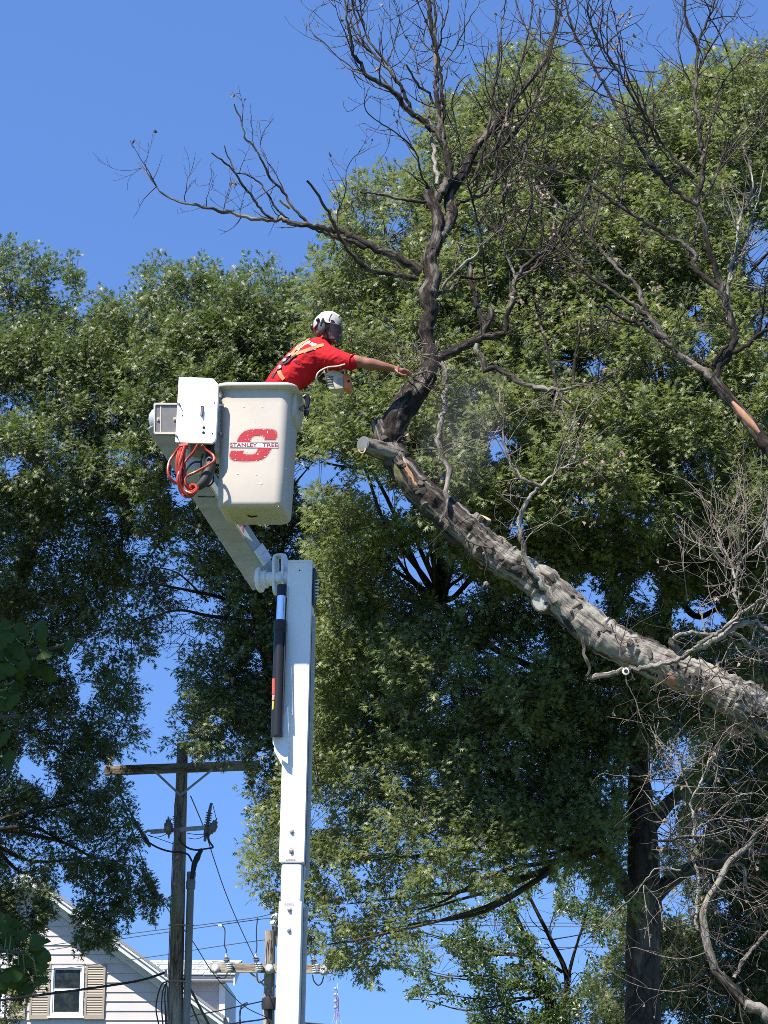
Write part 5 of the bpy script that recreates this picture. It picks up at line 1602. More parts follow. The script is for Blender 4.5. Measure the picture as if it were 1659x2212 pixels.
blotch([(1030, 1205), (1042, 1216), (1046, 1232), (1036, 1226)], 'inner_wood', 'bare_wood')
blotch([(1150, 1232), (1168, 1248), (1186, 1272), (1176, 1272), (1158, 1255)], 'pale_bark', 'lichen_patch')
blotch([(1206, 1325), (1222, 1330), (1240, 1352), (1250, 1372), (1236, 1368), (1216, 1345)], 'hole', 'charred_patch', .003)
blotch([(1425, 1440), (1450, 1452), (1468, 1480), (1450, 1492), (1436, 1470)], 'inner_wood', 'bare_wood')
blotch([(1420, 1448), (1432, 1462), (1440, 1478), (1425, 1474)], 'pale_bark', 'lichen_patch')
blotch([(1560, 1568), (1590, 1572), (1615, 1592), (1580, 1590)], 'inner_wood', 'bare_wood')
blotch([(1290, 1360), (1320, 1378), (1345, 1400), (1330, 1420), (1300, 1400)], 'pale_bark', 'lichen_patch')
blotch([(1490, 1490), (1520, 1495), (1545, 1512), (1535, 1525), (1500, 1512)], 'moss', 'moss_patch')

# -- the leader being cut
limb('dark_bark', 60, 34, [(842, 972, 42), (846, 945, 52), (852, 918, 58), (868, 886, 60), (888, 858, 56), (908, 832, 50), (924, 806, 46)], 'leader', Y=trunkY(845) - .02, slope=.12, amp=.22)
LY_ = built[-1, 2]
blotch_r = limb('dark_bark', 40, 30, [(922, 806, 42), (935, 778, 35), (925, 742, 32), (919, 706, 33), (931, 674, 33), (924, 640, 40), (936, 604, 39), (928, 566, 34), (942, 516, 30), (946, 474, 26), (936, 440, 27), (926, 417, 24), (921, 408, 22)], 'leader', Y=LY_, slope=.1, amp=.26)
D = 'dark_bark'; Pb = 'pale_bark'
limb(D, 29, 4.5, '934 545,943 525,955 505,968 487,976 460,970 440,971 417,985 396,1002 372,1016 340,1041 302,1079 257,1100 236,1122 200,1145 175,1165 150,1183 121,1192 85,1200 45,1204 -10', twigs=14, tl=.7, tup=1.0, slope=.25, curl=.2)
limb(D, 22, 10, '943 435,950 418,961 403,969 368,968 333,955 308,941 286,933 280', twigs=3)
limb(D, 15, 3, '935 283,920 266,905 253,890 243,874 232,864 212,855 200,829 187,810 174,794 163,780 139,763 115,755 75,749 42,744 -20', twigs=16, tl=.6, tup=.9, curl=.25, slope=-.35)
limb(D, 3, 1.5, '780 155,763 149,748 135,735 128,722 117,714 108,700 92,683 80,672 66,667 52,668 36,676 24,690 14,704 10', twigs=10, tl=.35, tup=.8)
limb(D, 9, 3, '890 243,880 218,870 194,858 176,846 160,836 146,825 135,808 118,791 104,783 85,777 69,771 45,764 20,762 -20', twigs=14, tl=.6, tup=.9, curl=.25)
limb(D, 6, 2.5, '840 142,828 126,818 115,805 98,794 83,786 52,780 28,777 -20', twigs=10, tl=.55, tup=.9, curl=.25)
limb(D, 3.5, 1.5, '836 135,845 112,853 90,858 65,862 42,856 20,850 -10', twigs=9, tl=.35, tup=.9, lf=.3)
limb(D, 12, 8, '955 308,948 280,946 255,945 232,942 194,942 165,943 139,938 105,934 70,928 28,918 -20', twigs=11, tl=.6, tup=1.0, curl=.25, slope=.2)
limb(D, 9, 6, '962 325,958 290,957 250,956 208,953 178,949 149,944 125,942 104,940 70,940 35,935 -20', twigs=9, tl=.4, tup=.9, slope=-.2)
limb(D, 4, 2.5, '945 112,952 90,956 62,963 40,968 17,973 -20', twigs=6, tl=.35, tup=.9)
limb(D, 3.5, 1.6, '950 152,963 132,978 111,990 92,1002 69,1010 50,1020 31,1032 14,1044 -20', twigs=10, tl=.55, tup=.9, curl=.25)
limb(D, 6.5, 4, '936 225,926 201,916 194,905 187,896 172,888 160,882 148,877 139', slope=-.4)
limb(D, 3, 1.4, '914 190,908 170,903 150,899 132,895 115,885 95,874 76,868 60,862 44', twigs=10, tl=.35, tup=.8, lf=.3)
limb(Pb, 10, 8, '943 399,942 380,941 361,938 336,935 312,930 278,926 243,927 222', slope=.3)
limb(D, 5.5, 1.6, '938 428,930 412,924 397,916 388,909 378,905 360,902 340,896 328,888 316,873 301,857 288,838 275,818 264,803 252,791 240,788 228,789 215,794 196,800 187', twigs=8, tl=.3, tup=.5)
limb(D, 1.8, 1.2, '791 218,800 208,815 212,838 216,850 212', twigs=1, tl=.2)
limb(D, 1.6, 1.0, '800 208,787 222,773 229,760 238,749 240,742 228,740 214', twigs=1, tl=.2)
limb(D, 2.5, 1.2, '890 316,882 300,874 285,866 270,862 250,861 235', twigs=3, tl=.3)
limb(D, 8, 5, '922 436,905 435,888 434,870 431,853 427,832 422,811 418,794 416,778 415', slope=-.3)
limb(D, 2, 1, '905 434,898 428,885 431,875 421', twigs=2, tl=.3)
# big lower left bough
limb('dead_bark', 22, 4, [(908, 588, 24), (890, 575, 21), (874, 566, 20), (850, 553, 19), (825, 542, 18), (800, 530, 17), (784, 521, 16), (765, 511, 15), (745, 503, 15), (722, 497, 14), (700, 492, 13), (672, 489, 12), (648, 487, 12), (625, 482, 12), (604, 475, 11), (578, 473, 10), (552, 472, 9), (532, 468, 8.5), (512, 464, 8), (490, 460, 7.5), (473, 457, 7), (458, 452, 6.5), (445, 448, 6.5), (422, 443, 6), (401, 440, 5.5), (385, 434, 5), (370, 428, 4.6), (357, 421, 4.2), (346, 414, 4)], 'bough', slope=-.12, twigs=5, tl=.4, tup=.9, amp=.16, sides=12, trange=(.45, .8))
limb('dead_bark', 12, 8, '790 536,765 523,745 516,727 511,705 503,688 496,668 489', 'bough', slope=-.1)
limb(D, 4, 1.5, '346 414,338 402,330 390,322 379,314 370,306 361,298 352', twigs=7, tl=.45, tup=.8, tm='twig_dark', trange=(0, .9))
for px in ('401 440,398 425,402 410,404 392,412 372,418 352,422 330', '445 448,446 430,451 412,452 398,458 382', '482 459,484 440,492 425,497 405,502 385', '518 465,519 452,526 432'):
    limb(D, 2, .8, px, twigs=5, tl=.25, tup=.9, slope=-.3)
limb(D, 6.5, 3.5, '600 474,584 469,568 458,558 444,548 430,536 413,524 398,515 386,508 374,496 360,485 350,472 340,457 330', slope=-.3, twigs=2, tl=.2)
limb(D, 4, 2.5, '505 367,501 354,497 344,492 338,489 325,485 315', slope=.2)
limb(D, 5, 3, '624 473,610 462,596 450,588 436,580 422,570 407,560 394,548 385,536 378,522 376,508 374', slope=.2, twigs=4, tl=.3)
limb(D, 7, 3, '667 485,650 466,631 446,622 430,612 414,598 399,584 386,578 371,572 358,562 340,552 323,540 307,528 295,524 278,520 259,514 244,506 225', slope=-.25, twigs=3, tl=.3)
limb(D, 2.6, 1.2, '615 418,605 394,596 374,586 360,576 348,568 332,562 315,564 300,568 287,580 270,592 255', twigs=9, tl=.3, tup=.8, slope=.3)
limb(D, 2.0, 1.0, '552 323,546 305,545 285,541 262', twigs=2, tl=.2, tup=.8)
limb('dead_bark', 7, 5, '626 450,618 442,612 440,604 432', slope=-.4)
# near bough curving up to the left
limb(D, 13, 5, '903 602,884 600,862 596,842 593,822 588,805 583,790 575,772 562,758 549,744 530,735 513,727 497,719 481,709 460,699 442,690 425,679 410,672 400,663 390', 'bough', slope=-.35, twigs=3, tl=.3)
limb(D, 3.4, 1.2, '729 500,729 478,731 457,737 440,746 418,748 395,748 370,755 352,766 338,778 327,790 319', twigs=12, tl=.4, tup=.5, slope=-.2, lf=.25)
limb(D, 3.5, 2, '856 552,846 536,838 521,833 505,830 489', slope=.3)
limb(D, 3, 1, '838 700,820 690,800 678,780 668,765 650,752 628,745 608', twigs=6, tl=.4, slope=.3, Y=18.4)
# right arm of the leader
limb(D, 25, 13, '944 776,962 767,979 760,996 751,1012 743,1026 736,1038 727,1048 709,1058 690,1061 676,1056 666', slope=.2, amp=.14)
limb(D, 13, 10, '1048 712,1040 690,1033 665,1028 650,1026 630,1020 610,1017 590,1010 570', slope=.4, twigs=4, tl=.5)
limb(D, 14, 8, '1038 730,1055 727,1071 727,1084 722,1094 714,1096 700,1095 687,1100 674,1104 662,1108 640,1110 615,1118 595,1127 580,1150 562,1165 548', slope=-.1, twigs=7, tl=.6)
limb(D, 7, 2.5, '1108 640,1112 600,1107 583,1100 566,1093 552,1089 532,1086 514,1088 482,1089 451,1086 420,1083 384,1080 350,1072 310,1070 260,1076 210,1085 170', twigs=14, tl=.7, tup=.9, curl=.25, slope=.3, lf=.2)
limb(D, 11, 3.5, '1114 604,1132 586,1152 569,1176 541,1200 514,1222 486,1245 462,1262 430,1276 395,1300 360', slope=.3, twigs=14, tl=.7, tup=.7, lf=.25)
limb(D, 9, 3, '1120 598,1145 586,1170 560,1195 540,1220 505,1240 480', slope=-.2, twigs=14, tl=.6, tup=.4, lf=.25)
limb(D, 5.5, 2, '1046 602,1045 580,1044 555,1040 520,1034 486,1025 450,1016 417,1008 382,999 347,994 322,992 302,984 270,978 243,976 224,980 205,992 180,1006 165,1016 160', slope=-.5, twigs=15, tl=.5, tup=.4, lf=.25)
limb(Pb, 8, 3.5, '954 625,968 607,982 590,996 575,1009 562,1030 549,1034 535,1030 525', slope=-.3, twigs=4, tl=.4)
limb(D, 8, 5, '944 637,958 632,971 626,985 610,995 598,1015 600,1041 603,1058 592,1072 575', slope=.3, twigs=5, tl=.4)
limb(D, 10, 5, '1009 347,1035 350,1060 335,1082 318,1100 300,1120 280,1135 250,1148 225', slope=.3, twigs=11, tl=.7, tup=1.0, lf=.25, curl=.2)
limb(D, 9, 3, '975 455,990 440,1010 430,1035 425,1060 400,1085 372,1110 345,1130 310,1150 290', slope=.4, twigs=11, tl=.7, tup=1.0, lf=.25, curl=.2)
for px in ('1016 417,1026 380,1040 340,1052 300,1060 250,1066 200,1075 140,1082 80,1090 20,1094 -20', '1060 335,1078 300,1092 262,1100 222,1112 180,1128 130,1140 80,1150 20,1152 -20', '1100 300,1122 270,1146 236,1160 200,1178 160,1190 110,1205 60,1214 0,1216 -20',
           '1032 486,1050 450,1062 410,1070 370,1082 330,1088 290,1096 250', '1100 566,1124 530,1138 490,1146 450,1150 410,1160 360,1172 310,1180 260', '1152 569,1166 540,1172 500,1170 460,1176 420,1190 380,1206 340', '1078 440,1092 410,1112 390,1130 350,1138 310,1150 270,1168 230'):
    limb(D, 7, 2, px, slope=R5.uniform(-.3, .4), twigs=6, tl=.6, tup=1.0, lf=.2, curl=.2, Y=18.2 + R5.uniform(-.2, .3))
# lower arm and hanging branches
limb('dead_bark', 15, 8, [(1030, 745, 15), (1030, 760, 13), (1038, 772, 13), (1045, 785, 14), (1048, 798, 16), (1060, 795, 14), (1071, 796, 13), (1088, 804, 13), (1104, 815, 14), (1120, 823, 13), (1137, 830, 12), (1150, 834, 13), (1164, 838, 14), (1182, 841, 12), (1200, 844, 9), (1210, 852, 8), (1222, 866, 7), (1237, 876, 5)], 'branch', slope=-.15, amp=.12)
limb(D, 8, 4, '1204 846,1198 818,1194 795,1184 763,1174 728,1167 697,1160 670,1154 648,1152 620', slope=.3, twigs=8, tl=.5)
limb('dead_bark', 8, 4, '1206 846,1228 838,1250 832,1270 830,1290 825,1315 812,1335 800', slope=-.4, twigs=10, tl=.5, tup=-.1, lf=.3)
limb('dead_bark', 7, 3, '1204 848,1202 862,1198 876,1196 888', slope=-.4, twigs=3, tl=.3)
limb(D, 6, 3, '1238 830,1240 800,1243 765,1250 730,1252 690', slope=-.1, twigs=6, tl=.4)
limb('dead_bark', 14, 6, [(953, 780, 14), (958, 796, 14), (962, 816, 12), (962, 832, 13), (960, 848, 12), (961, 864, 12), (959, 880, 12), (955, 897, 13), (952, 914, 12), (950, 934, 12), (950, 952, 12), (954, 970, 12), (959, 988, 13), (967, 1003, 14), (970, 1016, 15), (966, 1034, 13), (965, 1050, 13), (961, 1070, 12), (960, 1088, 11), (960, 1104, 10), (956, 1118, 8), (950, 1128, 4)], 'hanging_branch', slope=-.25, amp=.14, sides=12)
limb(D, 4, 2, '950 785,953 810,957 830,960 845', slope=-.1)
limb('dead_bark', 7, 4, '960 1112,975 1128,990 1140,1005 1160,1016 1172,1040 1180,1060 1184', slope=-.1, twigs=4, tl=.3, tup=-.8)
# scraps of bark and twigs round the saw cut
for k in range(42):
    x, y = R5.uniform(882, 950), R5.uniform(740, 835)
    twig(tw['twig_pale' if k % 2 else 'twig_dark'].mb, P(x, y, LY_ - .16 - R5.random() * .12), Vector((R5.gauss(0, 1), R5.gauss(0, .5), R5.gauss(0, .7))), R5.uniform(.12, .35), .004, -.2, 1.3, 1, tw['twig_pale'].leaves, 0)
limb(D, 5, 2, '898 820,885 805,872 790,860 778,850 765', Y=LY_ - .2, twigs=4, tl=.35)
limb(Pb, 6, 3, '890 812,905 806,920 802,935 805', Y=LY_ - .2)
limb(D, 2, 1, '895 800,870 775,830 758,790 745,750 735,715 745', Y=18.3, twigs=12, tl=.4, tup=.2)
limb(Pb, 2, 1, '900 780,870 770,840 768,815 772,795 778', Y=18.25, twigs=8, tl=.35, tup=.2)
# fresh stringy branch rising from the trunk
limb(Pb, 20, 11, '1196 1302,1186 1284,1176 1266,1165 1249,1150 1230,1136 1211,1131 1192,1128 1174,1122 1155,1120 1138', slope=-.1, amp=.16, Y=17.85)
limb(Pb, 11, 8, '1120 1138,1123 1120,1127 1104,1135 1086,1144 1074,1155 1062,1167 1051', slope=-.2)
limb(Pb, 9, 2, '1167 1051,1148 1044,1124 1031,1114 1018,1104 1005,1098 985,1091 965,1088 945,1088 929,1090 915,1088 902,1083 888,1078 872,1068 848,1058 826,1054 806', twigs=10, tl=.35, tup=.6)
limb(Pb, 7, 1.6, '1167 1051,1180 1038,1194 1025,1204 1017,1213 1011,1235 1000,1257 991,1275 984,1289 978,1310 972', twigs=10, tl=.4, tup=.5)
limb(Pb, 4.5, 1.5, '1204 1018,1206 995,1210 976,1217 958,1228 934,1240 912,1260 892,1279 870,1292 850', twigs=10, tl=.45, tup=.5)
limb(Pb, 3.5, 1.4, '1198 1022,1205 1000,1218 978,1232 962,1245 948', twigs=6, tl=.4)
limb(Pb, 3, 1.2, '1100 1000,1080 962,1058 929,1048 922,1045 910,1043 898,1038 889,1028 870,1015 856,1005 851,995 849', twigs=7, tl=.3, tup=.3)
limb(Pb, 2.4, 1.0, '1088 908,1110 892,1137 876,1160 865,1184 853', twigs=6, tl=.35)
limb(Pb, 2.2, 1.0, '1051 975,1035 970,1015 965,998 960,979 957,965 962,952 968,935 969,900 968', twigs=7, tl=.25, tup=.1, lf=.5, Y=17.75)
limb(Pb, 2, 1, '1051 975,1056 955,1068 938,1078 920', twigs=3, tl=.3, Y=17.75)
limb(Pb, 2.4, 1, '1128 1110,1110 1090,1095 1080,1080 1065,1072 1060', twigs=5, tl=.3)
limb(Pb, 2.4, 1, '1128 1180,1150 1150,1180 1130,1210 1135,1240 1120,1268 1115', twigs=10, tl=.35, tup=.2, lf=.3)
limb(Pb, 2.4, 1, '1145 1078,1125 1075,1105 1068,1090 1068', twigs=4, tl=.3)
# -- right hand dark limbs
limb(D, 31, 23, [(1800, 1250, 48), (1740, 1100, 40), (1690, 1005, 34), (1659, 965, 31), (1630, 928, 29), (1605, 896, 27), (1585, 872, 26), (1568, 853, 26), (1553, 834, 24), (1541, 819, 22)], 'limb', Y=17.3, slope=.1)
o_ = limb(D, 17, 4, '1543 821,1520 803,1497 787,1481 776,1466 765,1449 748,1433 726,1419 705,1407 690,1395 677,1365 657,1334 637,1317 626,1300 616,1285 606,1270 596,1247 572,1226 548,1217 532,1209 515,1198 498,1186 478', 'limb', slope=.15, twigs=10, tl=.5, lf=.2)
limb(D, 9, 4, '1449 748,1430 734,1412 721,1395 711,1378 701,1356 690,1334 680,1320 669,1305 658', slope=-.2, twigs=7, tl=.45)
limb(D, 8, 2.5, '1399 676,1388 650,1378 623,1360 604,1341 586,1328 574,1317 562,1308 552,1300 542,1286 525,1273 508,1258 489,1243 471,1226 454,1206 436,1180 415,1150 405', slope=.2, twigs=14, tl=.55, lf=.2)
limb(D, 20, 9, '1541 822,1549 806,1554 792,1563 781,1571 769,1579 754,1585 738,1584 714,1581 691,1571 666,1561 640,1555 616,1548 593,1541 571,1534 549,1525 510,1517 474,1511 456,1507 438', 'limb', slope=-.1, twigs=6, tl=.5)
limb(D, 8, 3.2, '1507 438,1513 412,1519 385,1518 352,1514 322,1512 293,1510 264,1505 230,1500 196,1503 174,1505 152,1507 124,1508 96,1498 78,1487 61,1483 42,1480 24,1481 -15', twigs=9, tl=.45, tup=.6, lf=.2)
limb(D, 4.5, 2, '1508 96,1516 75,1524 54,1532 36,1541 17,1547 -15', twigs=12, tl=.5, tup=.4, lf=.2)
limb(D, 3, 1.2, '1506 160,1520 130,1534 104,1550 80,1570 55,1590 30,1605 -10', twigs=12, tl=.5, tup=.4, lf=.2)
limb(D, 2.6, 1.2, '1502 200,1490 175,1478 150,1470 125,1464 95,1462 60,1466 20', twigs=8, tl=.4, tup=.5)
limb(D, 8, 2.6, '1507 442,1497 437,1483 431,1468 420,1453 406,1436 390,1419 372,1406 356,1395 342,1385 324,1375 305,1358 278,1341 251,1329 227,1317 203,1302 177,1287 152,1274 128,1260 105,1250 90,1243 78,1235 56,1229 34,1220 -10', slope=.15, twigs=16, tl=.6, tup=.6, lf=.15)
limb(D, 6, 2, '1500 386,1481 367,1463 349,1445 327,1429 305,1415 284,1402 264,1380 230,1358 196,1344 171,1331 146,1318 128,1307 112,1296 93,1287 74,1279 58,1273 44,1268 25,1272 5,1285 -10', slope=-.2, twigs=34, tl=.8, tup=.35, lf=.28)
limb(D, 4, 1.6, '1517 437,1530 416,1541 396,1552 370,1561 345,1582 317,1605 288,1630 262,1653 237,1680 205', slope=.1, twigs=16, tl=.6, tup=.4, lf=.15)
limb(D, 3.6, 1.4, '1514 330,1525 300,1535 270,1545 235,1552 200,1575 160,1605 130,1640 95', slope=.2, twigs=18, tl=.65, tup=.4, lf=.22)
limb(D, 3, 1.2, '1400 345,1398 310,1392 275,1388 240,1380 205', slope=.2, twigs=10, tl=.5, tup=.5)
limb(D, 3, 1.2, '1340 440,1345 400,1340 360,1338 320,1332 285,1318 260', slope=.2, twigs=10, tl=.5, tup=.5)
limb(D, 9, 2.4, '1556 628,1532 606,1507 589,1501 566,1497 542,1458 520,1422 498,1400 485,1382 474,1358 458,1334 444,1310 424,1287 406,1265 393,1243 383,1220 374,1196 366,1165 362,1130 345', slope=.15, twigs=14, tl=.5, lf=.18)
limb(D, 6, 3, '1488 560,1492 540,1500 520,1505 490,1508 465', slope=.4)
limb(Pb, 10, 2.6, '1574 690,1571 650,1572 612,1580 575,1588 542,1594 508,1598 474,1613 440,1626 406,1624 380,1619 356,1610 332,1602 310', slope=.5, twigs=12, tl=.5, tup=.4)
limb(Pb, 6, 2, '1572 615,1590 580,1604 548,1615 515,1622 480,1635 440,1645 400,1650 360', slope=.5, twigs=12, tl=.5, tup=.4)
limb(D, 8, 6, '1572 770,1595 757,1615 746,1628 733,1639 722,1660 713,1690 700', slope=-.2, twigs=5, tl=.4)
limb(D, 5, 2, '1640 720,1645 690,1649 652,1652 630,1653 610,1640 585,1626 566,1610 560', slope=-.2, twigs=8, tl=.4)
limb(D, 8, 5, '1545 800,1537 790,1550 770,1562 755,1573 745', slope=-.3)
limb(D, 2.4, 1.2, '1440 742,1455 715,1468 690,1483 665,1495 640,1510 620', slope=-.3, twigs=4, tl=.35)
MB().tube([P(1582, 868, 17.28), P(1600, 890, 17.27), P(1622, 915, 17.25), P(1640, 935, 17.24)], [.012, .03, .032, .014], 10).build('bare_wood', M['inner_wood'], dead, smooth=True)
# dead leaves hanging in a bunch, upper middle
limb('twig_pale' if False else Pb, 2.2, 1.2, '1235 463,1215 455,1198 448,1178 440,1150 425,1132 410,1115 398,1108 380,1107 365,1118 360', Y=17.2, twigs=3, tl=.3, lf=.8)
for k in range(46):
    t = R5.random(); x, y = 1120 + 80 * t + R5.gauss(0, 6), 372 + 60 * t + R5.gauss(0, 8)
    tw['twig_pale'].leaves.append((P(x, y, 17.2), Vector((R5.gauss(0, 1), R5.gauss(0, 1), -1))))
for cx, cy, sx, sy, n in ((1310, 690, 30, 12, 16), (1430, 650, 10, 10, 8), (1425, 625, 12, 8, 8), (1330, 980, 20, 8, 10), (1335, 1010, 10, 6, 8), (1330, 45, 14, 18, 16), (1330, 105, 12, 10, 12), (1235, 1080, 20, 10, 8), (1280, 1125, 14, 6, 10), (1460, 140, 10, 10, 6), (1370, 30, 12, 10, 5), (1370, 85, 20, 15, 6), (1265, 1020, 20, 30, 16), (1120, 640, 20, 30, 8), (1170, 660, 40, 30, 18), (1260, 700, 40, 40, 22), (1210, 910, 40, 30, 20), (1180, 470, 40, 30, 14)):
    for k in range(n):
        tw['twig_pale' if cy > 300 else 'twig_dark'].leaves.append((P(cx + R5.gauss(0, sx), cy + R5.gauss(0, sy), 17.4 + R5.gauss(0, .3)), Vector((R5.gauss(0, 1), R5.gauss(0, 1), -1))))
# -- lower right: pale broken limbs and the tangle
limb('dead_bark', 8, 7, '1258 1375,1260 1392,1262 1412,1268 1430,1273 1449,1266 1462', Y=17.1, amp=.16)
limb(Pb, 12, 14, '1268 1462,1290 1460,1317 1457,1336 1453,1355 1449,1378 1446,1399 1442,1430 1434,1459 1427,1475 1419,1488 1412,1512 1398,1537 1386,1560 1372,1590 1350,1640 1350,1720 1400', Y=17.05, slope=.02, amp=.18, sides=12)
c = P(1352, 1450, 16.98); cutface(c, (-.2, -1, .1), .03, 'cut_white', 'cut_face'); cutface(c + Vector((0, -.004, 0)), (-.2, -1, .1), .016, 'hole', 'hollow')
limb(Pb, 9, 8, '1453 1382,1462 1374,1480 1368,1496 1364,1515 1367,1533 1371,1545 1370,1555 1368,1575 1368,1593 1371,1610 1382,1619 1394,1650 1410,1700 1440', Y=17.0, amp=.18, twigs=6, tl=.4)
limb('dead_bark', 18, 14, '1455 1380,1452 1390,1462 1400,1475 1412,1490 1408', Y=17.05, amp=.2)
limb(Pb, 9, 6, '1500 1400,1520 1385,1540 1375,1552 1364,1566 1353,1582 1341,1596 1330,1600 1315,1592 1300,1589 1282,1588 1265,1589 1249,1594 1230,1600 1215,1612 1201,1626 1189,1650 1170', Y=17.0, amp=.12, twigs=9, tl=.5, tup=.4, lf=.25)
limb(Pb, 6, 2, '1588 1250,1585 1238,1578 1218,1570 1200,1562 1185,1555 1171,1548 1150,1540 1130', twigs=10, tl=.45, tup=.5, lf=.25)
limb(Pb, 7, 5, '1596 1330,1612 1318,1633 1304,1648 1294,1680 1270', twigs=4, tl=.4)
limb(Pb, 6, 4, '1615 1398,1622 1388,1630 1362,1637 1338,1645 1322,1652 1310,1670 1280', twigs=6, tl=.4)
limb(Pb, 5, 2, '1600 1215,1597 1190,1595 1165,1600 1140,1595 1110', twigs=12, tl=.5, tup=.5, lf=.3)
limb(Pb, 11, 11, '1655 1128,1658 1150,1665 1180,1680 1220', Y=17.0)
limb(Pb, 3, 1.2, '1640 1260,1610 1240,1580 1225,1555 1215,1530 1205', twigs=14, tl=.5, tup=.3, lf=.3)
for k in range(46):
    x, y = R5.uniform(1480, 1680), R5.uniform(1080, 1330)
    twig(tw['twig_pale'].mb, P(x, y, R5.uniform(16.8, 17.6)), Vector((R5.gauss(0, .7), R5.gauss(0, .5), 1)), R5.uniform(.3, .7), .004, .3, .5, 1, tw['twig_pale'].leaves, .12)
for k in range(105):      # curled bare twigs
    x, y = R5.uniform(1400, 1690), R5.uniform(1380, 1800)
    if x < 1400 + (1600 - y) * .3: continue
    twig(tw['twig_pale' if R5.random() < .4 else 'twig_dark'].mb, P(x, y, R5.uniform(16.7, 17.4)), Vector((R5.gauss(-.3, .8), R5.gauss(0, .4), R5.gauss(-.1, .8))), R5.uniform(.25, .75), .0042, -.3, 1.5, 1, tw['twig_pale'].leaves, .07)
for k in range(75):
    x, y = R5.uniform(1440, 1690), R5.uniform(1780, 2200)
    twig(tw['twig_pale' if R5.random() < .3 else 'twig_dark'].mb, P(x, y, R5.uniform(16.7, 17.4)), Vector((R5.gauss(-.3, .8), R5.gauss(0, .4), R5.gauss(-.2, .8))), R5.uniform(.25, .65), .0038, -.3, 1.4, 1, tw['twig_pale'].leaves, .07)
DB = 'dead_bark'
limb(DB, 26, 9, '1760 2260,1700 2210,1659 2190,1635 2178,1610 2165,1595 2150,1580 2132,1562 2114,1546 2098,1540 2080,1534 2061,1527 2036,1522 2013,1520 1990,1521 1966,1530 1944,1543 1921,1556 1898,1567 1876,1574 1864,1582 1854,1596 1843,1610 1832,1624 1816,1635 1799,1648 1784,1659 1768,1690 1730', 'limb', Y=16.9, amp=.10, twigs=8, tl=.5, tup=-.2, curl=1.2)
limb(DB, 7, 6, '1574 1870,1590 1868,1607 1872,1612 1886,1607 1900,1616 1920,1629 1942,1645 1965,1659 1988,1690 2040', amp=.1, twigs=5, tl=.4, curl=1.2)
limb(Pb, 9, 7, '1586 2112,1598 2090,1610 2071,1625 2052,1638 2037,1650 2022,1690 1980', Y=17.1)
limb(DB, 24, 22, '1610 2170,1640 2180,1660 2200,1700 2240', Y=16.85)
limb(Pb, 7, 4, '1506 2005,1503 1988,1506 1940,1509 1896,1500 1865,1494 1835,1498 1804,1500 1774,1494 1755,1491 1738,1496 1722,1508 1698,1519 1677,1535 1640,1560 1610', Y=17.15, twigs=10, tl=.5, curl=1.2, tup=-.1)
limb(Pb, 4, 1.6, '1494 1714,1480 1686,1467 1661,1452 1643,1439 1628,1427 1610,1415 1591,1400 1560', twigs=10, tl=.45, curl=1.2)
limb(Pb, 4, 2, '1509 1787,1528 1776,1549 1768,1580 1770,1610 1774,1650 1765', twigs=8, tl=.45, curl=1.2, tup=-.1)
limb(Pb, 4, 1.2, '1470 1880,1440 1876,1415 1878,1402 1892,1390 1906,1378 1924,1366 1939,1350 1952,1335 1961,1320 1974,1305 1991,1294 2010,1283 2034,1278 2055,1277 2076', Y=17.0, twigs=4, tl=.3)
limb(Pb, 2.6, 1.2, '1390 1912,1392 1940,1396 1973,1399 1996,1402 2019,1404 2046', Y=17.0, twigs=5, tl=.2, tup=-.3)
limb(Pb, 2.4, 1.1, '1392 1912,1406 1926,1420 1945,1428 1965,1429 1990', Y=17.0, twigs=3, tl=.2)
limb(DB, 8, 5, '1600 1855,1560 1820,1520 1812,1480 1808,1440 1816,1410 1815', Y=17.4, twigs=6, tl=.4, curl=1)
limb(Pb, 3, 1.3, '1560 1480,1520 1500,1510 1540,1530 1600,1550 1650,1540 1700', Y=16.95, twigs=10, tl=.4, curl=1.3, tup=-.4)
limb(D, 3, 1.2, '1350 1450,1356 1480,1372 1510,1380 1540,1395 1580,1420 1620', Y=17.0, twigs=6, tl=.4, curl=1.0, tup=-.3)
limb(D, 2.4, 1.2, '1320 1348,1330 1376,1342 1400,1352 1424,1362 1450,1372 1470', Y=17.0, twigs=6, tl=.3, tup=.4)
limb(D, 2.4, 1.2, '1340 1395,1350 1365,1356 1340,1362 1310', Y=17.1, twigs=3, tl=.3, tup=.4)
# finish the twig masses and dry leaves
for key, t in tw.items():
    if t.mb.v: t.mb.build('twigs', M[key], dead, kind='stuff', fix=False)
lm = MB()
for key, t in tw.items():
    for p, d in t.leaves:
        if R5.random() < .3 or (d.z > -.75 and R5.random() < .90): continue
        L = R5.uniform(.022, .05); wd = L * R5.uniform(.3, .55)
        d = (d * .4 + Vector((R5.gauss(0, .5), R5.gauss(0, .5), -.8))).normalized()
        s_ = d.cross(Vector((R5.gauss(0, 1), R5.gauss(0, 1), R5.gauss(0, .5)))).normalized(); n_ = d.cross(s_)
        lm.add([p, p + d * L * .35 + s_ * wd + n_ * wd * .5, p + d * L * .4, p + d * L * .35 - s_ * wd + n_ * wd * .6, p + d * L * .8 + s_ * wd * .6 + n_ * wd * .7, p + d * L - n_ * wd * .3, p + d * L * .75 - s_ * wd * .5 + n_ * wd * .4],
               [(0, 1, 2), (0, 2, 3), (1, 4, 2), (2, 4, 5), (2, 5, 6), (2, 6, 3)])
lm.build('dry_leaves', M['dry_leaf'], dead, kind='stuff', fix=False)
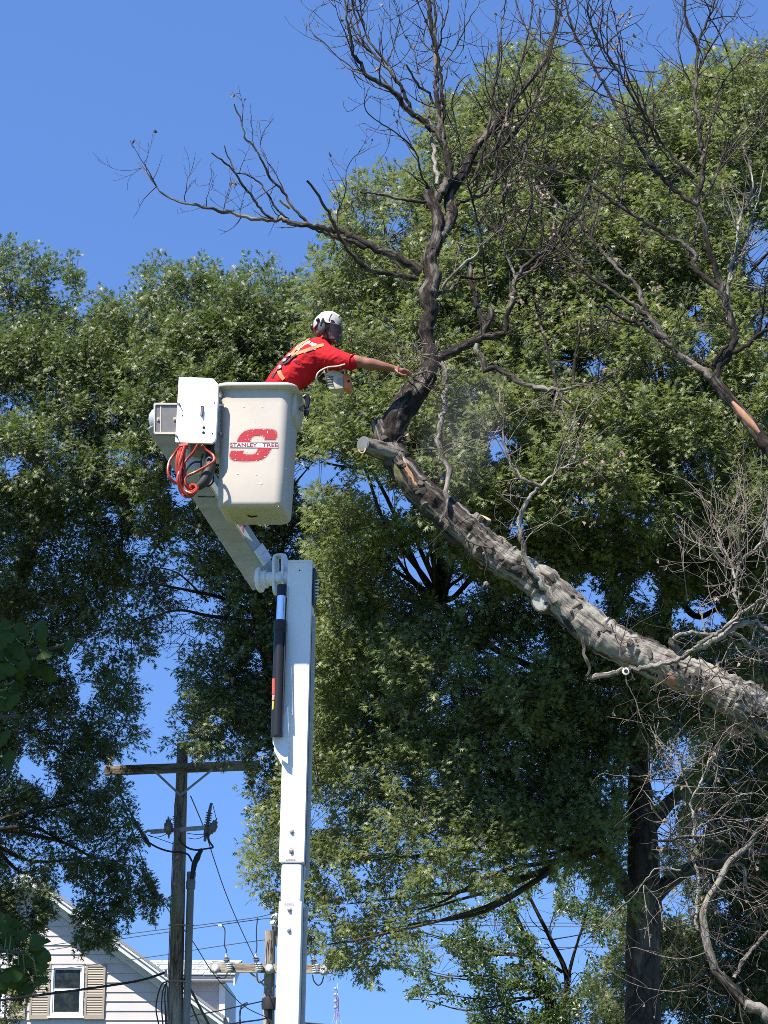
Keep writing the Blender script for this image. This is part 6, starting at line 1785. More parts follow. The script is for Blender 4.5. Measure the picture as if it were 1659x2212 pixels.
# ------------------------------------------------------------------ green trees
# a pin oak leaf of a midrib and two pairs of pointed lobes; a rounder pear leaf
OAK_V = np.array([(0, -.12, 0), (.03, .14, 0), (.33, .20, -.06), (.06, .27, .0), (.46, .60, -.10), (.06, .50, .0), (.30, .90, -.12), (.04, .74, -.02), (0, 1.12, -.10),
                  (-.03, .14, 0), (-.33, .20, -.06), (-.06, .27, .0), (-.46, .60, -.10), (-.06, .50, .0), (-.30, .90, -.12), (-.04, .74, -.02)], float)
OAK_F = np.array([(0, 1, 9), (1, 2, 3), (3, 4, 5), (5, 6, 7), (7, 8, 15), (9, 11, 10), (11, 13, 12), (13, 15, 14), (1, 3, 11), (1, 11, 9), (3, 5, 13), (3, 13, 11), (5, 7, 15), (5, 15, 13)])
PEAR_V = np.array([(0, -.45, .1), (.02, 0, 0), (-.02, 0, 0), (.27, .3, .06), (.24, .65, .04), (0, 1, -.08), (-.24, .65, .04), (-.27, .3, .06), (0, .45, -.03)], float)
PEAR_F = np.array([(0, 1, 2), (1, 3, 8), (3, 4, 8), (4, 5, 8), (5, 6, 8), (6, 7, 8), (7, 2, 8), (2, 1, 8)])
def in_poly(pts, poly):
    x, y = pts[:, 0], pts[:, 1]; poly = np.asarray(poly, float); n = len(poly); ins = np.zeros(len(pts), bool)
    j = n - 1
    for i in range(n):
        xi, yi = poly[i]; xj, yj = poly[j]
        c = ((yi > y) != (yj > y)) & (x < (xj - xi) * (y - yi) / (yj - yi + 1e-12) + xi)
        ins ^= c; j = i
    return ins
def unit(v): return v / np.maximum(np.linalg.norm(v, axis=-1, keepdims=True), 1e-9)
def PV(x, y, Y):
    a = (x - 829.5) / FPX; b = (1106.0 - y) / FPX; dy = CP - b * SP
    return np.stack([a / dy * Y, Y * np.ones_like(a), CAMZ + (SP + b * CP) / dy * Y], -1)
def make_leaves(base, d, nrm, size, V, F, width=1.0):
    """one leaf per row: stalk point, direction, upper side, length"""
    d = unit(d); s = unit(np.cross(d, nrm)); n = np.cross(s, d)
    k = len(base)
    curl = rng.uniform(.3, 1.9, (k, 1, 1))
    wid = rng.uniform(.8, 1.2, (k, 1, 1)) * width
    vv = V[None] * np.concatenate([wid, np.ones_like(wid), curl], 2)
    out = base[:, None] + size[:, None, None] * (vv[..., 0:1] * s[:, None] + vv[..., 1:2] * d[:, None] + vv[..., 2:3] * n[:, None])
    fo = (F[None] + (np.arange(k) * len(V))[:, None, None]).reshape(-1, 3)
    return out.reshape(-1, 3), fo
def tubes3(a, b, r):
    """thin three-sided twigs from a to b"""
    d = unit(b - a); u = unit(np.cross(d, np.array([.3, .2, .93]))); w = np.cross(d, u)
    vs = []
    for k in range(3):
        q = u * math.cos(k * 2.094) + w * math.sin(k * 2.094)
        vs.append(a + q * r[:, None]); 
    for k in range(3):
        q = u * math.cos(k * 2.094) + w * math.sin(k * 2.094)
        vs.append(b + q * r[:, None] * .5)
    V = np.stack(vs, 1).reshape(-1, 3)
    f0 = np.array([(0, 1, 4), (0, 4, 3), (1, 2, 5), (1, 5, 4), (2, 0, 3), (2, 3, 5)])
    F = (f0[None] + (np.arange(len(a)) * 6)[:, None, None]).reshape(-1, 3)
    return V, F

def edge_dist(x, y, poly):
    a = poly; b = np.roll(poly, -1, 0); q = np.array([x, y])
    ab = b - a; t = np.clip(((q - a) * ab).sum(1) / np.maximum((ab * ab).sum(1), 1e-9), 0, 1)
    return np.sqrt((((a + ab * t[:, None]) - q) ** 2).sum(1).min())
def crown(tree, poly, Yf, R=.6, n_clump=100, per=90, leaf=.12, holes=(), thick=1.5, mats='oak_leaf', shape='oak', nl=11, gap=.78, edge=10, tint=(0, 1), shoot=.30, porous=0.0, individual=300, twigs=True, up=.55, extra=(), tufts=0):
    poly = np.asarray(poly, float)
    x0, y0 = poly.min(0); x1, y1 = poly.max(0)
    cs = []
    tries = 0
    while len(cs) < n_clump and tries < n_clump * 60:
        tries += 1
        x, y = rng.uniform(x0, x1), rng.uniform(y0, y1)
        if not in_poly(np.array([[x, y]]), poly)[0]: continue
        if any(((x - h[0]) / h[2]) ** 2 + ((y - h[1]) / h[3]) ** 2 < 1 for h in holes): continue
        Y = Yf(x, y) + rng.uniform(-.3, 1) * thick
        r = R * rng.uniform(.65, 1.3)
        r = min(r, .10 + edge_dist(x, y, poly) / scale_at(x, y, Y) * 1.05)
        p = np.array(P(x, y, Y))
        if any(np.linalg.norm((p - c[0]) * np.array([1, .6, 1])) < gap * (r + c[1]) * .62 for c in cs): continue
        cs.append((p, r))
    for e in extra: cs.append((np.array(P(e[0], e[1], e[2])), e[3]))
    C = np.array([c[0] for c in cs]); RR = np.array([c[1] for c in cs])
    cnt = np.maximum(6, (per * (RR / R) ** 2)).astype(int)
    idx = np.repeat(np.arange(len(C)), cnt)
    m = len(idx)
    u = unit(rng.normal(size=(m, 3)))
    # clumps are made of leafy shoots: most lie near the surface, more of them on the upper side
    fl = (u[:, 2] < -.2) & (rng.random(m) < .45); u[fl, 2] *= -1
    rad_ = RR[idx] * (rng.random(m) ** .45)
    pos = C[idx] + u * rad_[:, None] * np.array([1.05, .9, .82])
    ax = unit(u * .8 + np.array([0, 0, up]) + rng.normal(size=(m, 3)) * .35)
    pr = project(pos + ax * shoot * .8)
    jit = rng.normal(size=(m, 2)) * edge; jh = rng.normal(size=(m, 2)) * 5
    ok = in_poly(pr + jit, poly)
    for h in holes:
        ok &= ~((((pr[:, 0] + jh[:, 0] - h[0]) / (h[2] * 1.6 + 4)) ** 2 + ((pr[:, 1] + jh[:, 1] - h[1]) / (h[3] * 1.6 + 4)) ** 2) < 1)
    ok &= rng.random(m) >= (porous(pr[:, 0], pr[:, 1]) if callable(porous) else porous)
    pos, ax, idx, u = pos[ok], ax[ok], idx[ok], u[ok]
    if tufts:
        seg = np.roll(poly, -1, 0) - poly; sl_ = np.linalg.norm(seg, axis=1)
        nout = np.stack([seg[:, 1], -seg[:, 0]], 1) / np.maximum(sl_, 1e-6)[:, None]
        area = np.sum(poly[:, 0] * np.roll(poly[:, 1], -1) - np.roll(poly[:, 0], -1) * poly[:, 1])
        if area < 0: nout = -nout
        vis_ = (poly[:, 0] > -30) & (poly[:, 0] < 1700) & (poly[:, 1] < 2240)
        pk = rng.choice(len(poly), tufts, p=(sl_ * vis_) / (sl_ * vis_).sum())
        e = poly[pk] + seg[pk] * rng.random((tufts, 1)) - nout[pk] * rng.uniform(-5, 26, (tufts, 1))
        # lean each tuft on the nearest clump's distance
        pc_ = project(C); near = np.array([np.argmin(((pc_ - q) ** 2).sum(1)) for q in e])
        tp_ = PV(e[:, 0], e[:, 1], C[near, 1] + rng.normal(0, .25, tufts))
        keep = np.ones(tufts, bool)
        for h in holes: keep &= ((e[:, 0] - h[0]) / h[2]) ** 2 + ((e[:, 1] - h[1]) / h[3]) ** 2 > 1
        ta = unit(np.stack([nout[pk][:, 0], rng.normal(0, .4, tufts), -nout[pk][:, 1] * .8 + .35], 1) + rng.normal(size=(tufts, 3)) * .25)
        pos = np.concatenate([pos, tp_[keep]]); ax = np.concatenate([ax, ta[keep]]); idx = np.concatenate([idx, near[keep]]); u = np.concatenate([u, ta[keep]])
    m = len(pos)
    tclump = rng.normal(0, .16, len(C))
    # leaves in a spiral round each shoot
    nl_ = nl
    t = (np.arange(nl_) + .5) / nl_
    phi = np.arange(nl_) * 2.4
    e1 = unit(np.cross(ax, np.array([.37, .21, .9]))); e2 = np.cross(ax, e1)
    ph = phi[None] + rng.uniform(0, 6.28, (m, 1)) + rng.normal(0, .25, (m, nl_))
    radial = e1[:, None] * np.cos(ph)[..., None] + e2[:, None] * np.sin(ph)[..., None]
    th = np.radians(75 - 45 * t[None] + rng.normal(0, 10, (m, nl_)))
    ln = shoot * rng.uniform(.7, 1.25, (m, 1))
    base = pos[:, None] + ax[:, None] * (ln * (t[None] ** .8))[..., None]
    d = ax[:, None] * np.cos(th)[..., None] + radial * np.sin(th)[..., None]
    d = d + np.array([0, 0, -.30]) * rng.uniform(.2, 1.6, (m, nl_, 1))
    nrm = np.array(SUN) * .75 + np.array([0, 0, .25]) + rng.normal(0, .42, (m, nl_, 3)) + (u * .35)[:, None]
    size = leaf * rng.uniform(.62, 1.15, (m, nl_))
    base, d, nrm, size = base.reshape(-1, 3), d.reshape(-1, 3), nrm.reshape(-1, 3), size.ravel()
    base = base + unit(d) * .02
    tv_ = np.clip(np.repeat(.40 + tclump[idx] + rng.normal(0, .12, m), nl_) + rng.normal(0, .10, m * nl_), 0, 1)
    tv_ = tint[0] + (tint[1] - tint[0]) * tv_
    V, F = (OAK_V, OAK_F) if shape == 'oak' else (PEAR_V, PEAR_F)
    # the leaves that show largest become leaf objects, the rest one mass
    k = len(base)
    pick = np.zeros(k, bool)
    if individual:
        pp = project(base); vis = (pp[:, 0] > 5) & (pp[:, 0] < 1650) & (pp[:, 1] > 5) & (pp[:, 1] < 2205)
        score = base[:, 1] + (~vis) * 100 + rng.random(k) * .6
        pick[np.argsort(score)[:individual]] = True
    v, f = make_leaves(base[~pick], d[~pick], nrm[~pick], size[~pick], V, F)
    np_mesh('leaves', v, f, M[mats], tree, {'tint': np.repeat(tv_[~pick], len(V))}, 'stuff')
    if individual:
        me = bpy.data.meshes.new('leaf')
        me.from_pydata([tuple(q) for q in V], [], [tuple(int(i) for i in q) for q in F])
        at = me.attributes.new('tint', 'FLOAT', 'POINT'); at.data.foreach_set('value', np.full(len(V), tint[0] + (tint[1] - tint[0]) * .5, np.float32))
        me.materials.append(M[mats])
        off = np.array(wloc(tree))
        dd = unit(d[pick]); ss = unit(np.cross(dd, nrm[pick])); nn2 = np.cross(ss, dd)
        for b_, d_, s_, n_, z_ in zip(base[pick], dd, ss, nn2, size[pick]):
            o = bpy.data.objects.new('leaf', me)
            q = b_ - off
            o.matrix_local = Matrix(((s_[0] * z_, d_[0] * z_, n_[0] * z_, q[0]), (s_[1] * z_, d_[1] * z_, n_[1] * z_, q[1]), (s_[2] * z_, d_[2] * z_, n_[2] * z_, q[2]), (0, 0, 0, 1)))
            COL.objects.link(o); o.parent = tree
    if twigs:
        a = C[idx] + (pos - C[idx]) * .25; b = pos + ax * (ln * .9)
        sel = rng.random(m) < .55
        v, f = tubes3(a[sel], b[sel], np.full(sel.sum(), .006))
        np_mesh('twigs', v, f, M['twig_green'], tree, kind='stuff')
    return C, RR, k
def trunk_of(tree, pts, name='trunk', m='oak_bark', n=18, amp=.07):
    """pts: (x, y, Y, width px)"""
    q = smooth_path(pts, 12)
    pp = [P(a[0], a[1], a[2]) for a in q]; rs_ = [max(.006, a[3] / 2 / scale_at(a[0], a[1], a[2])) for a in q]
    return MB().tube(pp, rs_, n, True, barkdisp(amp, 4)).build(name, M[m], tree, smooth=True, angle=60)
def boughs(tree, root, C, k, r0=.05):
    """boughs from the trunk out to some of the clumps"""
    root = np.asarray(root)
    sel = rng.permutation(len(C))[:k]
    for i in sel:
        c = C[i]; j = np.argmin(np.linalg.norm(root - c, axis=1) + np.maximum(0, root[:, 2] - c[2]) * 1.5)
        a = root[j]; mid = (a + c) / 2 + np.array([rng.normal() * .15, rng.normal() * .15, rng.uniform(-.3, .1)])
        L = np.linalg.norm(c - a)
        pts = smooth3([a, a * .7 + mid * .3 + rng.normal(size=3) * .06, mid, c * .6 + mid * .4 + rng.normal(size=3) * .08, c], 5)
        MB().tube(pts, [max(.008, (r0 * min(1, L / 3)) * (1 - .85 * q / (len(pts) - 1))) for q in range(len(pts))], 7).build('bough', M['oak_bark'], tree, smooth=True)
def tree_root(name, x, Y, label, cat='tree', group=None):
    p = P(x, 2212, Y); return empty(name, (p.x, Y, 0), label, cat, group)
def ground_y(x, Y):
    """photo height of the ground at that distance"""
    a = math.atan2(-CAMZ, Y) - PITCH
    return 1106 - math.tan(a) * FPX

total = 0
# ---- left oak
tl = tree_root('oak_tree', 40, 36.5, 'tall leafy oak at the left edge, its low boughs hanging over the house gable', group='green trees behind the lift')
L_poly = [(-140, 540), (-60, 520), (0, 528), (30, 550), (64, 566), (84, 598), (80, 622), (58, 655), (78, 660), (89, 582), (110, 578), (128, 572), (153, 590), (158, 622), (187, 637), (202, 672), (218, 700), (262, 690), (300, 760), (320, 900), (330, 1050), (345, 1180), (352, 1290), (328, 1340), (300, 1375), (320, 1400), (312, 1412), (277, 1414), (253, 1429), (226, 1442), (208, 1475), (212, 1500), (228, 1508), (247, 1480), (268, 1466), (284, 1490), (283, 1550), (277, 1577), (290, 1600), (277, 1622), (215, 1620), (220, 1635), (265, 1652), (232, 1693), (256, 1738), (277, 1770), (284, 1792), (272, 1813), (268, 1830), (255, 1860), (200, 1880), (150, 1872), (118, 1884), (88, 1890), (96, 1935), (84, 1975), (66, 2010), (48, 2050), (34, 2090), (40, 2120), (30, 2150), (14, 2170), (8, 2212), (0, 2260), (-140, 2260)]
L2_poly = [(150, 1862), (240, 1850), (285, 1856), (320, 1852), (330, 1884), (345, 1925), (366, 1948), (361, 1976), (333, 2000), (312, 1975), (280, 1975), (272, 2018), (241, 2024), (257, 2055), (240, 2066), (216, 2042), (206, 2040), (190, 2075), (168, 2080), (160, 2040), (150, 1995), (158, 1965), (170, 1925), (150, 1890)]
L3_poly = [(84, 1900), (108, 1950), (93, 1992), (79, 2030), (58, 2078), (96, 2088), (104, 2122), (66, 2136), (56, 2166), (26, 2168), (10, 2150), (40, 2090), (50, 2040), (70, 2000)]
L_holes = [(246, 1658, 22, 24), (190, 660, 16, 14), (285, 985, 22, 14), (22, 1010, 14, 16), (245, 1115, 14, 10), (190, 1480, 14, 22), (160, 1415, 12, 16), (300, 1180, 22, 14), (300, 1100, 12, 8), (140, 1880, 16, 10), (95, 1570, 10, 8), (60, 1660, 22, 16), (110, 1690, 16, 12), (60, 1600, 10, 8)]
def L_Y(x, y): return np.interp(y, [520, 1020, 1250, 1500, 1800, 2212], [36.4, 33.8, 35.6, 37.2, 38.4, 39.2]) + max(0, (x - 150) / 150) * .4
C, RR, k = crown(tl, L_poly, L_Y, R=.52, n_clump=230, per=84, leaf=.102, porous=lambda x, y: np.where(y > 1250, .18, 0), holes=L_holes, thick=1.6, edge=6, tint=(0, .9), tufts=800); total += k
gy = ground_y(40, 37)
trunk_of(tl, [(-75, gy, 38.6, 120), (-68, 2212, 38.6, 78), (-40, 1800, 38.6, 62), (10, 1400, 38.6, 48), (70, 1150, 36.8, 34), (86, 930, 36.6, 22), (95, 760, 36.4, 10)])
root = [np.array(P(x, y, 36.8)) for x, y in ((-40, 1800), (-15, 1600), (10, 1400), (40, 1250), (70, 1150), (80, 1000), (90, 850))]
boughs(tl, root, C, 34)
trunk_of(tl, [(86, 1000, 36.6, 14), (86, 940, 36.2, 12), (100, 900, 36, 10), (120, 880, 36, 6)], 'bough', n=8)
for q_ in (L2_poly, L3_poly):
    crown(tl, q_, lambda x, y: 38.6, R=.22, n_clump=60, per=13, leaf=.112, thick=.5, edge=4, tint=(0, .9), individual=0, up=-.1, gap=.95, shoot=.26)
# ---- middle oak
tm_ = tree_root('oak_tree', 520, 36.5, 'broad leafy oak behind the bucket, with bare twigs at its lower left edge', group='green trees behind the lift')
M_poly = [(215, 690), (232, 642), (247, 638), (260, 668), (275, 664), (293, 682), (300, 672), (309, 590), (336, 581), (372, 590), (378, 630), (384, 612), (410, 584), (422, 570), (449, 594), (462, 618), (476, 608), (487, 622), (498, 618), (518, 612), (528, 588), (556, 573), (577, 598), (592, 618), (623, 614), (655, 618), (675, 640), (700, 660), (730, 800), (740, 1000), (740, 1200), (730, 1400), (720, 1640), (640, 1700), (600, 1800), (574, 1765), (552, 1742), (571, 1692), (566, 1640), (556, 1612), (530, 1612), (500, 1634), (465, 1612), (430, 1608), (408, 1622), (383, 1590), (405, 1565), (430, 1500), (428, 1480), (395, 1466), (420, 1430), (440, 1400), (455, 1345), (420, 1300), (470, 1280), (420, 1230), (370, 1190), (330, 1140), (290, 1040), (270, 900), (240, 760)]
M_holes = [(546, 1650, 20, 26), (640, 1010, 20, 20), (440, 1310, 26, 16), (310, 1090, 12, 10), (395, 1060, 18, 26), (350, 1180, 30, 14), (300, 1190, 12, 10), (690, 1020, 42, 22), (665, 1062, 18, 16), (700, 1085, 22, 10), (725, 985, 14, 10), (330, 985, 10, 10), (420, 1350, 30, 28), (560, 1420, 10, 10), (470, 1560, 10, 8), (700, 900, 8, 8), (655, 1160, 12, 8)]
def M_Y(x, y): return np.interp(y, [560, 980, 1250, 1500, 1800], [35.2, 32.8, 34.6, 35.8, 35.0])
C, RR, k = crown(tm_, M_poly, M_Y, R=.52, n_clump=230, per=88, leaf=.104, porous=lambda x, y: np.where(y > 1150, .22, 0), holes=M_holes, thick=1.6, edge=6, tufts=800, mats='oak_leaf', tint=(.1, 1)); total += k
trunk_of(tm_, [(622, ground_y(622, 37), 37, 60), (624, 2212, 37, 48), (634, 1850, 37, 44), (610, 1560, 37, 40), (545, 1250, 36.5, 30), (530, 1000, 36, 20), (520, 800, 35.5, 10)])
root = [np.array(P(x, y, 36.6)) for x, y in ((620, 1600), (600, 1500), (555, 1300), (545, 1150), (530, 1000), (525, 880))]
boughs(tm_, root, C, 34)
for pts in ([(560, 1330, 36, 12), (480, 1292, 35.6, 9), (420, 1278, 35.3, 7), (370, 1268, 35, 5), (310, 1258, 34.8, 3)], [(560, 1345, 36, 12), (450, 1330, 35.5, 8), (390, 1318, 35.2, 6), (340, 1330, 35, 4), (300, 1362, 34.8, 3)], [(450, 1300, 35.5, 5), (400, 1250, 35.2, 4), (370, 1232, 35, 3), (330, 1225, 35, 2)]):
    trunk_of(tm_, pts, 'bough', n=7)
bt_ = MB()
for k_ in range(70):
    x, y = R5.uniform(310, 470), R5.uniform(1235, 1400)
    twig(bt_, P(x, y, 35.2), Vector((R5.gauss(-.5, .7), R5.gauss(0, .5), R5.gauss(-.1, .6))), R5.uniform(.3, .8), .006, -.2, .9, 1, [], 0)
bt_.build('bare_twigs', M['twig_dark'], tm_, kind='stuff', fix=False)
# ---- right oak, the largest
tr_ = tree_root('oak_tree', 1390, 33, 'huge leafy oak on the right with a thick furrowed trunk behind the dead branches', group='green trees behind the lift')
R_poly = [(672, 655), (680, 640), (692, 584), (712, 555), (728, 520), (732, 492), (742, 440), (762, 420), (785, 415), (802, 400), (830, 377), (850, 393), (877, 404), (912, 414), (918, 350), (940, 330), (926, 268), (945, 235), (964, 255), (988, 220), (1013, 206), (1047, 213), (1051, 180), (1072, 165), (1068, 138), (1093, 138), (1131, 137), (1141, 102), (1168, 100), (1182, 140), (1216, 133), (1229, 168), (1218, 210), (1240, 208), (1258, 242), (1267, 260), (1287, 272), (1297, 287), (1314, 243), (1350, 250), (1382, 216), (1392, 195), (1416, 199), (1429, 233), (1456, 226), (1466, 155), (1490, 168), (1500, 189), (1521, 182), (1527, 134), (1551, 120), (1588, 121), (1619, 106), (1625, 128), (1649, 128), (1665, 120), (1760, 120), (1760, 1520), (1500, 1640), (1460, 1800), (1420, 1890), (1360, 1960), (1300, 1890), (1240, 1850), (1150, 1870), (1080, 1895), (1010, 1890), (960, 1900), (915, 1885), (885, 1890), (912, 1945), (880, 1985), (850, 2050), (812, 2102), (768, 2098), (752, 2070), (741, 2062), (694, 2048), (664, 2020), (640, 1960), (566, 1918), (546, 1872), (575, 1790), (640, 1700), (660, 1500), (690, 1300), (700, 1000), (690, 760)]
R_holes = [(700, 1022, 34, 26), (664, 1056, 20, 16), (742, 1000, 12, 10), (1388, 1880, 28, 80), (1384, 1720, 20, 70), (1220, 780, 16, 10), (1000, 1262, 30, 16), (975, 1285, 20, 14), (905, 1195, 24, 10), (800, 1050, 34, 14), (860, 1085, 30, 16), (770, 1040, 16, 10), (1075, 955, 18, 30), (1128, 1060, 10, 12), (1122, 1135, 14, 16), (905, 1225, 34, 26), (930, 1260, 14, 10), (960, 1030, 12, 10), (1290, 790, 16, 20), (1280, 1290, 22, 14), (1395, 1275, 20, 22), (1530, 1330, 30, 22), (1490, 1325, 26, 14), (1475, 1640, 18, 30), (1430, 1695, 18, 16), (1460, 1735, 14, 18), (1430, 1780, 16, 22), (1258, 1890, 10, 20), (1250, 1270, 10, 8), (1180, 1215, 8, 10), (1520, 740, 16, 24), (1660, 700, 24, 20), (1420, 800, 10, 16), (1500, 670, 12, 12), (1400, 700, 10, 10), (1640, 560, 24, 50), (1420, 360, 8, 10), (795, 475, 14, 12), (860, 480, 20, 14), (845, 530, 14, 10), (1025, 850, 10, 10), (1160, 1390, 16, 14), (1130, 1430, 10, 10), (1075, 1390, 10, 14), (840, 700, 8, 8), (700, 2000, 14, 8), (760, 1960, 10, 16), (720, 1900, 14, 12), (690, 1760, 12, 20), (850, 1900, 10, 10), (780, 1880, 10, 12), (1130, 1860, 12, 10)]
def R_Y(x, y):
    base = np.interp(y, [100, 500, 1060, 1260, 1600, 2100], [32.2, 30.4, 28.8, 31.2, 32.6, 32.0])
    if x < 1000: base += .8 * (1000 - x) / 300
    # a lower skirt of foliage that comes out into the sun left of the trunk
    if 880 < x < 1120 and y > 1440: base -= .9
    return base
C, RR, k = crown(tr_, R_poly, R_Y, R=.53, n_clump=620, per=88, leaf=.106, porous=lambda x, y: np.where((y > 1650) & (x < 960), .45, np.where(y > 1300, .12, 0)), holes=R_holes, thick=1.9, edge=6, tufts=1300, mats='bright_leaf', tint=(.0, 1)); total += k
trunk_of(tr_, [(1385, ground_y(1385, 33), 33.9, 150), (1388, 2212, 33.9, 80), (1390, 2050, 33.9, 76), (1392, 1930, 33.9, 74), (1388, 1820, 33.9, 66), (1382, 1700, 33.9, 52), (1384, 1600, 33.9, 40), (1405, 1480, 33.9, 32), (1430, 1400, 33.7, 28), (1441, 1300, 33.5, 24), (1446, 1180, 33.3, 20), (1440, 1000, 32.9, 16), (1425, 760, 31.5, 12), (1420, 520, 31, 8)], amp=.09, n=22)
for pts in ([(1380, 1960, 33.9, 40), (1330, 1880, 33.7, 34), (1300, 1830, 33.5, 30), (1285, 1760, 33.3, 24), (1270, 1650, 33.1, 18)],
            [(1400, 1950, 33.9, 40), (1450, 1900, 33.9, 34), (1510, 1870, 34.1, 28), (1600, 1850, 34.3, 20), (1700, 1830, 34.5, 16)],
            [(1395, 1800, 33.9, 34), (1440, 1740, 33.9, 30), (1490, 1690, 34.1, 24), (1560, 1600, 34.3, 18), (1650, 1540, 34.5, 12)],
            [(1375, 1640, 33.9, 26), (1310, 1580, 33.5, 20), (1250, 1540, 33.3, 18), (1160, 1450, 33.1, 16), (1042, 1386, 32.9, 13), (950, 1300, 32.9, 11), (850, 1230, 31.8, 8)],
            [(1400, 1500, 33.9, 22), (1330, 1440, 33.5, 16), (1240, 1350, 33.3, 13), (1120, 1250, 33.1, 9), (1060, 1180, 32.9, 7)],
            [(1443, 1300, 33.5, 16), (1480, 1200, 33.3, 14), (1510, 1060, 32.9, 11), (1530, 900, 31.6, 8), (1545, 760, 31.2, 6)],
            [(1443, 1250, 33.5, 14), (1500, 1330, 33.3, 14), (1560, 1310, 33.2, 10), (1650, 1280, 32.9, 8)],
            [(1440, 1000, 32.9, 12), (1380, 880, 31.6, 10), (1310, 760, 31.2, 7), (1250, 640, 30.8, 5)],
            [(1300, 1850, 33.5, 18), (1180, 1750, 33.3, 12), (1040, 1760, 33.1, 9), (900, 1800, 32.9, 6)],
            [(1240, 1350, 33.3, 10), (1210, 1240, 32.9, 8), (1190, 1140, 31.6, 6)],
            [(700, 1000, 33.3, 4), (760, 1010, 33.1, 6), (880, 1020, 32.9, 8), (1000, 1080, 32.9, 9)]):
    trunk_of(tr_, pts, 'limb', n=12)
root = [np.array(P(x, y, 32.6)) for x, y in ((1390, 1700), (1384, 1600), (1405, 1480), (1430, 1400), (1441, 1300), (1446, 1180), (1440, 1000), (1425, 760), (1300, 1830), (1250, 1540), (1042, 1386), (1240, 1350), (950, 1300), (1530, 900), (1310, 760))]
boughs(tr_, root, C, 90)
# ---- shaded tree to the right of the thick trunk
tq = tree_root('shade_tree', 1620, 40, 'darker leafy tree in the lower right corner, behind the tangle of dead twigs', group='green trees behind the lift')
Q_poly = [(1440, 1900), (1480, 1830), (1470, 1780), (1475, 1650), (1540, 1500), (1630, 1400), (1760, 1380), (1760, 2280), (1250, 2280), (1270, 2200), (1300, 2080), (1330, 2010), (1310, 1940), (1340, 1930), (1430, 1980)]
Q_holes = [(1462, 1955, 24, 16), (1300, 2055, 12, 14), (1452, 2205, 12, 20), (1640, 1830, 8, 8), (1560, 1960, 8, 8), (1500, 1790, 10, 18)]
C, RR, k = crown(tq, Q_poly, lambda x, y: 37.5 + (y - 1600) / 600 * 1.5, R=.6, n_clump=130, per=80, leaf=.12, holes=Q_holes, thick=2, edge=9, mats='oak_leaf', tint=(0, .8)); total += k
trunk_of(tq, [(1640, ground_y(1640, 40), 40, 80), (1640, 2212, 40, 60), (1650, 1900, 40, 45), (1660, 1600, 39.5, 20)])
boughs(tq, [np.array(P(1645, y, 40)) for y in (2100, 1950, 1800)], C, 16)
# ---- pear-like tree, low in the middle
tp = tree_root('round_leaf_tree', 1190, 46, 'small round-leaved tree low between the radio mast and the thick oak trunk', group='green trees behind the lift')
P_poly = [(872, 2080), (900, 2060), (905, 2040), (880, 2045), (872, 2000), (920, 2020), (930, 1960), (900, 1925), (950, 1910), (1040, 1890), (1150, 1880), (1240, 1860), (1300, 1900), (1340, 1980), (1350, 2280), (1010, 2280), (1010, 2212), (1000, 2180), (960, 2160), (925, 2180), (915, 2150), (870, 2160), (860, 2140), (900, 2120), (880, 2105)]
P_holes = [(1215, 2030, 34, 34), (1160, 1975, 22, 26), (1285, 2050, 20, 12), (1060, 2000, 20, 12), (970, 1990, 18, 18), (1010, 1940, 20, 12), (1110, 1920, 14, 12), (1180, 1920, 14, 16), (960, 2080, 16, 20), (1230, 2105, 16, 22), (1090, 2070, 14, 12), (1000, 2130, 16, 14), (1130, 2160, 12, 14), (930, 2030, 12, 12), (1250, 1910, 10, 20), (1310, 2120, 10, 20), (1275, 2180, 10, 20)]
C, RR, k = crown(tp, P_poly, lambda x, y: 44.5, R=.55, n_clump=120, per=52, leaf=.092, holes=P_holes, thick=2.2, mats='pear_leaf', shape='pear', edge=10, up=.2, porous=.12, shoot=.32); total += k
trunk_of(tp, [(1190, ground_y(1190, 46), 46, 60), (1195, 2250, 46, 36), (1180, 2150, 46, 22), (1150, 2070, 45.8, 14), (1120, 1990, 45.6, 9), (1090, 1920, 45.4, 5)], m='dark_bark')
for pts in ([(1195, 2240, 46, 20), (1225, 2120, 45.8, 13), (1190, 2030, 45.6, 10), (1150, 1950, 45.4, 7), (1130, 1900, 45.3, 4)], [(1225, 2120, 45.8, 9), (1240, 2060, 45.6, 7), (1262, 1990, 45.4, 5), (1280, 1920, 45.3, 3)], [(1150, 2070, 45.8, 8), (1100, 2060, 45.5, 6), (1010, 2040, 45.2, 4), (900, 2010, 45, 3)], [(1180, 2150, 46, 9), (1110, 2130, 45.6, 6), (1040, 2120, 45.2, 4), (960, 2110, 45, 3), (880, 2095, 44.8, 1.5)], [(1215, 2100, 45.8, 8), (1160, 2060, 45.6, 6), (1130, 2030, 45.4, 4)]):
    trunk_of(tp, pts, 'limb', m='dark_bark', n=9)
boughs(tp, [np.array(P(x, y, 45.7)) for x, y in ((1195, 2240), (1180, 2150), (1150, 2070), (1225, 2120), (1190, 2030))], C, 26, .03)
print('leaves', total)

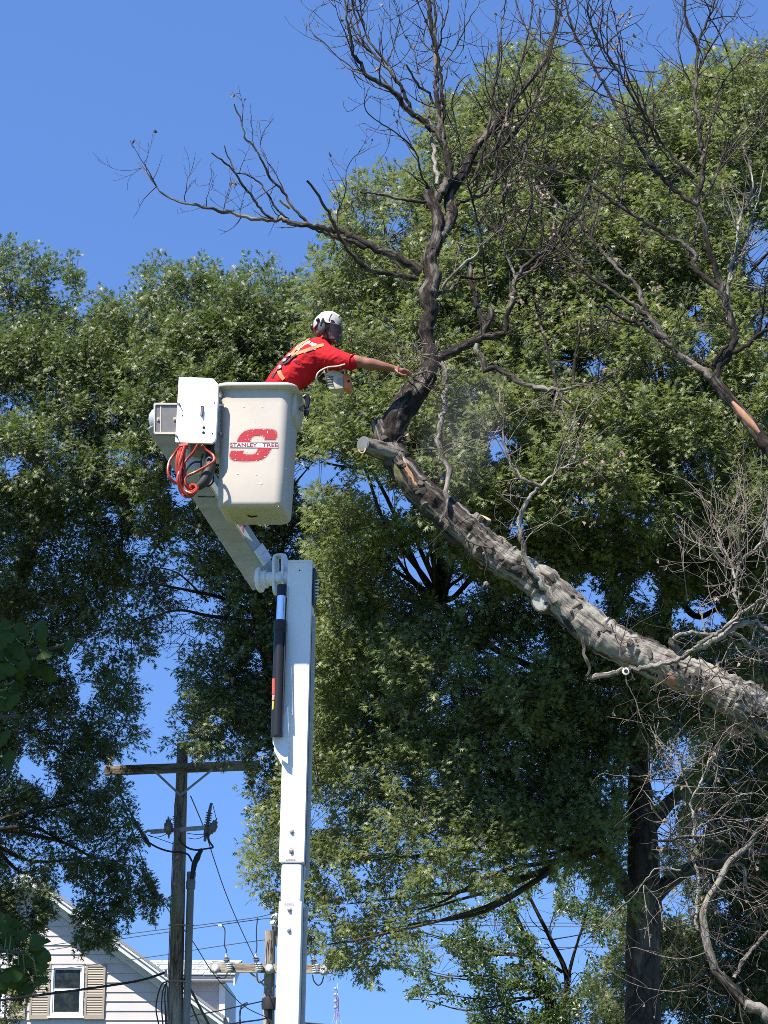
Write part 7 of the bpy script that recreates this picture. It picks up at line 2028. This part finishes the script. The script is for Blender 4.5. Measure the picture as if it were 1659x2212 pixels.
# ------------------------------------------------------------------ ginkgo sprays close to the camera at the left edge
GY = 8.5
gk = empty('ginkgo_tree', (P(-420, 2212, GY).x, GY, 0), 'near ginkgo at the left edge with dark fan-shaped leaves on thin stems', 'tree')
def GP(x, y, d=0): return P(x, y, GY + d)
trunk_of(gk, [(-420, ground_y(-420, GY), GY, 150), (-400, 2212, GY, 130), (-380, 1600, GY, 110), (-360, 1000, GY, 90)], m='oak_bark')
for pts in ([(-380, 1420, GY, 30), (-200, 1400, GY, 14), (-40, 1396, GY, 6), (60, 1407, GY, 4), (110, 1400, GY - .02, 3), (160, 1388, GY - .04, 2)], [(-380, 1600, GY, 24), (-180, 1570, GY, 10), (-20, 1552, GY, 5), (40, 1545, GY, 3)], [(-390, 1700, GY, 24), (-150, 1680, GY, 8), (-10, 1640, GY, 4)], [(-395, 2080, GY, 26), (-200, 2070, GY, 12), (-30, 2050, GY, 6), (40, 2058, GY, 4), (92, 2050, GY, 2)]):
    trunk_of(gk, pts, 'stem', m='ginkgo_stem' if False else 'twig_green', n=7, amp=0.0)
fan = [(0, 0)] + [(math.sin(rad(a)) * (1 + .06 * math.sin(a * .7)) * (0.86 if abs(a) < 5 else 1), math.cos(rad(a)) * (1 + .06 * math.sin(a * .7)) * (.80 if abs(a) < 5 else 1)) for a in np.linspace(-58, 58, 15)]
gme = {}
def fan_leaf(x, y, ang, size, tilt, stem_to=None, curlv=.2):
    """fan whose stalk joint is at the photo position; ang = direction the fan opens to, degrees from right, counter-clockwise"""
    key = round(curlv, 1)
    if key not in gme:
        me = bpy.data.meshes.new('fan_leaf')
        vs = []; fs = []
        for s in (.12, .55, 1.0):
            for fx, fy in fan[1:]:
                vs.append((fx * s, fy * s, -key * (fx * s) ** 2 * 1.2 + .12 * s * math.sin(fx * 9) * .35))
        for k in range(2):
            for i in range(14): fs.append((k * 15 + i, k * 15 + i + 1, (k + 1) * 15 + i + 1, (k + 1) * 15 + i))
        fs.append(tuple(range(15)))
        me.from_pydata(vs, [], fs); me.materials.append(M['ginkgo_leaf'])
        for p in me.polygons: p.use_smooth = True
        gme[key] = me
    o = bpy.data.objects.new('fan_leaf', gme[key]); COL.objects.link(o); o.parent = gk
    s_ = scale_at(x, y, GY)
    p = GP(x, y, R5.uniform(-.12, .12)) - wloc(gk)
    a = rad(ang)
    d = Vector((math.cos(a), R5.uniform(-.25, .25), math.sin(a))).normalized()
    n_ = Vector((math.sin(rad(tilt)) * .5, -math.cos(rad(tilt)), math.sin(rad(tilt)) * .9)); n_ = (n_ - d * n_.dot(d)).normalized()
    sx = d.cross(n_); z_ = size / s_
    o.matrix_local = Matrix(((sx.x * z_, d.x * z_, n_.x * z_, p.x), (sx.y * z_, d.y * z_, n_.y * z_, p.y), (sx.z * z_, d.z * z_, n_.z * z_, p.z), (0, 0, 0, 1)))
    if stem_to:
        MB().tube(smooth3([p + wloc(gk), (p + wloc(gk)).lerp(GP(*stem_to), .5) + Vector((0, 0, -.005)), GP(*stem_to)], 3), .0022, 5).build('leaf_stalk', M['ginkgo_stem'], gk)
def zg(x, y): return (x * .17354, 1316.6 + y * .17354)
for x, y, ang, size, tilt, st in (
    (190, 345, 40, 33, 30, (290, 440)), (415, 270, 28, 34, 40, (330, 445)), (415, 390, 5, 34, -10, (330, 445)), (300, 450, -75, 33, 5, (285, 445)), (285, 420, -130, 36, 10, (290, 442)),
    (515, 510, -55, 24, 20, (480, 445)), (610, 670, -120, 40, -15, (560, 560)), (60, 240, -85, 30, 10, (40, 450)), (150, 300, -150, 30, 0, (100, 450)), (40, 470, -70, 33, 15, (20, 450)),
    (0, 680, -60, 36, -5, (-40, 600)), (180, 690, -25, 32, -20, (120, 640)), (420, 650, -110, 30, 0, (400, 600)), (300, 660, -50, 32, -15, (280, 600)), (90, 965, 5, 28, 20, (10, 1000)), (75, 1000, -20, 28, -10, (10, 1010)),
    (75, 1100, -30, 28, 0, (20, 1080)), (0, 1100, -65, 28, 10, (0, 1080)), (-30, 1570, -20, 26, 0, (-60, 1560)), (0, 1880, 0, 34, 15, (-60, 1870)), (-10, 960, -90, 30, 5, (-30, 940)), (180, 880, 10, 24, -25, (60, 930)), (-20, 330, -40, 34, 0, (-40, 440)), (790, 420, -20, 24, 0, (700, 430)), (-40, 250, 10, 30, 10, (-80, 400)), (100, 640, -100, 30, -20, (60, 560)), (250, 560, -110, 28, 12, (270, 450))):
    fan_leaf(*zg(x, y), ang, size, tilt, zg(*st), R5.choice((.1, .2, .3, .4)))
for x, y, ang, size, tilt, st in ((15, 2010, 70, 34, 20, (10, 2050)), (0, 2035, 20, 36, 0, (-20, 2050)), (60, 2055, 20, 40, -10, (55, 2056)), (48, 2060, -60, 34, 10, (50, 2058)), (75, 2075, -10, 34, -5, (60, 2058)), (20, 2090, -80, 34, 15, (15, 2050)), (40, 2085, -110, 36, 5, (40, 2058)), (5, 2100, -70, 40, -5, (-10, 2060)), (92, 2058, -80, 20, 20, (90, 2050)), (30, 2040, 100, 34, 0, (30, 2056)), (80, 2110, -50, 22, 10, (70, 2060)), (-20, 2000, 30, 36, 5, (-30, 2050)), (55, 2120, -100, 28, 8, (50, 2060)), (-15, 2130, -40, 32, 0, (-30, 2060)), (95, 2040, 80, 16, 10, (90, 2050)), (25, 2010, -50, 34, 14, (20, 2052))):
    fan_leaf(x, y, ang, size, tilt, st, R5.choice((.1, .2, .3, .4)))
# out-of-view ginkgo leaves, added up the sun line to shade these sprays
gm = []
sdir = SUN
while len(gm) < 130:
    t = R5.uniform(2.6, 4.8)
    c = Vector((R5.uniform(-1.75, -1.1), 8.5, R5.uniform(2.0, 4.3))) + sdir * t + Vector((R5.gauss(0, .2), R5.gauss(0, .2), R5.gauss(0, .2)))
    if project(c)[0] > -380: continue
    gm.append(c)
gf = MB()
for c in gm:
    for j in range(7):
        d = Vector((R5.gauss(0, 1), R5.gauss(0, 1), R5.gauss(-.3, .6))).normalized(); q = c + Vector((R5.gauss(0, .14), R5.gauss(0, .14), R5.gauss(0, .1)))
        n_ = Vector((R5.gauss(0, .4), R5.gauss(0, .4), 1)); s_ = d.cross(n_).normalized(); z_ = R5.uniform(.07, .11)
        gf.add([q] + [q + (d * fy + s_ * fx) * z_ for fx, fy in fan[1::2]], [(0, i, i + 1) for i in range(1, 8)])
gf.build('unseen_shade_leaves', M['ginkgo_leaf'], gk, kind='stuff', fix=False)
for c in gm[:5]:
    a = P(-390, 1600, GY)
    MB().tube(smooth3([a, a.lerp(c, .5) + Vector((-.3, 0, .2)), c], 5), [.05 - .004 * i for i in range(11)], 7).build('limb', M['oak_bark'], gk, smooth=True)

# ------------------------------------------------------------------ sawdust drifting from the cut
sdm = bpy.data.materials.new('sawdust'); sdm.use_nodes = True
_n, _l = sdm.node_tree.nodes, sdm.node_tree.links
_n.clear()
_v = _n.new('ShaderNodeVolumePrincipled'); _o = _n.new('ShaderNodeOutputMaterial')
_v.inputs['Color'].default_value = (.75, .68, .58, 1)
_tc = _n.new('ShaderNodeTexCoord'); _ln = _n.new('ShaderNodeVectorMath'); _ln.operation = 'LENGTH'
_mr = _n.new('ShaderNodeMapRange'); _mr.inputs[1].default_value = 1.0; _mr.inputs[2].default_value = .1; _mr.inputs[3].default_value = 0; _mr.inputs[4].default_value = .32
_l.new(_tc.outputs['Object'], _ln.inputs[0]); _l.new(_ln.outputs['Value'], _mr.inputs[0]); _l.new(_mr.outputs[0], _v.inputs['Density'])
_l.new(_v.outputs[0], _o.inputs['Volume'])
sdo = MB().sphere((0, 0, 0), 1.0, 20, 12).build('sawdust_cloud', sdm, None, kind='stuff')
sdo.location = P(1000, 930, 18.6); sdo.scale = (.42, .5, .75); sdo.rotation_euler = (0, rad(14), 0)
tot = 0
for o in bpy.data.objects:
    if o.type == 'MESH': tot += sum(len(q.vertices) - 2 for q in o.data.polygons) if len(o.data.polygons) < 3000 else len(o.data.polygons)
print('triangles about', tot, 'leaves', total)
